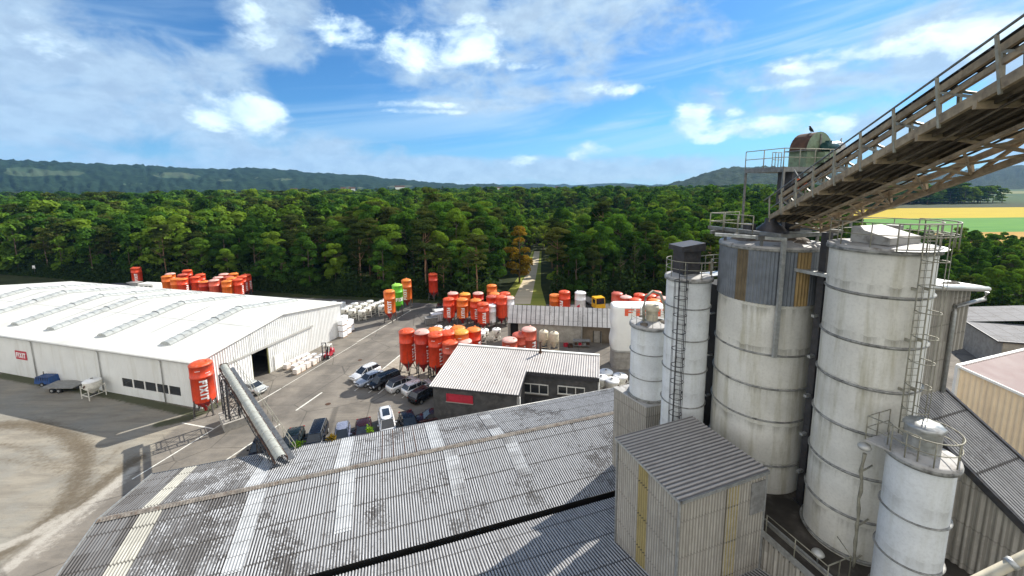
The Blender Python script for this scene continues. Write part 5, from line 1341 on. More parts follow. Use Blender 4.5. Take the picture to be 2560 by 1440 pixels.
def big_silo(name, label, c, R_, z0, z1, rings, mat, ringw=.09, top=None):
    root = thing(name, label, 'silo', (c.x, c.y, z0), 0, None)
    mb = MB(); zs = sorted(rings); prof = [(R_, 0)]
    for z in zs: prof += [(R_, z - z0 - .03), (R_, z - z0 + .03)]
    prof += [(R_, z1 - z0)]
    prof2 = []
    for k in range(len(prof) - 1):
        prof2.append(prof[k])
    prof2.append(prof[-1]); mb.lathe(prof2, 72); mb.build('shell', mat, root)
    for z in zs:
        mb = MB(); mb.lathe([(R_ - .02, z - z0 - ringw), (R_ + .03, z - z0 - ringw * .5), (R_ + .08, z - z0 - .01), (R_ + .08, z - z0 + .02), (R_ + .02, z - z0 + ringw * .35), (R_ - .02, z - z0 + ringw * .7)], 64); mb.build('ring', M['silo_ring'], root)
    mb = MB(); mb.lathe([(R_ + .1, z1 - z0 - .1), (R_ + .1, z1 - z0 + .04), (R_ * .98, z1 - z0 + .06), (R_ * .5, z1 - z0 + .17), (0.01, z1 - z0 + .24)], 64); mb.build('roof', top or M['silo_top'], root)
    mb = MB(); mb.lathe([(R_ - .01, z1 - z0 - .22), (R_ + .13, z1 - z0 - .2), (R_ + .13, z1 - z0 - .06), (R_ - .01, z1 - z0 - .04)], 64); mb.build('rim', M['silo_ring'], root)
    return root
facea = lambda c: math.atan2(-c.y, -c.x)
# silo with cladding (middle), large concrete silo (right), two slim ones (left), small one (front right)
C3, R3_, s3 = silo_axis((1784, 912), (2034, 890), 27.6)
C4, R4, s4 = silo_axis((2042, 925), (2310, 925), 24.6)
C2, R2, s2 = silo_axis((1655, 950), (1765, 937), 27.0)
C1, R1, s1 = silo_axis((1576, 875), (1672, 870), 29.2)
C5, R5, s5 = silo_axis((2206, 1200), (2395, 1190), 21.8)
print('silos', C1, R1, C2, R2, C3, R3_, C4, R4, C5, R5)
g3 = [zat(s3, x, y) for x, y in ((1790, 832), (1785, 905), (1781, 975), (1778, 1072))]
top3 = zat(s3, 1808, 600); cl3 = zat(s3, 1803, 724)
S3 = big_silo('storage_silo', 'big grey silo with blue-grey, brown and ochre cladding under the conveyor bridge', C3, R3_, PLZ, top3, g3 + [g3[-1] - 2.2], M['silo_grey'])
def cyl_ang(c, Rr, x, y):
    d = px_ray(x, y); dx, dy = Vector((d.x, d.y, 0)).normalized().xy; b = dx * c.x + dy * c.y; q = b * b - (c.x ** 2 + c.y ** 2 - Rr * Rr)
    t_ = b - math.sqrt(max(0, q)); return math.atan2(dy * t_ - c.y, dx * t_ - c.x)
def cladding():
    r = R3_ + .06; angs = [cyl_ang(C3, r, x, 650) for x in (1842, 1870, 1994, 2029)]
    a_l = angs[0] - 1.9; a_r = angs[3] + 1.6
    segs = [(a_l, angs[0], 'clad_grey'), (angs[0], angs[1], 'clad_brown'), (angs[1], angs[2], 'clad_grey'), (angs[2], angs[3], 'clad_yellow'), (angs[3], a_r, 'clad_grey'), (a_r, a_l + 2 * PI, 'clad_grey')]
    for a0, a1, m in segs:
        n = max(8, int((a1 - a0) * r / .177 * 6)); mb = MB(); vs = []; fs = []
        for j, z in enumerate((cl3 - PLZ, (cl3 + top3) / 2 - PLZ, top3 - PLZ - .1)):
            for i in range(n + 1):
                a = a0 + (a1 - a0) * i / n; rr = r + .03 * math.cos(2 * PI * a * r / .177)
                vs.append((rr * math.cos(a), rr * math.sin(a), z))
        for j in range(2):
            for i in range(n): fs.append((j * (n + 1) + i, j * (n + 1) + i + 1, (j + 1) * (n + 1) + i + 1, (j + 1) * (n + 1) + i))
        mb.add(vs, fs, smooth=True); mb.build('cladding_panel', M[m], S3)
    a = cyl_ang(C3, r + .1, 1943, 800); o = Vector((math.cos(a), math.sin(a), 0)); p = Vector((C3.x, C3.y, 0)) + o * (r + .14)
    mb = MB(); mb.bar(p + UP * g3[0], p + UP * (top3 + .55), .2, .16); t_ = Vector((-o.y, o.x, 0)); mb.bar(p + UP * (top3 + .5) + t_ * .1, p + UP * (top3 + .62) - t_ * 3.2 - o * .4, .18, .16); mb.build('riser_duct', M['galv'], S3, True)
    mb = MB()
    rr = random.Random(8)
    for k in range(26):
        a = rr.uniform(0, 6.28); d = rr.uniform(.2, R3_ - .8); x, y = C3.x + d * math.cos(a), C3.y + d * math.sin(a); s = rr.uniform(.3, .8)
        mb.lathe([(s, 0), (s * .8, s * .22), (s * .4, s * .42), (.01, s * .5)], 9, (x, y, top3 + .1))
    sp = mb; sp.build('spilt_heap', M['spill'], S3, True)
cladding()
g4 = [zat(s4, x, y) for x, y in ((2061, 706), (2051, 813), (2041, 908), (2029, 1005), (2020, 1100), (2009, 1193))]
top4 = zat(s4, 2074, 604)
S4 = big_silo('storage_silo', 'biggest grey concrete silo at the right with dark rings and long caged ladder', C4, R4, PLZ, top4, g4, M['silo_grey'], .11)
mb = MB(); mb.ring((C4.x, C4.y, PLZ + .2), R4 + .06, .07, 48); mb.build('foot_ring', M['silo_ring'], S4, True)
mb = MB(); railing(mb, arc(C4, R4 + .02, top4 + .05, 0, 2 * PI, 40), 1.05, 1.0); mb.build('top_railing', M['railing'], S4, True)
mb = MB(); railing(mb, arc(C4, R4 + .5, top4 + .02, facea(C4) + .2, facea(C4) + 2.6, 30), 1.1, .8, .026); mb.build('outer_railing', M['railing'], S4, True)
mb = MB(); pa = arc(C4, R4, top4, facea(C4) + .2, facea(C4) + 2.6, 20); pb = arc(C4, R4 + .28, top4, facea(C4) + .2, facea(C4) + 2.6, 20)
mb.add(pa + pb, [(i, i + 1, 21 + i + 1, 21 + i) for i in range(20)]); mb.build('walkway', M['galv'], S4, True)
mb = MB(); cx = C4 + Vector((-.1, -.25, 0)); a = R(18)
hb = []
for (dx, dy, dz) in ((-1.05, -.75, .1), (1.0, -.75, .1), (1.0, .75, .1), (-1.05, .75, .1)): hb.append(Vector((cx.x, cx.y, top4 + dz + .05)) + E_ * dx - N_ * dy)
ht = [v + UP * z for v, z in zip(hb, (.28, .62, .62, .28))]
ht = [v + UP * z for v, z in zip(hb, (.3, .3, .7, .7))]
mb.hexa(hb, ht); mb.build('hatch_box', M['silo_top'], S4, True)
mb = MB(); mb.box((C4 + E_ * 1.3 - N_ * .3) + UP * (top4 + .45), (.4, .5, .75), a); mb.build('motor_box', M['grey_box'], S4, True)
la = cyl_ang(C4, R4, 2290, 760); ladder(S4, C4, R4, la, PLZ + 3.6, top4 + 1.1, True, .5, M['railing'], PLZ + 5)
a = cyl_ang(C4, R4, 2318, 700)
mb = MB(); aa = [a - .1, a + .35]; z0_, z1_ = PLZ + 3, top4 - .25
mb.lathe([(R4 + .02, z0_ - PLZ), (R4 + .02, z1_ - PLZ)], 8, (0, 0, 0), aa[0], aa[1]); mb.build('white_patch', M['wall_white'], S4)
# slim silo with caged ladder
g2 = [zat(s2, x, y) for x, y in ((1663, 755), (1659, 830), (1656, 905), (1651, 985))]; g2.append(g2[-1] - 2.1)
top2 = zat(s2, 1665, 685)
S2 = big_silo('slim_silo', 'slim pale grey silo with caged ladder up its front and hooded box on top', C2, R2, PLZ - 4, top2, g2, M['silo_pale'], .06)
ladder(S2, C2, R2, cyl_ang(C2, R2, 1702, 850), zat(s2, 1690, 1062), top2 + 1.0, True, .42, M['darksteel'], zat(s2, 1690, 1035))
mb = MB(); railing(mb, arc(C2, R2 + .04, top2 + .05, facea(C2) - 2.2, facea(C2) + 1.9, 24), 1.0, .75, .024); mb.build('top_railing', M['railing'], S2, True)
mb = MB(); bc = C2 + Vector((-.15, .1, 0)); mb.box(bc + UP * (top2 + .85), (1.15, 1.15, 1.5), R(10)); mb.build('filter_box', M['darksteel'], S2, True)
mb = MB(); ang = R(10)
mm = Matrix.Rotation(ang, 3, 'Z'); hb = [bc + mm @ Vector(p) + UP * (top2 + 1.62) for p in ((-.8, -.75, 0), (.75, -.75, 0), (.75, .75, 0), (-.8, .75, 0))]; ht = [v + UP * z for v, z in zip(hb, (.3, .5, .5, .3))]
mb.hexa(hb, ht); mb.build('hood', M['darksteel'], S2, True)
mb = MB(); p0 = C2 + E_ * (R2 - .1); p1 = p0 + E_ * 1.9
mb.hexa([p0 - N_ * .6 + UP * (top2 - .12), p1 - N_ * .6 + UP * (top2 - .12), p1 + N_ * .5 + UP * (top2 - .12), p0 + N_ * .5 + UP * (top2 - .12)], [p0 - N_ * .6 + UP * (top2 - .04), p1 - N_ * .6 + UP * (top2 - .04), p1 + N_ * .5 + UP * (top2 - .04), p0 + N_ * .5 + UP * (top2 - .04)])
mb.build('bridge_deck', M['galv'], S2, True)
mb = MB(); railing(mb, [p0 + N_ * .5 + UP * (top2 - .04), p1 + N_ * .5 + UP * (top2 - .04)], 1.1, .6, .025); railing(mb, [p0 - N_ * .6 + UP * (top2 - .04), p1 - N_ * .6 + UP * (top2 - .04)], 1.1, .6, .025); mb.build('deck_railing', M['railing'], S2, True)
# small silo at the far left of the group, on its ribbed box
BXZ = 12.95; g1 = [zat(s1, 1576, 868), zat(s1, 1576, 927)]; top1 = zat(s1, 1579, 803)
S1 = big_silo('small_silo', 'small pale grey silo with caked top and bent hose, standing on a ribbed box', C1, R1, BXZ, top1, g1, M['silo_pale'], .045)
mb = MB(); mb.ring((C1.x, C1.y, BXZ + .12), R1 + .05, .06, 40)
for k in range(10): a = k * .628; mb.box((C1.x + (R1 + .05) * math.cos(a), C1.y + (R1 + .05) * math.sin(a), BXZ + .08), (.16, .16, .14), a)
mb.build('foot_ring', M['silo_ring'], S1, True)
mb = MB(); mb.lathe([(.42, 0), (.42, .75), (.5, .78), (.5, 1.0), (.44, 1.12), (.2, 1.22), (.01, 1.24)], 24, (C1.x + .1, C1.y + .05, top1 + .15)); mb.build('filter_hat', M['beige'], S1, True)
mb = MB(); o = Vector((C1.x, C1.y, top1)); pts = [o + E_ * (-.55) + UP * .2, o + E_ * (-.62) + UP * 1.2, o + E_ * (-.45) + UP * 1.95, o + E_ * (0.1) + UP * 2.3, o + E_ * .75 + UP * 2.05, o + E_ * 1.15 + UP * 1.2, o + E_ * 1.3 + UP * .1]
mb.tube(pts, .1, 10); mb.build('hose', M['railing'], S1, True)
mb = MB(); mb.ring((C1.x, C1.y, top1 + 1.0), R1, .018, 40, 5); mb.ring((C1.x, C1.y, top1 + .55), R1, .015, 40, 5)
for k in range(7): a = k * .9; mb.tube([(C1.x + R1 * math.cos(a), C1.y + R1 * math.sin(a), top1), (C1.x + R1 * math.cos(a), C1.y + R1 * math.sin(a), top1 + 1.0)], .018, 5)
mb.build('hoop_railing', M['railing'], S1, True)
mb = MB(); rr = random.Random(5)
for k in range(16):
    a = rr.uniform(0, 6.28); d = rr.uniform(.3, R1 * .85); s = rr.uniform(.15, .36); mb.lathe([(s, 0), (s * .8, s * .3), (.01, s * .5)], 7, (C1.x + d * math.cos(a), C1.y + d * math.sin(a), top1 + .08))
mb.build('caked_dust', M['spill'], S1, True)
def ribbed_box(name, label, cat, O, le, ln, z0, z1, mat, roofmat=None, pitch=.177, dz=0.0, strips=(), corner='A'):
    """O = left near... box spans E_*le from O and -N_*ln behind it"""
    root = thing(name, label, cat, (O.x, O.y, z0))
    o = Vector((O.x, O.y, 0))
    def wall(nm, a, u, L, zt0, zt1, mt):
        k = L; mb = MB(); mb.corr(a + UP * z0, u, UP, L, 1, pitch, .022, 8, 2, False, lambda s: (zt0 + (zt1 - zt0) * s / L) - z0); return mb.build(nm, mt, root, True)
    return root, o, wall
# box under the small silo
p = at(1616, 1016, BXZ); q = at(1536, 968, BXZ)
lnB = (Vector((q.x, q.y, 0)) - Vector((p.x, p.y, 0))).length
rb, o, wall = ribbed_box('ribbed_plinth', 'tall ribbed sheet metal box carrying the small left silo', 'building', p, 3.6, lnB, 5.5, BXZ, None)
dN = (Vector((q.x, q.y, 0)) - o).normalized()
wall('wall', o, dN, lnB, BXZ - .03, BXZ - .03, M['wall_corr']); wall('wall', o, E_, 3.4, BXZ - .03, BXZ - .03, M['wall_corr']); wall('back_wall', o + dN * lnB, E_, 3.4, BXZ - .03, BXZ - .03, M['wall_corr'])
mb = MB(); b0 = [o - E_ * .06 - dN * .06, o + E_ * 3.5 - dN * .06, o + E_ * 3.5 + dN * (lnB + .06), o - E_ * .06 + dN * (lnB + .06)]
mb.hexa([v + UP * (BXZ - .1) for v in b0], [v + UP * BXZ for v in b0]); mb.build('cap', M['silo_top'], rb, True)
# the hut: ribbed walls with yellowed strips, mono-pitch corrugated roof
HZ = 13.8
hA = at(1545, 1096, HZ); hB = at(1701, 1251, HZ); hA.z = hB.z = 0
hl = (hA - hB).length; hn = (hA - hB).normalized()
def line_e(px, b):
    d = px_ray(*px); # b + s*E_ on the ray's azimuth
    s = (b.y * d.x - b.x * d.y) / (E_.x * d.y - E_.y * d.x); return s
he = line_e((1918, 1176), hB); hc = hB + E_ * he; HZ2 = zabove(hc, 1918, 1176)
print('hut', hA, hB, hl, he, HZ2)
hut, o, _ = ribbed_box('roof_hut', 'grey ribbed sheet metal hut with yellowed strips and corrugated pitched roof', 'hut', hB, he, hl, 5.5, HZ, None)
def hwall(nm, a, u, L, zt0, zt1, mt, z0=6.0, lift=0.0, nv=1):
    nrm = Vector((u.y, -u.x, 0)); mb = MB(); mb.corr(a + nrm * lift + UP * z0, u, UP, L, 1, .177, .022, 8, 3, False, lambda s: (zt0 + (zt1 - zt0) * s / L) - z0); return mb.build(nm, mt, hut, True)
hwall('left_wall', hA, -hn, hl, HZ - .05, HZ - .05, M['wall_corr'])
hwall('front_wall', hB, E_, he, HZ - .05, HZ2 - .05, M['wall_corr'])
hwall('right_wall', hc, hn, hl, HZ2 - .05, HZ2 - .05, M['wall_corr'])
a0 = (on_plane(1598, 1180, hA, Vector((hn.y, -hn.x, 0))) - hA).dot(-hn); a1 = (on_plane(1622, 1180, hA, Vector((hn.y, -hn.x, 0))) - hA).dot(-hn)
hwall('yellow_strip', hA - hn * a0, -hn, max(.5, a1 - a0), HZ - .06, HZ - .06, M['wall_yellow'], 6.0, .012)
b0_ = (on_plane(1815, 1260, hB, N_) - hB).dot(E_); b1_ = (on_plane(1848, 1250, hB, N_) - hB).dot(E_)
hwall('yellow_strip', hB + E_ * b0_, E_, b1_ - b0_, HZ + (HZ2 - HZ) * b0_ / he - .06, HZ + (HZ2 - HZ) * b1_ / he - .06, M['wall_yellow'], 6.0, .012)
mb = MB(); slope_v = E_ * he + UP * (HZ2 - HZ); 
mb.corr(hB - hn * .12 - E_ * .15 + UP * (HZ + .04), hn, slope_v, hl + .24, slope_v.length + .25, .235, .035, 8, 3); mb.build('roof', M['fibre_hut'], hut, True)
mb = MB()
for (s, e0, z_) in ((-.13, 0, 0),): mb.bar(hB - hn * .13 + UP * (HZ - .02), hc - hn * .13 + UP * (HZ2 - .02), .04, .16); mb.bar(hB - hn * .13 - E_ * .12 + UP * (HZ - .04), hA + hn * .1 - E_ * .12 + UP * (HZ - .04), .04, .12)
for c_, z_ in ((hB, HZ), (hA, HZ), (hc, HZ2)): mb.bar(c_ - hn * .02 * 0 + UP * 6 + (Vector((-.03, -.03, 0))), c_ + UP * (z_ - .1) + Vector((-.03, -.03, 0)), .09)
mb.build('corner_trim', M['galv'], hut, True)
mb = MB(); c_ = hc - E_ * .55 - hn * .04; mb.box(c_ + UP * (HZ2 - 1.3), (.9, .06, 1.7), R(18)); mb.build('flat_panel', M['grey_box'], hut, True)
# platform the tall silos stand on
def platform():
    root = thing('silo_platform', 'dark dusty platform at the foot of the tall silos, ribbed front below', 'platform', hc + UP * 0)
    f0 = hc + E_ * .05
    L0 = 12.5; Wd = 11.0
    pts = [f0 - N_ * 12, f0 - N_ * 12 + E_ * Wd, f0 + N_ * L0 + E_ * Wd, f0 + N_ * L0]
    mb = MB(); mb.hexa([v + UP * (PLZ - .3) for v in pts], [v + UP * PLZ for v in pts]); mb.build('floor', basic('dusty_dark_floor', (.06, .052, .042), .95, 0, .4, .8, (.16, .14, .12), .5, coord='World'), root, True)
    mb = MB(); mb.corr(f0 + N_ * L0 - E_ * .03 + UP * 4, -N_, UP, L0 + 12, PLZ - 4.05, .27, .035, 8, 2); mb.build('ribbed_front', M['wall_corr'], root, True)
    # channel-like walkway along the edge
    w0, w1 = f0 - E_ * .1 - N_ * 1.0, f0 - E_ * .1 + N_ * L0
    a = Vector((w0.x, w0.y, PLZ)); b = Vector((w1.x, w1.y, PLZ))
    mb = MB(); mb.bar(a + UP * .1, b + UP * .1, .08, .3); mb.bar(a + E_ * .75 + UP * .1, b + E_ * .75 + UP * .1, .08, .3); mb.build('kerb_beam', M['galv'], root, True)
    mb = MB(); p0 = f0 - E_ * .05 + N_ * .2; p1 = f0 - E_ * .05 + N_ * 3.1
    p0 = Vector((p0.x, p0.y, PLZ + .2)); p1 = Vector((p1.x, p1.y, PLZ + .2))
    mb.tube([p0 + UP * 1.0, p1 + UP * 1.0], .022, 6); mb.tube([p0 + UP * .5, p1 + UP * .5], .018, 6)
    for k in range(3): q = p0.lerp(p1, k / 2); mb.tube([q, q + UP * 1.0], .025, 6)
    for k in range(2): q = p1 + E_ * (.7 * k); mb.tube([q, q + UP * 1.05, q + E_ * .7 + UP * 1.05, q + E_ * .7], .03, 6)
    mb.tube([p1 + E_ * 1.4 + UP * 1.05, p1 + E_ * 1.9 - N_ * .9 + UP * 1.05], .022, 6)
    mb.build('guard_rail', M['railing'], root, True)
    for px, zz in (((2045, 1383), PLZ + .5),):
        q = at(px[0], px[1], zz); mb = MB(); mb.tube([(q.x, q.y, PLZ), (q.x, q.y, zz - .1)], .035, 6); mb.build('lamp_post', M['galv'], root, True)
        mb = MB(); mb.lathe([(.02, -.12), (.2, -.1), (.26, 0), (.2, .1), (.01, .16)], 16, (q.x, q.y, zz)); mb.build('lamp_head', M['flashing'], root, True)
platform()
# dark column and pipes in the gap between the two big silos
a_gap = Vector((px_ray(2037, 900).x, px_ray(2037, 900).y, 0)).normalized(); gc = a_gap * 25.6
col_ = thing('steel_column', 'dark steel column rising between the two biggest silos to the bridge', 'column', (gc.x, gc.y, PLZ))
mb = MB(); mb.box((0, 0, (top3 + .9 - PLZ) / 2), (.34, .34, top3 + .9 - PLZ), R(18)); mb.box((0, 0, .04), (.6, .6, .08), R(18)); mb.build('shaft', M['darksteel'], col_)
mb = MB(); mb.tube([(.35, -.3, 0), (.35, -.3, top3 - PLZ - 1)], .07, 8); mb.build('pipe', M['steel'], col_)
for k in range(6):
    mb = MB(); mb.box((-.1, -.05, 2 + 2.2 * k), (.8, .16, .14), R(18)); mb.build('bracket', M['galv'], col_)
# narrow black box added to fill the gap between the slim silo and the cladded one
a_sh = Vector((px_ray(1784, 900).x, px_ray(1784, 900).y, 0)).normalized(); sc_ = a_sh * 30.0
sh = thing('gap_box', 'dark narrow box filling the gap behind the slim ladder silo', 'shaft', (sc_.x, sc_.y, 0)); shz = zabove(sc_, 1790, 705)
mb = MB(); mb.box((0, 0, shz / 2), (1.5, 1.5, shz), R(18)); mb.build('casing', M['black'], sh)
for k in range(5):
    mb = MB(); mb.box((-.45, -.75, 8 + k * 2.9), (.9, .12, .1), R(18)); mb.build('bracket', M['galv'], sh)
# small silo front right
g5 = [zat(s5, x, y) for x, y in ((2200, 1238), (2184, 1340))]; top5 = (zat(s5, 2216, 1120) + zat(s5, 2403, 1150)) / 2
S5 = big_silo('small_silo', 'small pale silo at lower right with dented steel filter drum on top', C5, R5, 7.0, top5, g5 + [g5[-1] - 2.1], M['silo_pale'], .045)
fd = C5 + Vector((0.0, .05, 0))
mb = MB(); mb.lathe([(.55, .1), (.55, 1.1)], 24, (fd.x, fd.y, top5)); mb.lathe([(.62, 1.08), (.64, 1.16), (.6, 1.24), (.01, 1.27)], 8, (fd.x, fd.y, top5)); mb.build('filter_drum', M['galv'], S5, True)
mb = MB(); railing(mb, arc(C5, R5 + .05, top5 + .05, facea(C5) - 1.2, facea(C5) + 3.4, 30), 1.0, .7, .024); mb.build('top_railing', M['railing'], S5, True)
# gangway deck linking it with the big silo
d0 = at(2165, 1085, top5 + .25); d1 = at(2245, 1065, top5 + .25)
mb = MB(); pa = Vector((d0.x, d0.y, top5 + .02)); pb = C4 + (C5 - C4).normalized() * (R4 + .1); pb = Vector((pb.x, pb.y, top5 + .02)); pc = Vector((C5.x, C5.y, top5 + .02)) + Vector((.4, .5, 0)); pd = Vector((C5.x, C5.y, top5 + .02)) - E_ * .9 + N_ * .3
mb.hexa([v - UP * .08 for v in (pa, pd, pc, pb)], [pa, pd, pc, pb]); dk = mb.build('gangway', M['silo_top'], S5, True)
mb = MB(); railing(mb, [pd, pa, pa.lerp(pb, .8)], 1.05, .8, .024); mb.build('gangway_railing', M['railing'], dk, True)
mb = MB(); lx = pa + UP * -.35; mb.lathe([(.02, -.15), (.2, -.1), (.24, 0), (.2, .1), (.01, .15)], 16, tuple(lx)); mb.build('lamp_head', M['flashing'], dk, True)
mb = MB(); q0 = at(2133, 1420, PLZ); pts = []
for k in range(14): pts.append(Vector((q0.x, q0.y, PLZ + (lx.z - PLZ - .3) * k / 13)).lerp(Vector((lx.x, lx.y, PLZ + (lx.z - PLZ - .3) * k / 13)), k / 13) + Vector((.03 * math.sin(k * 2.1), .03 * math.cos(k * 1.7), 0)))
mb.tube(pts, [.05 + .025 * (k % 2) for k in range(14)], 8)
for k in (1, 5, 11): mb.tube([pts[k], pts[k] + E_ * .9 - N_ * .1], .04, 6)
mb.build('dust_pipe', M['railing'], dk, True)

# ------------------------------------------------------------------ roofs and walls right of the silos
def annex():
    q = at(2364, 1395, PLZ); q0 = Vector((q.x, q.y, 0)); zt = zabove(q0, 2396, 1148)
    d = px_ray(2560, 1308); s = (q0.y * d.x - q0.x * d.y) / (N_.x * d.y - N_.y * d.x); b = q0 + N_ * s; zb = zabove(b, 2560, 1308)
    k = (zb - zt) / s; print('annex', q0, zt, b, zb, s, k)
    root = thing('annex', 'corrugated roof sloping down beside the right silo with ribbed wall below', 'building', q0)
    V = N_ + UP * k; nrm = E_.cross(V); nrm = nrm if nrm.z > 0 else -nrm
    p0 = q0 + UP * zt; far = on_plane(2347, 976, p0, nrm) - p0; far2 = on_plane(2560, 1141, p0, nrm) - p0
    wid = max(far.dot(E_), 3.0); up = (far - E_ * far.dot(E_)); ups = min(-1.0, up.dot(N_)); print('annex far', far.dot(E_), ups, far2.dot(E_))
    s_lo = 9.0
    w = (far.dot(E_) + far2.dot(E_)) / 2 if far2.dot(E_) > 1 else wid
    Vl = Vector(V) * (s_lo - ups)
    mb = MB(); mb.corr(p0 + V * ups, E_, Vl, w + .0, Vl.length, .177, .026, 8, 4); mb.build('roof', M['fibre_clean'], root, True)
    mb = MB(); mb.corr(q0 - E_ * 0 + N_ * s_lo + UP * 6, -N_, UP, s_lo - ups, 1, .27, .04, 8, 2, False, lambda u: zt + k * (s_lo - u) - 6.1); mb.build('ribbed_wall', M['wall_corr'], root, True)
    a = p0 + V * ups; bb = p0 + V * s_lo
    mb = MB(); mb.bar(a - E_ * .08 - UP * .12, bb - E_ * .08 - UP * .12, .1, .3); mb.bar(a + E_ * (w + .03) + UP * .02, bb + E_ * (w + .03) + UP * .02, .16, .2); mb.build('verge', M['darksteel'], root, True)
    mb = MB(); c0 = a + E_ * w; c1 = bb + E_ * w; mb.add([Vector((c0.x, c0.y, 0)), Vector((c1.x, c1.y, 0)), c1, c0], [(0, 1, 2, 3)]); mb.build('far_wall', M['wall_corr'], root, True)
    return p0 + far, w, p0, V, ups
AF, AW, AP0, AV, AUP = annex()
def lift_tower():
    """tall ribbed block standing at the upper end of the annex"""
    fz = AF.z; b = Vector((AF.x, AF.y, 0)); zt = zabove(b, 2376, 764)
    print('tower', b, zt)
    n = Vector((-b.x, -b.y, 0)).normalized()
    root = thing('ribbed_tower', 'tall grey ribbed block behind the biggest silo, with bent drainpipe', 'building', b)
    top = zabove(b, 2390, 702); L = (b - C4).length
    u = -E_; 
    # main face to the left of the drainpipe
    mb = MB(); mb.corr(b - E_ * 7 + UP * (fz - 3), E_, UP, 7.0, top - fz + 3, .35, .04, 8, 2, True); mb.build('front_wall', M['wall_corr'], root, True)
    s = line_e((2429, 721), b); zr = zabove(b + E_ * s, 2429, 721); lowz = zabove(b + E_ * s, 2406, 871)
    mb = MB(); mb.corr(b + UP * lowz, E_, UP, s, 1, .35, .04, 8, 2, True, lambda q: (top + (zr - top) * q / s) - lowz); mb.build('overhanging_wall', M['wall_corr'], root, True)
    mb = MB(); mb.add([b + E_ * s + UP * lowz, b + E_ * s - N_ * 6 + UP * lowz, b + E_ * s - N_ * 6 + UP * zr, b + E_ * s + UP * zr], [(0, 1, 2, 3)]); mb.add([b + UP * lowz, b + E_ * s + UP * lowz, b + E_ * s - N_ * 6 + UP * lowz, b - N_ * 6 + UP * lowz], [(0, 1, 2, 3)])
    mb.add([b, b - N_ * 6, b - N_ * 6 + UP * lowz, b + UP * lowz], [(0, 1, 2, 3)]); mb.build('side_wall', M['wall_corr'], root, True)
    ze = line_e((2447, 711), b)
    t0 = [b - E_ * 7 + N_ * .35, b + E_ * (s + .3) + N_ * .35, b + E_ * (s + .3) - N_ * 6.2, b - E_ * 7 - N_ * 6.2]
    zz = [top + .45, zr + .05, zr + .05, top + .45]
    mb = MB(); mb.hexa([v + UP * (z - .05) for v, z in zip(t0, zz)], [v + UP * (z + .12) for v, z in zip(t0, zz)]); mb.build('roof', M['galv'], root, True)
    mb = MB(); mb.tube([t0[0] + N_ * .12 + UP * zz[0], t0[1] + N_ * .12 + UP * zz[1]], .13, 8); mb.build('gutter', M['flashing'], root, True)
    mb = MB(); zk = zabove(b, 2376, 764); mb.tube([t0[1] + N_ * .1 + UP * (zr - .1), t0[1] + N_ * .05 + UP * (zr - .5), b + N_ * .15 + UP * zk, b + N_ * .15 + UP * (zk - .3), b + N_ * .15 + UP * fz], .1, 8); mb.build('drainpipe', M['galv'], root, True)
lift_tower()
def tan_hall():
    z = 9.0; c1 = at(2397, 914, z); u = E_; o = Vector((c1.x, c1.y, 0))
    d = px_ray(2560, 987); s = (o.y * d.x - o.x * d.y) / (N_.x * d.y - N_.y * d.x); zb = zabove(o + N_ * s, 2560, 987); k = (zb - z) / s
    print('tan', o, s, zb, k)
    root = thing('tan_hall', 'hall with tan ribbed wall and pinkish ribbed roof at the right edge', 'hall', o)
    Ln = 16.0; Le = 26.0
    V = (N_ + UP * k); mb = MB(); mb.corr(o - N_ * .0 - E_ * .2 + UP * (z + .03), E_, V * Ln, Le, (V * Ln).length, .3, .03, 6, 2); mb.build('roof', M['pink_roof'], root, True)
    mb = MB(); mb.corr(o + N_ * Ln, -N_, UP, Ln, 1, .42, .04, 8, 2, True, lambda q: z + k * (Ln - q) - .12); mb.build('ribbed_wall', M['tan_wall'], root, True)
    mb = MB(); mb.add([o, o + E_ * Le, o + E_ * Le + UP * z, o + UP * (z - .1)], [(3, 2, 1, 0)]); mb.build('end_wall', M['tan_wall'], root, True)
    mb = MB(); mb.bar(o - E_ * .2 + UP * (z - .02), o - E_ * .2 + V * Ln + UP * (z - .02), .14, .24); mb.bar(o - E_ * .25 + UP * (z + .05), o + E_ * Le + UP * (z + .05), .3, .16); mb.bar(o - E_ * .1, o - E_ * .1 + UP * z, .3, .3); mb.build('white_trim', M['white_paint'], root, True)
tan_hall()
def dark_roof_barn():
    z = 5.0; a = at(2417, 804, z); b = at(2496, 852, z); o = Vector((b.x, b.y, 0)); n = Vector((a.x - b.x, a.y - b.y, 0)); L = n.length; n.normalize()
    root = thing('barn', 'low barn with flat grey slab roof below the trees at right', 'barn', o)
    e = Vector((n.y, -n.x, 0)); k = .08
    V = e + UP * k
    mb = MB(); mb.corr(o - n * .3 + UP * z, n, V, L + .3, 30.0, .5, .02, 4, 2); mb.build('roof', M['fibre_dark'], root, True)
    mb = MB(); mb.corr(o + n * L + UP * (z), n, V + UP * .1, 9, 30.0, .5, .02, 4, 2); mb.build('upper_roof', M['fibre_dark'], root, True)
    mb = MB(); w = e * .5; mb.add([o + w, o + w + n * (L + 8), o + w + n * (L + 8) + UP * (z - .1), o + w + UP * (z - .1)], [(0, 1, 2, 3)]); mb.add([o + w, o + e * 30, o + e * 30 + UP * (z + 2), o + w + UP * (z - .05)], [(0, 1, 2, 3)]); mb.build('wall', M['concrete'], root, True)
    mb = MB(); mb.bar(o - e * .1 - n * .3 + UP * (z - .08), o - e * .1 + n * L + UP * (z - .08), .12, .2); mb.bar(o - n * .35 + UP * (z - .05), o - n * .35 + V * 30 + UP * (z - .05), .12, .25); mb.build('eave', M['darksteel'], root, True)
dark_roof_barn()
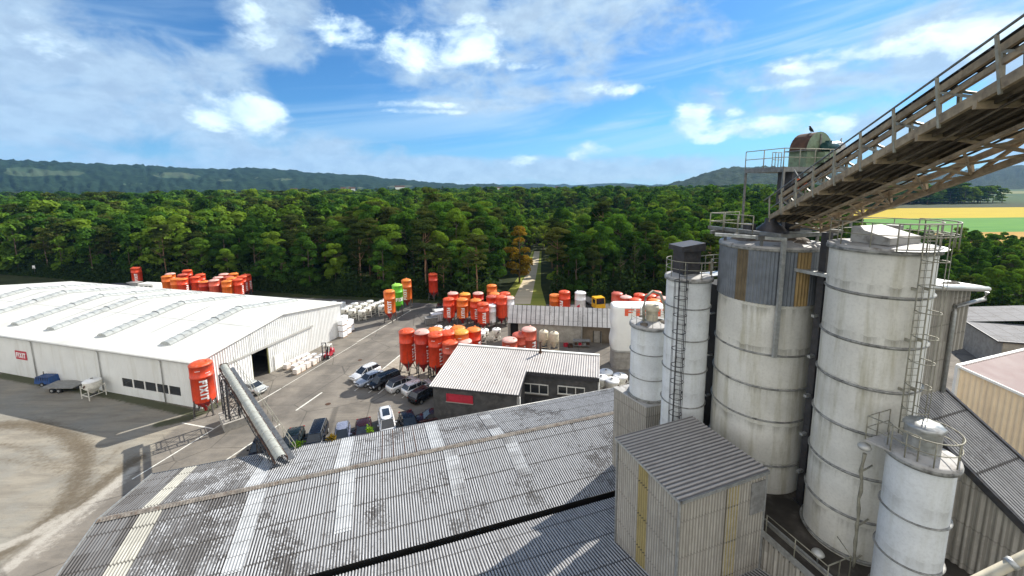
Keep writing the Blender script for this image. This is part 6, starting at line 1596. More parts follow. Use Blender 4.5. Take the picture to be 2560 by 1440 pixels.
# pale pipe crossing the lower right corner
pp0, pp1 = atd(2420, 1462, 9.0), atd(2640, 1355, 8.6)
pr_ = thing('pale_pipe', 'thick pale pipe crossing the bottom right corner of the view', 'pipe', pp0)
mb = MB(); mb.tube([pp0 + Vector((0, 0, -9)), pp0 - UP * .4, pp0, pp1, pp1 + (pp1 - pp0)], .1, 12); mb.build('pipe_run', M['beige'], pr_, True)
mb = MB(); mb.tube([pp0.lerp(pp1, .48), pp0.lerp(pp1, .54)], .125, 12); mb.build('pipe_joint', M['galv'], pr_, True)

# ------------------------------------------------------------------ conveyor bridge overhead
def conveyor_bridge():
    A = atd(1925, 549, 23.0); B = atd(2560, 193, 8.6)
    root = thing('conveyor_bridge', 'rusty steel conveyor bridge with handrail climbing to the upper right', 'bridge', A)
    d = (B - A); L = d.length; d.normalize(); ext = 1.45
    h = Vector((d.x, d.y, 0)).normalized(); w = Vector((-h.y, h.x, 0)); w = w if w.x > 0 else -w        # towards the far side
    up = w.cross(d); up = up if up.z > 0 else -up
    def P(s, ww, z): return A + d * s + w * ww + up * z
    LT = L * ext; Wd = 2.0
    npan = 11; st = LT / npan
    mb = MB(); mb.bar(P(0, 0, .12), P(LT, 0, .12), .1, .26); mb.build('near_edge_beam', M['bridge_steel'], root, True)
    mb = MB(); mb.bar(P(0, Wd, .12), P(LT, Wd, .12), .1, .26); mb.build('far_edge_beam', M['bridge_steel'], root, True)
    mb = MB(); mb.hexa([P(0, .05, .02), P(LT, .05, .02), P(LT, Wd - .05, .02), P(0, Wd - .05, .02)], [P(0, .05, .07), P(LT, .05, .07), P(LT, Wd - .05, .07), P(0, Wd - .05, .07)]); mb.build('deck', M['bridge_dark'], root, True)
    mb = MB()
    for f in (.3, .55, .8, 1.1, 1.4, 1.7): mb.bar(P(0, f, -.02), P(LT, f, -.02), .07, .1)
    mb.build('floor_stringer', M['bridge_dark'], root, True)
    # lower truss on the far side, below the deck
    for i in range(npan + 1):
        s = i * st; mb = MB(); mb.bar(P(s, -.06, -.04), P(s, Wd + .5, -.06), .12, .2); mb.bar(P(s, .6, -.06), P(s, Wd + .5, -.58), .09, .09); mb.build('cross_beam', M['bridge_steel'], root, True)
    mb = MB(); mb.bar(P(0, Wd + .5, -.1), P(LT, Wd + .5, -.1), .14, .16); mb.bar(P(0, Wd + .5, -.62), P(LT, Wd + .5, -.62), .16, .16); mb.bar(P(0, 1.0, -.5), P(LT, 1.0, -.5), .1, .1); mb.build('lower_chord', M['bridge_steel'], root, True)
    for i in range(npan):
        s = i * st; mb = MB(); mb.bar(P(s, Wd + .5, -.1), P(s, Wd + .5, -.62), .1); mb.bar(P(s, Wd + .5, -.62), P(s + st, Wd + .5, -.1), .09); mb.bar(P(s, 1.0, -.5), P(s + st, Wd + .5, -.6), .07); mb.bar(P(s, Wd + .5, -.6), P(s + st, 1.0, -.5), .06); mb.build('lower_brace', M['bridge_steel'], root, True)
    # handrail posts along the near side
    hp = MB(); ks = max(3, int(LT / 1.75)); 
    mb = MB(); mb.tube([P(-.9, .0, 1.35), P(LT, .0, 1.35)], .032, 8); mb.build('handrail', M['steel'], root, True)
    mb = MB(); mb.tube([P(.2, .0, .66), P(LT * .36, .0, .66)], .024, 6); mb.build('knee_rail', M['steel'], root, True)
    for i in range(ks + 1):
        s = LT * i / ks; mb = MB(); mb.bar(P(s, -.05, -.12), P(s, 0, 1.35), .06, .06); mb.build('rail_post', M['railing'], root, True)
    # conveyor frame standing on the deck: two chords, posts, braces, rollers, belt
    wf = .3
    for ww in (wf, wf + .45):
        mb = MB(); mb.bar(P(.6, ww, 1.17), P(LT, ww, 1.17), .08, .2); mb.build('upper_chord', M['bridge_steel'], root, True)
        if ww == wf: mb = MB(); mb.bar(P(.6, ww, .84), P(LT, ww, .84), .07, .15); mb.build('middle_chord', M['bridge_steel'], root, True)
        for i in range(npan):
            s = .6 + i * (LT - .6) / npan; st2 = (LT - .6) / npan
            mb = MB(); mb.bar(P(s, ww, .1), P(s + .15, ww, 1.15), .08); mb.build('frame_post', M['railing'], root, True)
            mb = MB(); mb.bar(P(s + .15, ww, 1.1), P(s + st2 * .85, ww, .12), .07); mb.build('frame_brace', M['railing'], root, True)
    mb = MB()
    n = int(LT / .1); vs = []; fs = []
    for i in range(31):
        s = .3 + (LT - .3) * i / 30
        for (a, z) in ((.26, 1.36), (.36, 1.3), (.52, 1.28), (.7, 1.3), (.8, 1.36)): vs.append(P(s, a, z))
    for i in range(30):
        for k in range(4): fs.append((i * 5 + k, i * 5 + k + 1, (i + 1) * 5 + k + 1, (i + 1) * 5 + k))
    mb.add(vs, fs); mb.build('belt', M['rubber'], root, True)
    for i in range(int(LT / .9)):
        s = .5 + i * .9; mb = MB(); mb.tube([P(s, .25, 1.33), P(s, .36, 1.25), P(s, .7, 1.25), P(s, .8, 1.33)], .035, 6); mb.build('roller', M['darksteel'], root, True)
    # shaggy pipes and cables slung beneath
    mb = MB(); rr = random.Random(2)
    for k in range(5):
        pts = [P(LT * i / 14, .4 + k * .38 + rr.uniform(-.06, .06), -.14 - rr.uniform(0, .08)) for i in range(15)]; mb.tube(pts, .035, 5)
    mb.build('cable', M['bridge_dark'], root, True)
    return root, P, LT, w, h
CB, CBP, CBL, CBw, CBh = conveyor_bridge()
# support frame of the bridge foot and clutter above the middle silo
def bridge_foot():
    z = top3 + .55
    root = thing('support_frame', 'steel beams carrying the bridge foot over the cladded silo roof', 'frame', (C3.x, C3.y, z))
    c = Vector((C3.x, C3.y, 0))
    mb = MB()
    for k in (-1.6, .1, 1.5): mb.bar(c - E_ * 2.8 + N_ * k + UP * z, c + E_ * 3.1 + N_ * k + UP * z, .16, .22)
    for k in (-2.2, 2.2): mb.bar(c + E_ * k - N_ * 2.4 + UP * (z + .2), c + E_ * k + N_ * 2.4 + UP * (z + .2), .14, .18)
    mb.build('beam', M['steel'], root, True)
    for a, b in ((-2.1, -1.2), (2.1, -1.2), (-2.1, 1.2), (2.1, 1.2)):
        q = c + E_ * a + N_ * b; mb = MB(); mb.bar(q + UP * (top3), q + UP * (z + .1), .12); mb.build('stub_leg', M['steel'], root, True)
    mb = MB(); o = c - E_ * 2.9 + UP * (z + .15); railing(mb, [o + N_ * 1.3, o - N_ * 1.6, o - N_ * 1.6 + E_ * 2.2], 1.0, 1.1, .026); mb.build('railing', M['railing'], root, True)
    mb = MB(); mb.lathe([(.9, 0), (.9, .5), (.35, 1.0), (.35, 1.25)], 20, (c.x, c.y, top3 + .15)); mb.build('inlet_hopper', M['darksteel'], root, True)
    for k, (dx, dn, s) in enumerate(((.9, .6, .45), (-1.2, -.4, .4), (1.6, -.7, .5))):
        mb = MB(); mb.box(c + E_ * dx + N_ * dn + UP * (z + .35), (s, s * 1.3, s), R(18)); mb.build('gear_box', M['darksteel'], root, True)
bridge_foot()
# elevator head with drive on its railed platform, a bird on top
def elevator_head():
    q = atd(2040, 418, 26.5); fz = q.z; c = Vector((q.x, q.y, 0))
    root = thing('bucket_elevator', 'green elevator head with rusty curved hood on a railed platform', 'machine', (c.x, c.y, fz))
    W = 5.2; a = atd(1950, 425, 25.5); a = Vector((a.x, a.y, 0))
    pl = [a + N_ * .2, a + N_ * .2 + E_ * 6.8, a - N_ * 2.6 + E_ * 6.8, a - N_ * 2.6]
    mb = MB(); mb.hexa([v + UP * (fz - .3) for v in pl], [v + UP * fz for v in pl]); mb.build('platform', M['steel'], root, True)
    mb = MB(); railing(mb, [pl[3] + UP * fz, pl[0] + UP * fz, pl[1] + UP * fz, pl[2] + UP * fz], 1.15, 1.3, .03, mid=True); railing(mb, [pl[0] - N_ * 1.2 + E_ * .5 + UP * fz, pl[0] - N_ * 1.2 + E_ * 1.3 + UP * fz], 1.0, .25, .025)
    mb.build('railing', M['railing'], root, True)
    for v in (pl[0] + E_ * .08, pl[3] + E_ * .08, pl[1]):
        mb = MB(); mb.bar(v + UP * (top3 + .3), v + UP * fz, .12); mb.build('support_post', M['steel'], root, True)
    m = a + E_ * 3.9 - N_ * 1.0
    mb = MB(); mb.box(m + UP * (fz + .55), (2.3, 1.25, 1.1), R(18)); mb.build('casing', M['green_machine'], root, True)
    # curved hood: half disc 1.2 thick
    u = E_; t_ = N_; r0 = 1.2; zc = fz + 1.1; n = 14
    vs = []; 
    for i in range(n + 1):
        an = PI * i / n
        for s in (-.6, .6): vs.append(m + u * (-r0 * math.cos(an)) + t_ * s + UP * (zc + r0 * 1.05 * math.sin(an)))
    mb = MB(); k = n // 2
    mb.add(vs, [(2 * i, 2 * i + 1, 2 * i + 3, 2 * i + 2) for i in range(0, k)]); mb.build('rusty_hood', M['rust'], root, True)
    mb = MB(); mb.add(vs, [(2 * i, 2 * i + 1, 2 * i + 3, 2 * i + 2) for i in range(k, n)] + [tuple(2 * i for i in range(n + 1)), tuple(2 * i + 1 for i in range(n, -1, -1))]); mb.build('hood', M['green_machine'], root, True)
    mb = MB(); mb.bar(m + UP * (zc + 1.12) - u * .5, m + UP * (zc + 1.18) + u * .5, .5, .06); mb.bar(m + t_ * .64 + UP * (zc - .1), m + t_ * .64 + UP * (zc + 1.1), .1, .06); mb.bar(m - u * 1.5 + UP * (zc + .02), m + u * 1.2 + UP * (zc + .04), 1.5, .06); mb.build('hood_flange', M['steel'], root, True)
    mb = MB(); o = m + t_ * .95 + UP * (fz + 1.35); mb.tube([o - u * .1, o + u * .95], .27, 14); mb.tube([o + u * .95, o + u * 1.3], .16, 12); mb.box(o + u * .3 + UP * .3, (.3, .25, .18), R(18)); mb.build('motor', M['motor'], root, True)
    mb = MB(); mb.box(m + t_ * .9 + u * .3 + UP * (fz + .65), (1.1, .5, .7), R(18)); mb.build('gearbox', M['green_machine'], root, True)
    mb = MB(); c2 = m + u * 2.1 + UP * fz; mb.lathe([(.75, 0), (.75, 1.5), (.68, 1.66), (.4, 1.8), (.01, 1.84)], 22, tuple(c2))
    for i in range(5): an = i * 1.25; mb.tube([c2 + Vector((.55 * math.cos(an), .55 * math.sin(an), 1.7)), c2 + Vector((.55 * math.cos(an), .55 * math.sin(an), 2.0))], .035, 5)
    mb.build('filter_drum', M['galv'], root, True)
    mb = MB(); mb.box(m - u * 2.3 + t_ * .5 + UP * (fz - 1.35), (1.0, 1.0, 2.1), R(18)); mb.build('chute', M['darksteel'], root, True)
    mb = MB(); mb.tube([a + E_ * .9 - N_ * .5 + UP * (fz - 3.0), a + E_ * .9 - N_ * .5 + UP * fz], .05, 6); mb.tube([a + E_ * 1.15 - N_ * .5 + UP * (fz - 3.0), a + E_ * 1.15 - N_ * .5 + UP * fz], .05, 6); mb.build('conduit', M['galv'], root, True)
    ob = atd(2003, 462, 23.6); bx = thing('orange_box', 'small orange box hanging by the dark chute under the elevator platform', 'box', ob)
    mb = MB(); mb.box((0, 0, 0), (.55, .4, .62), R(30)); mb.box((0, -.02, .33), (.6, .46, .06), R(30)); mb.build('case', M['orange_box'], bx); mb = MB()
    for k in (-.15, 0, .15): mb.box((-.02 + .11, -.2, k), (.4, .03, .03), R(30))
    mb.build('rib', M['rust'], bx)
    mb = MB(); mb.bar((0, .1, .3), (0, .7, .9), .05); mb.build('hanger', M['steel'], bx)
    # crow
    p = m + UP * (zc + 1.22) - u * .1
    bd = thing('bird', 'small black bird perched on the elevator hood', 'bird', p, R(200))
    mb = MB(); mb.tube([(-.3, 0, .1), (-.2, 0, .13), (-.1, 0, .17), (0, 0, .24), (.08, 0, .33), (.11, 0, .4), (.15, 0, .45), (.2, 0, .455)], [.015, .035, .075, .1, .085, .055, .055, .03], 10); mb.tube([(.2, 0, .455), (.29, 0, .44)], [.022, .004], 6)
    mb.build('body', M['feather'], bd); mb = MB()
    for s in (-.04, .04): mb.tube([(.0, s, .16), (.02, s, 0)], .01, 5)
    mb.build('leg', M['feather'], bd)
    mb = MB()
    for s in (-1, 1): mb.add([(.06, s * .085, .3), (-.05, s * .1, .2), (-.26, s * .03, .11), (-.1, s * .06, .27)], [(0, 1, 2, 3)])
    mb.build('wing', M['feather'], bd)
elevator_head()

# ------------------------------------------------------------------ covered conveyor over the yard
def gallery():
    U = at(560, 917, 6.9); Lw = at(693, 1130, 7.2)
    root = thing('covered_conveyor', 'covered belt conveyor with grey domed hood crossing the yard to the grey roof', 'conveyor', U)
    d = (Lw - U); L = d.length; d.normalize(); w = Vector((-d.y, d.x, 0)).normalized(); w = w if w.dot(Vector((1, 1, 0))) > 0 else -w      # right-hand side as seen
    up = Vector((0, 0, 1)); 
    def P(s, a, z): return U + d * s + w * a + up * z
    LT = L + 1.2
    n = 16; arcs = [(math.cos(PI * i / 8), math.sin(PI * i / 8)) for i in range(9)]
    for k in range(n):
        s0, s1 = LT * k / n, LT * (k + 1) / n; vs = [P(s, -.38 * cx, .36 * cz - .02) for s in (s0, s1) for cx, cz in arcs]
        mb = MB(); mb.add(vs, [(i, i + 1, 9 + i + 1, 9 + i) for i in range(8)], smooth=True); mb.build('hood_segment', M['hood_grey'], root, True)
        mb = MB(); mb.tube([P(s0, -.4 * cx, .38 * cz - .02) for cx, cz in arcs], .025, 5); mb.build('hood_band', M['flashing'], root, True)
    mb = MB(); mb.add([P(-.05, -.45 * cx, .45 * cz) for cx, cz in arcs], [tuple(range(9))]); mb.hexa([P(-.8, -.35, -.5), P(-.02, -.45, -.5), P(-.02, .45, -.5), P(-.8, .35, -.5)], [P(-.75, -.3, .2), P(-.02, -.42, .3), P(-.02, .42, .3), P(-.75, .3, .2)]); mb.build('discharge_head', M['rust'], root, True)
    for a in (-.46, .42):
        mb = MB(); mb.bar(P(-.1, a, -.12), P(LT, a, -.12), .07, .24); mb.build('side_rail', M['rust'], root, True)
        mb = MB(); mb.bar(P(-.1, a, -.85), P(LT, a, -.85), .06, .08); mb.build('bottom_chord', M['steel'], root, True)
        m_ = 22; mb = MB()
        for i in range(m_):
            s0, s1 = LT * i / m_, LT * (i + 1) / m_; mb.bar(P(s0, a, -.2), P((s0 + s1) / 2, a, -.85), .035); mb.bar(P((s0 + s1) / 2, a, -.85), P(s1, a, -.2), .035)
        mb.build('lattice', M['darksteel'], root, True)
    mb = MB(); mb.hexa([P(0, .5, -.38), P(LT, .5, -.38), P(LT, .95, -.38), P(0, .95, -.38)], [P(0, .5, -.34), P(LT, .5, -.34), P(LT, .95, -.34), P(0, .95, -.34)]); mb.build('walkway', M['steel'], root, True)
    mb = MB(); mb.tube([P(-.4, 1.05, .8), P(LT, 1.05, .8)], .025, 6); mb.tube([P(0, 1.05, .3), P(LT, 1.05, .3)], .02, 5)
    for i in range(15): s = LT * i / 14; mb.tube([P(s, 1.05, -.25), P(s, 1.05, .8)], .022, 5)
    mb.build('railing', M['railing'], root, True)
    def tower(s, wd, ln, nm):
        mb = MB(); b = P(s, .2, 0); cs = []
        for i in (-1, 1):
            for j in (-1, 1): cs.append(Vector((b.x, b.y, 0)) + Vector((d.x, d.y, 0)).normalized() * (i * ln) + w * (j * wd))
        zt = b.z - .85
        for c_ in cs: mb.bar(c_, c_ + UP * zt, .1)
        nl = 4
        for (i, j) in ((0, 1), (2, 3), (0, 2), (1, 3)):
            for k in range(nl):
                z0, z1 = zt * k / nl, zt * (k + 1) / nl; mb.bar(cs[i] + UP * z0, cs[j] + UP * z1, .045); mb.bar(cs[j] + UP * z0, cs[i] + UP * z1, .045); mb.bar(cs[i] + UP * z1, cs[j] + UP * z1, .05)
        mb.build(nm, M['darksteel'], root, True)
    tower(.9, .8, .9, 'support_tower'); tower(L * .83, .75, .7, 'support_tower')
    bq = P(1.2, .3, 0); bl = thing('concrete_plinth', 'low concrete plinth under the conveyor tower beside the near silo', 'plinth', (bq.x, bq.y, 0), math.atan2(d.y, d.x))
    mb = MB(); mb.box((0, 0, .5), (3.4, 2.6, 1.0)); mb.box((0, 0, 1.03), (3.5, 2.7, .07)); mb.build('block', M['concrete'], bl)
    tower(2.2, .5, .4, 'stair_frame')
gallery()

# ------------------------------------------------------------------ cars
CARP = {}
def car_paint(key, col, metal=0.3, rough=0.28):
    if key not in CARP: CARP[key] = basic('car_paint_' + key, col, rough, metal, 0.06, 1.5, spec=0.5)
    return CARP[key]
M['lamp_glass'] = basic('headlight_glass', (0.75, 0.77, 0.8), 0.15, 0.2, 0.05, 3)
M['tail_glass'] = basic('tail_light_glass', (0.4, 0.01, 0.01), 0.2, 0.0, 0.05, 3)
M['plate'] = basic('number_plate', (0.75, 0.75, 0.72), 0.5, 0.0, 0.05, 3)
def make_car(label, paint, pos, head, kind='suv', roofmat=None, sunroof=False, Lc=4.55, W=1.84, Hc=1.6, group='cars', name='parked_car'):
    rz = math.atan2(head.y, head.x); t = thing(name, label, 'car', (pos.x, pos.y, 0), rz, group)
    if kind == 'sedan': st = [(-.5, .62, .80), (-.47, .72, .92), (-.36, .9, .98), (-.2, .92, .98), (.16, .92, .96), (.3, .9, .9), (.42, .84, .8), (.48, .7, .66), (.5, .6, .58)]; gh = (-.38, -.22, .1, .27)
    elif kind == 'van': st = [(-.5, .8, .98), (-.48, .88, 1.1), (-.2, .92, 1.1), (.16, .92, 1.06), (.3, .92, .98), (.43, .86, .85), (.48, .76, .7), (.5, .66, .62)]; gh = (-.49, -.45, .2, .36)
    else: st = [(-.5, .74, .9), (-.475, .84, 1.02), (-.38, .92, 1.04), (-.2, .92, 1.03), (.16, .92, 1.0), (.3, .91, .94), (.42, .85, .84), (.48, .74, .72), (.5, .64, .62)]; gh = (-.475, -.37, .05, .29)
    zb = .24; mb = MB(); rings = []
    for f, wf, zt in st:
        x = f * Lc; w = W / 2 * wf / .92
        rings.append([(x, -w * .72, zt), (x, -w * .95, zt - .06), (x, -w, zt - .22), (x, -w * .99, zb + .18), (x, -w * .9, zb), (x, w * .9, zb), (x, w * .99, zb + .18), (x, w, zt - .22), (x, w * .95, zt - .06), (x, w * .72, zt)])
    vs = [p for r_ in rings for p in r_]; fs = []
    for i in range(len(rings) - 1):
        for k in range(10): fs.append((i * 10 + k, (i + 1) * 10 + k, (i + 1) * 10 + (k + 1) % 10, i * 10 + (k + 1) % 10))
    fs.append(tuple(range(10))); fs.append(tuple((len(rings) - 1) * 10 + k for k in range(9, -1, -1)))
    mb.add(vs, fs, smooth=True); body = mb.build('body', paint, t)
    def zsh(f): return np.interp(f, [s[0] for s in st], [s[2] for s in st]) - .04
    b0, b1, t1, t0 = gh[0], gh[1], gh[2], gh[3]; wb, wt = W / 2 * .9, W / 2 * .7
    bot = [(b0 * Lc, -wb * .95, zsh(b0)), (t0 * Lc, -wb * .93, zsh(t0)), (t0 * Lc, wb * .93, zsh(t0)), (b0 * Lc, wb * .95, zsh(b0))]
    top = [(b1 * Lc, -wt, Hc - .06), (t1 * Lc, -wt, Hc - .05), (t1 * Lc, wt, Hc - .05), (b1 * Lc, wt, Hc - .06)]
    mb = MB(); mb.hexa(bot, top); mb.build('window_glass', M['glass_dark'], t)
    mb = MB(); xs = np.linspace(b1 * Lc - .07, t1 * Lc + .05, 7); vs = []
    for i, x in enumerate(xs):
        e = 1 - abs(i - 3) / 3.0; zc = Hc - .07 + .07 * min(1, e * 1.8)
        for y, dz in ((-wt - .03, -.05), (-wt * .8, 0), (0, .025), (wt * .8, 0), (wt + .03, -.05)): vs.append((x, y, zc + dz))
    mb.add(vs, [(i * 5 + k, (i + 1) * 5 + k, (i + 1) * 5 + k + 1, i * 5 + k + 1) for i in range(6) for k in range(4)], smooth=True); mb.build('roof', roofmat or paint, t)
    if sunroof: mb = MB(); mb.box(((b1 + t1) / 2 * Lc, 0, Hc + .0), ((t1 - b1) * Lc * .55, wt * 1.25, .05)); mb.build('sunroof', M['glass_dark'], t)
    mb = MB()
    for s in (-1, 1):
        for (fb, ft) in ((t0, t1), (b0, b1)): mb.bar((fb * Lc, s * wb * .94, zsh(fb)), (ft * Lc, s * wt, Hc - .06), .05, .05)
        for f in (-.14, .04): mb.bar((f * Lc, s * wb * .955, zsh(f)), (f * Lc * .95, s * (wt + .01), Hc - .06), .05, .04)
    mb.build('pillar', paint, t)
    for fx in (-.31, .32):
        for s in (-1, 1):
            c = Vector((fx * Lc, s * (W / 2 - .11), .33)); mb = MB(); mb.tube([c - Vector((0, s * .12, 0)), c + Vector((0, s * .13, 0))], .33, 18); w = mb.build('wheel', M['rubber'], t)
            mb = MB(); mb.tube([c + Vector((0, s * .1, 0)), c + Vector((0, s * .145, 0))], .2, 12); mb.build('rim', M['galv'], w)
    for s in (-1, 1):
        mb = MB(); mb.box((Lc * .482, s * W * .36, .68), (.12, .34, .14), -s * .25); mb.build('headlight', M['lamp_glass'], t)
        mb = MB(); mb.box((-Lc * .485, s * W * .38, .8), (.07, .2, .13)); mb.build('tail_light', M['tail_glass'], t)
        mb = MB(); mb.box((Lc * .17, s * (W / 2 + .08), 1.02), (.12, .2, .13)); mb.build('mirror', paint, t)
        if kind != 'sedan': mb = MB(); mb.bar((b1 * Lc + .1, s * wt * .97, Hc + .01), (t1 * Lc - .1, s * wt * .97, Hc + .01), .028); mb.build('roof_rail', M['galv'], t)
    mb = MB(); mb.box((Lc * .502, 0, .45), (.03, .5, .11)); mb.build('number_plate', M['plate'], t)
    mb = MB(); mb.box((Lc * .492, 0, .62), (.05, .95, .16)); mb.build('grille', M['black'], t)
    return t
def car_px(label, key, col, c, r, f, **kw):
    z = kw.pop('z', .7); a, b = at(*r, z), at(*f, z); p = at(*c, z); make_car(label, car_paint(key, col), Vector((p.x, p.y, 0)), (b - a), **kw)
car_px('white SUV parked furthest left in the row before the silos', 'white', (.78, .78, .77), (914, 930), (946, 913), (885, 940), kind='suv', group='cars parked before the silos')
car_px('silver-blue sedan between the white SUV and the black estate', 'silver_blue', (.32, .36, .42), (927, 944), (957, 930), (897, 956), kind='sedan', Hc=1.46, group='cars parked before the silos')
car_px('black estate with roof rails, third from the left before the silos', 'black', (.012, .012, .014), (961, 950), (992, 936), (932, 962), kind='van', Hc=1.68, group='cars parked before the silos')
car_px('white SUV with a black roof beside the black estate', 'white', (.78, .78, .77), (1006, 957), (975, 969), (1036, 943), kind='suv', roofmat=M['darksteel'], group='cars parked before the silos')
car_px('white SUV with dark rear window, next to the black car by the office', 'white', (.78, .78, .77), (1045, 965), (1015, 976), (1075, 951), kind='suv', group='cars parked before the silos')
car_px('black car tucked against the left wall of the office', 'black', (.012, .012, .014), (1062, 982), (1042, 992), (1090, 966), kind='suv', group='cars parked before the silos')
car_px('dark green car nearest the covered conveyor behind the grey roof edge', 'dark_green', (.008, .014, .012), (733, 1098), (742, 1076), (726, 1120), kind='sedan', Hc=1.5, group='cars parked along the grey roof edge')
car_px('dark blue-black estate, second from the conveyor behind the roof edge', 'navy', (.007, .008, .012), (792, 1089), (801, 1066), (784, 1112), kind='van', Hc=1.6, group='cars parked along the grey roof edge')
car_px('small grey-blue car between the blue-black estate and the dark red car', 'grey_blue', (.16, .18, .25), (856, 1088), (858, 1066), (854, 1110), kind='suv', Lc=3.7, W=1.7, group='cars parked along the grey roof edge', roofmat=car_paint('light_grey_blue', (.26, .28, .36)))
car_px('dark red car behind the roof edge with a green weed before it', 'maroon', (.035, .009, .01), (908, 1074), (908, 1053), (906, 1096), kind='sedan', Hc=1.5, group='cars parked along the grey roof edge')
car_px('white van with a dark sunroof behind the grey roof edge', 'white', (.78, .78, .77), (967, 1057), (963, 1035), (971, 1080), kind='van', Hc=1.75, sunroof=True, group='cars parked along the grey roof edge')
car_px('black car right of the white van behind the grey roof edge', 'black', (.012, .012, .014), (1021, 1053), (1014, 1036), (1028, 1074), kind='sedan', Hc=1.48, group='cars parked along the grey roof edge')
car_px('dark red car in shade by the orange post near the office', 'maroon', (.035, .009, .01), (1083, 1040), (1102, 1036), (1060, 1043), kind='sedan', Hc=1.45, group='cars parked along the grey roof edge')
car_px('dark car half hidden under the lower conveyor trestle', 'navy', (.007, .008, .012), (652, 1116), (662, 1090), (642, 1140), kind='sedan', Hc=1.5, group='cars parked along the grey roof edge')
car_px('silver car parked by the open hall door beside the conveyor', 'silver', (.5, .52, .5), (631, 967), (612, 962), (655, 972), kind='sedan', Hc=1.45, Lc=4.2, group='cars')
car_px('dark van parked left of the crowded silos by the far road', 'black', (.012, .012, .014), (1100, 772), (1100, 764), (1099, 778), kind='van', group='cars', z=.8)

def truck_cab(t, x, y, z, L, W, H, mat, dz=.5):
    mb = MB(); b = [(x, y - W / 2, z + dz), (x + L, y - W / 2, z + dz), (x + L, y + W / 2, z + dz), (x, y + W / 2, z + dz)]; tp = [(x, y - W / 2, z + H), (x + L - .35, y - W / 2 + .05, z + H), (x + L - .35, y + W / 2 - .05, z + H), (x, y + W / 2, z + H)]
    mb.hexa(b, tp); mb.build('cab', mat, t)
    mb = MB(); zz = z + H * .55; mb.hexa([(x + L - .1 - .08, y - W * .42, zz), (x + L - .1, y - W * .42, zz), (x + L - .1, y + W * .42, zz), (x + L - .18, y + W * .42, zz)], [(x + L - .4, y - W * .4, z + H - .15), (x + L - .27, y - W * .4, z + H - .15), (x + L - .27, y + W * .4, z + H - .15), (x + L - .4, y + W * .4, z + H - .15)]); mb.build('windscreen', M['glass_dark'], t)
    mb = MB()
    for s in (-1, 1): mb.box((x + L * .5, y + s * W / 2, z + H * .72), (L * .55, .04, H * .3))
    mb.build('side_window', M['glass_dark'], t)
def wheels(t, xs, W, r=.42):
    for x in xs:
        for s in (-1, 1): mb = MB(); mb.tube([(x, s * (W / 2 - .28), r), (x, s * W / 2, r)], r, 16); w = mb.build('wheel', M['rubber'], t); mb = MB(); mb.tube([(x, s * (W / 2 - .02), r), (x, s * (W / 2 + .02), r)], r * .5, 10); mb.build('rim', M['galv'], w)
# yellow lorry behind the shed
p = at(1491, 742, 3.0); t = thing('lorry', 'yellow lorry cab behind the grey shed, right of the white silo', 'lorry', (p.x, p.y + 1, 0), R(-75))
truck_cab(t, .5, 0, 0, 2.2, 2.4, 3.1, M['yellow_paint'], .7); mb = MB(); mb.box((-3.2, 0, 1.0), (6.6, 2.3, .3)); mb.box((-3.2, 0, .75), (6.6, .9, .3)); mb.build('chassis', M['darksteel'], t); wheels(t, (1.5, -3.6, -5.0), 2.3, .5)
p = at(376, 712, 2.4); t = thing('caravan', 'white cabin with dark windows beyond the hall roof, left of the silos', 'cabin', (p.x, p.y, 0), R(-12))
mb = MB(); mb.hexa([(-3, -1.2, .5), (3, -1.2, .5), (3, 1.2, .5), (-3, 1.2, .5)], [(-2.7, -1.15, 2.9), (2.4, -1.15, 2.9), (2.4, 1.15, 2.9), (-2.7, 1.15, 2.9)]); mb.build('body', M['white_paint'], t)
mb = MB()
for x in (-1.6, .1, 1.5): mb.box((x, -1.2, 2.0), (1.0, .06, .7))
mb.build('window', M['glass_dark'], t); wheels(t, (-.6, .4), 2.3, .35)
p = at(300, 712, 1.2); t = thing('storage_heap', 'dark tarpaulin covered heap beyond the left hall roof', 'heap', (p.x, p.y, 0), R(-10)); mb = MB(); mb.lathe([(3.4, 0), (2.9, .8), (1.8, 1.5), (.01, 1.8)], 14); mb.v = [(x * 1.6, y * .6, z) for x, y, z in mb.v]; mb.build('tarpaulin', M['darksteel'], t)
p = at(312, 712, 1.8); t = thing('grey_container', 'small pale container right of the dark heap beyond the hall', 'container', (p.x, p.y + 3, 0), R(-10)); mb = MB(); mb.corr((-1.8, -.8, .15), (1, 0, 0), (0, 0, 1), 3.6, 1.7, .3, .03, 8, 1, True); mb.box((0, .05, 1.0), (3.6, 1.6, 1.7)); mb.build('case', M['galv'], t); mb = MB(); mb.box((0, 0, 1.9), (3.7, 1.75, .08)); mb.build('lid', M['flashing'], t)

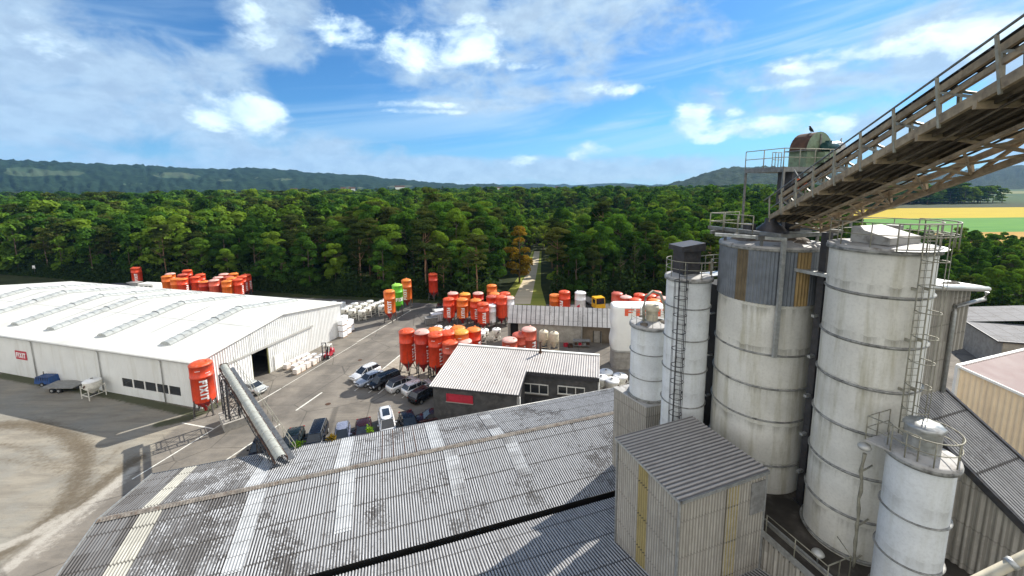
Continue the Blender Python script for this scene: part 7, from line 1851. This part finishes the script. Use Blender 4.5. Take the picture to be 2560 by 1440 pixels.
# ------------------------------------------------------------------ pale round hoppers on frames
def make_hopper(label, pos, rz, group, r=.78, h=2.25, mat='cream', sign=True):
    t = thing('mortar_hopper', label, 'hopper', pos, rz, group)
    mb = MB(); mb.lathe([(.2, h * .24), (r * .95, h * .56), (r, h * .6), (r, h * .86), (r * .93, h * .92)], 22); mb.build('tank', M[mat], t)
    mb = MB(); mb.lathe([(r * 1.03, h * .9), (r * 1.03, h * .93), (r * .8, h * .985), (.2, h * .99), (.2, h * 1.02), (.01, h * 1.03)], 22); mb.build('lid', M[mat] if mat != 'cream' else M['lettering'], t)
    mb = MB(); mb.lathe([(.16, h * 1.01), (.15, h * 1.06), (.01, h * 1.065)], 12); mb.build('hatch', M['grey_box'], t)
    q = r * .93
    for sx in (-1, 1):
        for sy in (-1, 1): mb = MB(); mb.bar((sx * q, sy * q, 0), (sx * q, sy * q, h * .72), .09); mb.build('leg', M[mat], t)
    mb = MB()
    for z in (h * .22, h * .62):
        for s in (-1, 1): mb.bar((-q, s * q, z), (q, s * q, z), .07); mb.bar((s * q, -q, z), (s * q, q, z), .07)
    mb.build('frame', M[mat], t)
    mb = MB(); mb.tube([(0, -.1, h * .12), (0, -.5, h * .12)], .12, 8); mb.box((0, .1, h * .14), (.35, .5, .28)); mb.build('pump', M['darksteel'], t)
    if sign:
        mb = MB(); a = -PI / 2 + .2
        mb.box((r * 1.02 * math.cos(a), r * 1.02 * math.sin(a), h * .73), (.22, .04, .46), 0, Matrix.Rotation(a + PI / 2, 3, 'Z') @ Matrix.Rotation(.7, 3, 'Y')); mb.build('sign', M['rust'], t)
    return t
hop = [(861, 769), (871, 763), (880, 772), (894, 764), (904, 774), (909, 757), (918, 767), (929, 760), (942, 755), (954, 762), (956, 750), (965, 745), (886, 756), (925, 750)]
hop.sort()
for i, (x, y) in enumerate(hop):
    p = at(x, y, 2.3); p.z = 0; make_hopper('white round hopper on a frame, %s from left in the field beyond the hall corner' % ORD[i], p, R(25), 'pale hoppers beyond the hall corner')
for (x, y, l) in ((1095, 814, 'white round hopper left behind the front red silos'), (1121, 816, 'white round hopper right of another behind the front red silos'), (1114, 824, 'white round hopper peeping between the front orange silos'),
                  (1203, 829, 'pale hopper partly hidden right of the front red silos'), (1211, 822, 'pale hopper with open frame left of its twin in the middle yard'), (1241, 820, 'white-lidded hopper standing alone in the middle yard')):
    p = at(x, y, 2.3); p.z = 0; make_hopper(l, p, R(12), 'hoppers in the middle yard')
for (x, y, l) in ((1515, 926, 'cream round hopper furthest back beside the office end'), (1551, 936, 'cream round hopper against the base of the bulk tent'), (1530, 947, 'cream round hopper nearest the ribbed plinth'), (1503, 940, 'cream round hopper partly hidden by the office end')):
    p = at(x, y, 2.5); p.z = 0; make_hopper(l, p, R(30), 'hoppers by the bulk tent', .95, 2.5)
p = at(236, 992); make_hopper('pale hopper on a white frame by the long white wall', p, R(-20), None, .95, 2.6)
for (x, y, l) in ((1359, 826, 'beige hopper on legs, left of the pair before the shed'), (1385, 830, 'beige hopper on legs, right of the pair before the shed')):
    p = at(x, y, 3.6); p.z = 0; make_hopper(l, p, R(0), 'beige hoppers before the shed', .8, 3.6, 'beige', False)

# ------------------------------------------------------------------ pallets, bags, forklift
def make_pallet(label, pos, rz, h, group, mat='wrap'):
    t = thing('loaded_pallet', label, 'pallet', pos, rz, group); rr = random.Random(int(pos.x * 50))
    mb = MB()
    for y in (-.5, 0, .5): mb.box((0, y, .05), (1.2, .1, .09))
    for x in (-.5, -.25, 0, .25, .5): mb.box((x, 0, .12), (.14, 1.1, .03))
    mb.build('pallet', M['wood'], t)
    mb = MB(); n = max(2, int(h / .22))
    for k in range(n):
        z = .14 + (h - .14) * (k + .5) / n; mb.box((rr.uniform(-.015, .015), rr.uniform(-.015, .015), z), (1.14 + rr.uniform(-.04, .03), 1.02 + rr.uniform(-.04, .03), (h - .14) / n * .96), rr.uniform(-.02, .02))
    mb.build('bag_stack', M[mat], t)
    mb = MB(); mb.box((0, 0, h + .01), (1.1, .98, .03)); mb.build('top_sheet', M['wrapwhite'], t)
    return t
pal = [(1205, 245), (1255, 218), (1310, 187), (1368, 158), (1413, 127), (1458, 102), (1108, 196), (1187, 208), (1240, 180), (1287, 150), (1331, 128), (1378, 100), (1162, 163), (1215, 137), (1262, 117), (1305, 98)]
rzp = math.atan2(Hg.y, Hg.x)
rown = ['front', 'middle', 'back']
for i, (x, y) in enumerate(pal):
    p = at(440 + x / 4, 860 + y / 4, .85); p.z = 0; row = 0 if i < 6 else (1 if i < 12 else 2); k = i if i < 6 else (i - 6 if i < 12 else i - 12)
    make_pallet('wrapped pallet of bags, %s from the hall door in the %s row' % (ORD[k], rown[row]), p, rzp + rng.uniform(-.05, .05), 1.1, 'bagged pallets beside the white hall').scale = (.74, .74, .76)
for i, (x, y, n) in enumerate(((858, 842, 3), (869, 834, 2), (862, 832, 3), (876, 827, 2))):
    p = at(x, y)
    for k in range(n):
        t = make_pallet('white wrapped pallet, %s, in the %s stack at the hall corner' % (['lowest', 'second up', 'topmost'][k], ORD[i]), Vector((p.x, p.y, 1.18 * k)), rzp, 1.13, 'white wrapped stacks at the hall corner', 'wrapwhite')
for i, (x, y) in enumerate(((845, 757), (855, 755), (833, 753))):
    p = at(x, y, 2.4); make_pallet('white wrapped block beyond the hall eave, %s from left' % ORD[i], Vector((p.x, p.y, 0)), rzp, 2.3, 'white blocks beyond the hall eave', 'wrapwhite')
# pallets just inside the hall door
pin = HP(9.0, 4.0, 0)
for i in range(3):
    dd = (at(655, 944) - HA).dot(Hg); make_pallet('wrapped pallet inside the dark hall doorway, %s up the stack' % ['lowest', 'middle', 'topmost'][i], HP(dd + .2, 3.0, 1.22 * i), rzp, 1.15, 'pallets inside the doorway', 'wrapwhite')
def forklift():
    p = at(820, 893); t = thing('forklift', 'red and white forklift with raised mast beside the bagged pallets', 'forklift', p, math.atan2(-Hg.y, -Hg.x) + .25)
    red = car_paint('forklift_red', (.4, .02, .04)); wh = M['white_paint']
    mb = MB(); mb.hexa([(-1.3, -.6, .3), (.9, -.6, .3), (.9, .6, .3), (-1.3, .6, .3)], [(-1.2, -.58, .95), (.8, -.58, .75), (.8, .58, .75), (-1.2, .58, .95)]); mb.build('body', red, t)
    mb = MB(); mb.lathe([(.01, .35), (.62, .35), (.66, .5), (.62, 1.05), (.5, 1.15), (.01, 1.17)], 16, (-1.05, 0, 0)); mb.build('counterweight', red, t)
    mb = MB()
    for s in (-.5, .5): mb.bar((.75, s, .75), (.35, s, 2.15), .07); mb.bar((-.7, s, 1.0), (-.6, s, 2.15), .07); mb.bar((.35, s, 2.15), (-.65, s, 2.15), .07)
    for k in range(6): mb.bar((.35 - k * .2, -.5, 2.17), (.35 - k * .2, .5, 2.17), .06, .04)
    mb.build('overhead_guard', wh, t)
    mb = MB(); mb.box((-.2, 0, 1.05), (.5, .5, .14)); mb.box((-.45, 0, 1.35), (.12, .5, .55)); mb.build('seat', M['black'], t)
    mb = MB(); mb.tube([(.55, 0, .8), (.3, 0, 1.25)], .03, 6); mb.ring((.3, 0, 1.27), .17, .02, 14, 5); mb.build('steering_wheel', M['black'], t)
    mb = MB()
    for s in (-.32, .32): mb.bar((1.05, s, .1), (1.05, s, 3.0), .11, .14)
    for z in (.3, 1.2, 2.1, 2.95): mb.bar((1.05, -.32, z), (1.05, .32, z), .08)
    mb.build('mast', M['darksteel'], t)
    for s in (-.25, .25): mb = MB(); mb.box((1.7, s, .12), (1.15, .11, .05)); mb.box((1.16, s, .4), (.06, .11, .6)); mb.build('fork', M['steel'], t)
    wheels(t, (.7, -.95), 1.2, .32)
forklift()
# flatbed trailer with blue machine in the shade of the long wall
p = at(160, 975); t = thing('flatbed_trailer', 'grey flatbed trailer parked beside the long white wall', 'trailer', p, math.atan2(-Hl.y, -Hl.x) + .25)
mb = MB(); mb.box((.3, 0, .85), (4.6, 2.2, .14)); mb.build('deck', M['grey_box'], t); mb = MB(); mb.box((.3, 0, .7), (4.4, .8, .18)); mb.bar((2.4, .6, .6), (3.6, 0, .5), .1); mb.bar((2.4, -.6, .6), (3.6, 0, .5), .1); mb.build('chassis', M['darksteel'], t); wheels(t, (-.6, .4), 2.0, .36)
p = at(121, 962); t = thing('compressor', 'blue machine with ribbed hood standing beyond the flatbed trailer', 'machine', p, math.atan2(-Hl.y, -Hl.x) + .2)
mb = MB(); mb.hexa([(-1.3, -.7, .45), (1.3, -.7, .45), (1.3, .7, .45), (-1.3, .7, .45)], [(-1.1, -.6, 1.45), (1.0, -.6, 1.45), (1.0, .6, 1.45), (-1.1, .6, 1.45)]); mb.build('hood', M['blue_paint'], t)
mb = MB()
for k in range(6): mb.box((-.9 + k * .36, 0, 1.2), (.06, 1.36, .5))
mb.build('hood_rib', M['darksteel'], t); mb = MB(); mb.bar((1.3, 0, .5), (2.5, 0, .45), .1); mb.tube([(-.9, .3, 1.4), (-.9, .3, 1.9)], .06, 8); mb.build('drawbar', M['steel'], t); wheels(t, (0,), 1.5, .34)
# steel bins and boxes left of the crowded silos
for i, (x, y, w, h, mt, lb) in enumerate(((1078, 804, 2.6, 1.5, 'grey_box', 'grey steel skip nearest the front silos in the middle yard'), (1092, 797, 2.4, 1.7, 'wrapwhite', 'white box on the middle yard behind the grey skip'),
                                         (1101, 790, 2.4, 1.9, 'wrapwhite', 'taller white box left of the crowded red silos'), (1100, 781, 3.2, 1.3, 'galv', 'long galvanised bin between the dark van and white boxes'))):
    p = at(x, y + 6); t = thing('steel_bin', lb, 'bin', p, R(20), 'bins left of the crowded silos')
    mb = MB(); mb.hexa([(-w / 2 + .15, -.8, .15), (w / 2 - .15, -.8, .15), (w / 2 - .15, .8, .15), (-w / 2 + .15, .8, .15)], [(-w / 2, -.95, h), (w / 2, -.95, h), (w / 2, .95, h), (-w / 2, .95, h)]); mb.build('tub', M[mt], t)
    mb = MB()
    for k in range(5): xx = -w / 2 + .3 + k * (w - .6) / 4; mb.bar((xx, -.84, .2), (xx, -.99, h - .05), .08)
    mb.bar((-w / 2, -.98, h), (w / 2, -.98, h), .1); mb.bar((-w / 2, .98, h), (w / 2, .98, h), .1); mb.bar((-w / 2, -.98, h), (-w / 2, .98, h), .1); mb.bar((w / 2, -.98, h), (w / 2, .98, h), .1); mb.build('rim', M['steel'] if mt != 'wrapwhite' else M['flashing'], t)
    mb = MB()
    for sx in (-1, 1): mb.box((sx * w * .3, 0, .08), (.2, 1.5, .15))
    mb.build('skid', M['darksteel'], t)
# cluttered bench before the shed
p = at(1454, 868); t = thing('workbench', 'steel bench with grey plank top and red crates before the shed', 'workbench', p, R(-5))
mb = MB(); mb.box((0, 0, 1.25), (3.0, 1.0, .08)); mb.box((.1, .35, 1.32), (2.8, .3, .06)); mb.build('top', M['grey_box'], t)
for sx in (-1.4, 1.4):
    for sy in (-.4, .4): mb = MB(); mb.bar((sx, sy, 0), (sx, sy, 1.22), .07); mb.build('leg', M['steel'], t)
mb = MB(); mb.box((0, 0, .4), (2.9, .9, .05)); mb.build('shelf', M['grey_box'], t)
for i, (dx, c) in enumerate(((-1.0, 'rust'), (-.3, 'red_sign'), (.5, 'galv'), (1.1, 'rust'))):
    t = thing('crate', ['brown crate at the left end of the bench shelf', 'red crate on the bench shelf', 'grey crate on the bench shelf', 'brown crate at the right end of the bench shelf'][i], 'crate', p + Vector((dx, -dx * .09, .43)), R(-5 + i * 3), 'crates under the bench')
    mb = MB(); mb.box((0, 0, .02), (.5, .4, .04)); [mb.box(q[:3], q[3:]) for q in ((-.24, 0, .2, .03, .4, .36), (.24, 0, .2, .03, .4, .36), (0, -.19, .2, .5, .03, .36), (0, .19, .2, .5, .03, .36))]; mb.build('crate_wall', M[c], t)
for i, (x, y, c) in enumerate(((1415, 866, 'red_sign'), (1425, 868, 'rust'))):
    q = at(x, y); t = thing('crate', ['red crate on the ground left of the bench', 'brown crate on the ground against the bench'][i], 'crate', q, R(10), 'crates beside the bench'); mb = MB(); mb.box((0, 0, .03), (.8, .6, .05)); [mb.box(k[:3], k[3:]) for k in ((-.38, 0, .3, .04, .6, .55), (.38, 0, .3, .04, .6, .55), (0, -.28, .3, .8, .04, .55), (0, .28, .3, .8, .04, .55))]; mb.build('crate_wall', M[c], t)
# orange post, weeds sprouting in the gutter
p = at(1098, 1050); t = thing('bollard', 'orange-red post beside the dark red car near the office', 'post', p); mb = MB(); mb.tube([(0, 0, 0), (0, 0, 1.9)], .11, 12); mb.box((0, 0, 1.93), (.26, .26, .06)); mb.build('shaft', M['orange_box'], t); mb = MB(); mb.box((0, 0, .03), (.4, .4, .06)); mb.build('foot', M['steel'], t)
def weed(x, y, s, lab, mt='weed', n=160):
    p = at(x, y, 6.0); C = rng.normal(size=(n, 3)) * np.array([s, s * .7, s * .8]) + np.array([0, 0, s * .9]); Nn = rng.normal(size=(n, 3)) + np.array([0, 0, .8]); Nn /= np.linalg.norm(Nn, axis=1)[:, None]
    me = quads_mesh('weed_leaves', C, Nn, rng.uniform(.05, .11, n), rng.uniform(0, 1, n), [ML[mt]]); t = thing('weed', lab, 'plant', p, 0, 'weeds in the roof gutter'); o = bpy.data.objects.new('leaves', me); COL.objects.link(o); o.parent = t
    mb = MB(); [mb.tube([(0, 0, -.1), (rng.uniform(-s, s), rng.uniform(-s, s) * .6, s * 1.3)], .012, 4) for _ in range(6)]; mb.build('stem', M['bark'], t)
weed(744, 1116, .2, 'bright green weed in the gutter before the dark green car'); weed(925, 1077, .17, 'bright green weed in the gutter before the dark red car'); weed(831, 1098, .17, 'yellow flowering weed in the gutter left of the grey-blue car', 'orange')
# distant houses between wood and hills
for i, (x, y, w, c, lb) in enumerate(((556, 491, 60, 'rust', 'long low building with red roof at the foot of the hills'), (590, 489, 26, 'red', 'red roofed house right of the long red roof below the hills'), (735, 474, 16, 'w', 'tiny pale house beyond the wood at centre left'), (858, 471, 14, 'w', 'tiny white house below the hill, left of another'), (880, 471, 18, 'w', 'tiny white house below the hill, right of another'), (1000, 467, 30, 'r', 'wide pale house with brown roof below the hill end'), (1248, 470, 22, 'w', 'tiny white building at the end of the low hill'), (1395, 469, 16, 'w', 'tiny white building on the horizon right of centre'))):
    a, e = azel(x, y); d = 1350.0; z0 = max(0, CAMH + math.tan(e) * d - 5) ; t = thing('house', lb, 'house', (math.sin(a) * d, math.cos(a) * d, 0), -a, 'distant houses')
    mb = MB(); mb.box((0, 0, (z0 + 4) / 2), (w, 12, z0 + 4)); mb.build('wall', M['white_paint'], t)
    mb = MB(); zt = z0 + 4; mb.add([(-w / 2 - 1, -7, zt), (w / 2 + 1, -7, zt), (w / 2 + 1, 0, zt + 5), (-w / 2 - 1, 0, zt + 5), (w / 2 + 1, 7, zt), (-w / 2 - 1, 7, zt)], [(0, 1, 2, 3), (3, 2, 4, 5), (0, 3, 5), (1, 4, 2)]); mb.build('roof', M['red_sign'] if i in (0, 1) else M['rust'], t)
p = at(89, 690); t = thing('sign_post', 'small white sign on a post at the far left wood edge', 'sign', p); mb = MB(); mb.bar((0, 0, 0), (0, 0, 3.0), .1); mb.build('post', M['steel'], t); mb = MB(); mb.box((0, -.08, 3.1), (.9, .04, 1.1)); mb.build('panel', M['lettering'], t)

# ------------------------------------------------------------------ air between here and the hills
def haze():
    mb = MB(); mb.box((0, 2400, 290), (17000, 10400, 590)); zmin = -4.0
    mb.v = [(x, y, -4.0 if z < 100 else 560.0) for x, y, z in mb.v]
    m = bpy.data.materials.new('haze_air'); m.use_nodes = True; nt = m.node_tree; nt.nodes.clear()
    o = nt.nodes.new('ShaderNodeOutputMaterial'); v = nt.nodes.new('ShaderNodeVolumePrincipled')
    v.inputs['Color'].default_value = (0.25, 0.55, 1.0, 1); v.inputs['Density'].default_value = HAZE; v.inputs['Anisotropy'].default_value = 0.0
    nt.links.new(v.outputs[0], o.inputs['Volume']); ob = mb.build('haze', m); ob['kind'] = 'stuff'; ob['label'] = 'thin blue haze in front of the hills'; ob['category'] = 'haze'
HAZE = 0.00005
haze()
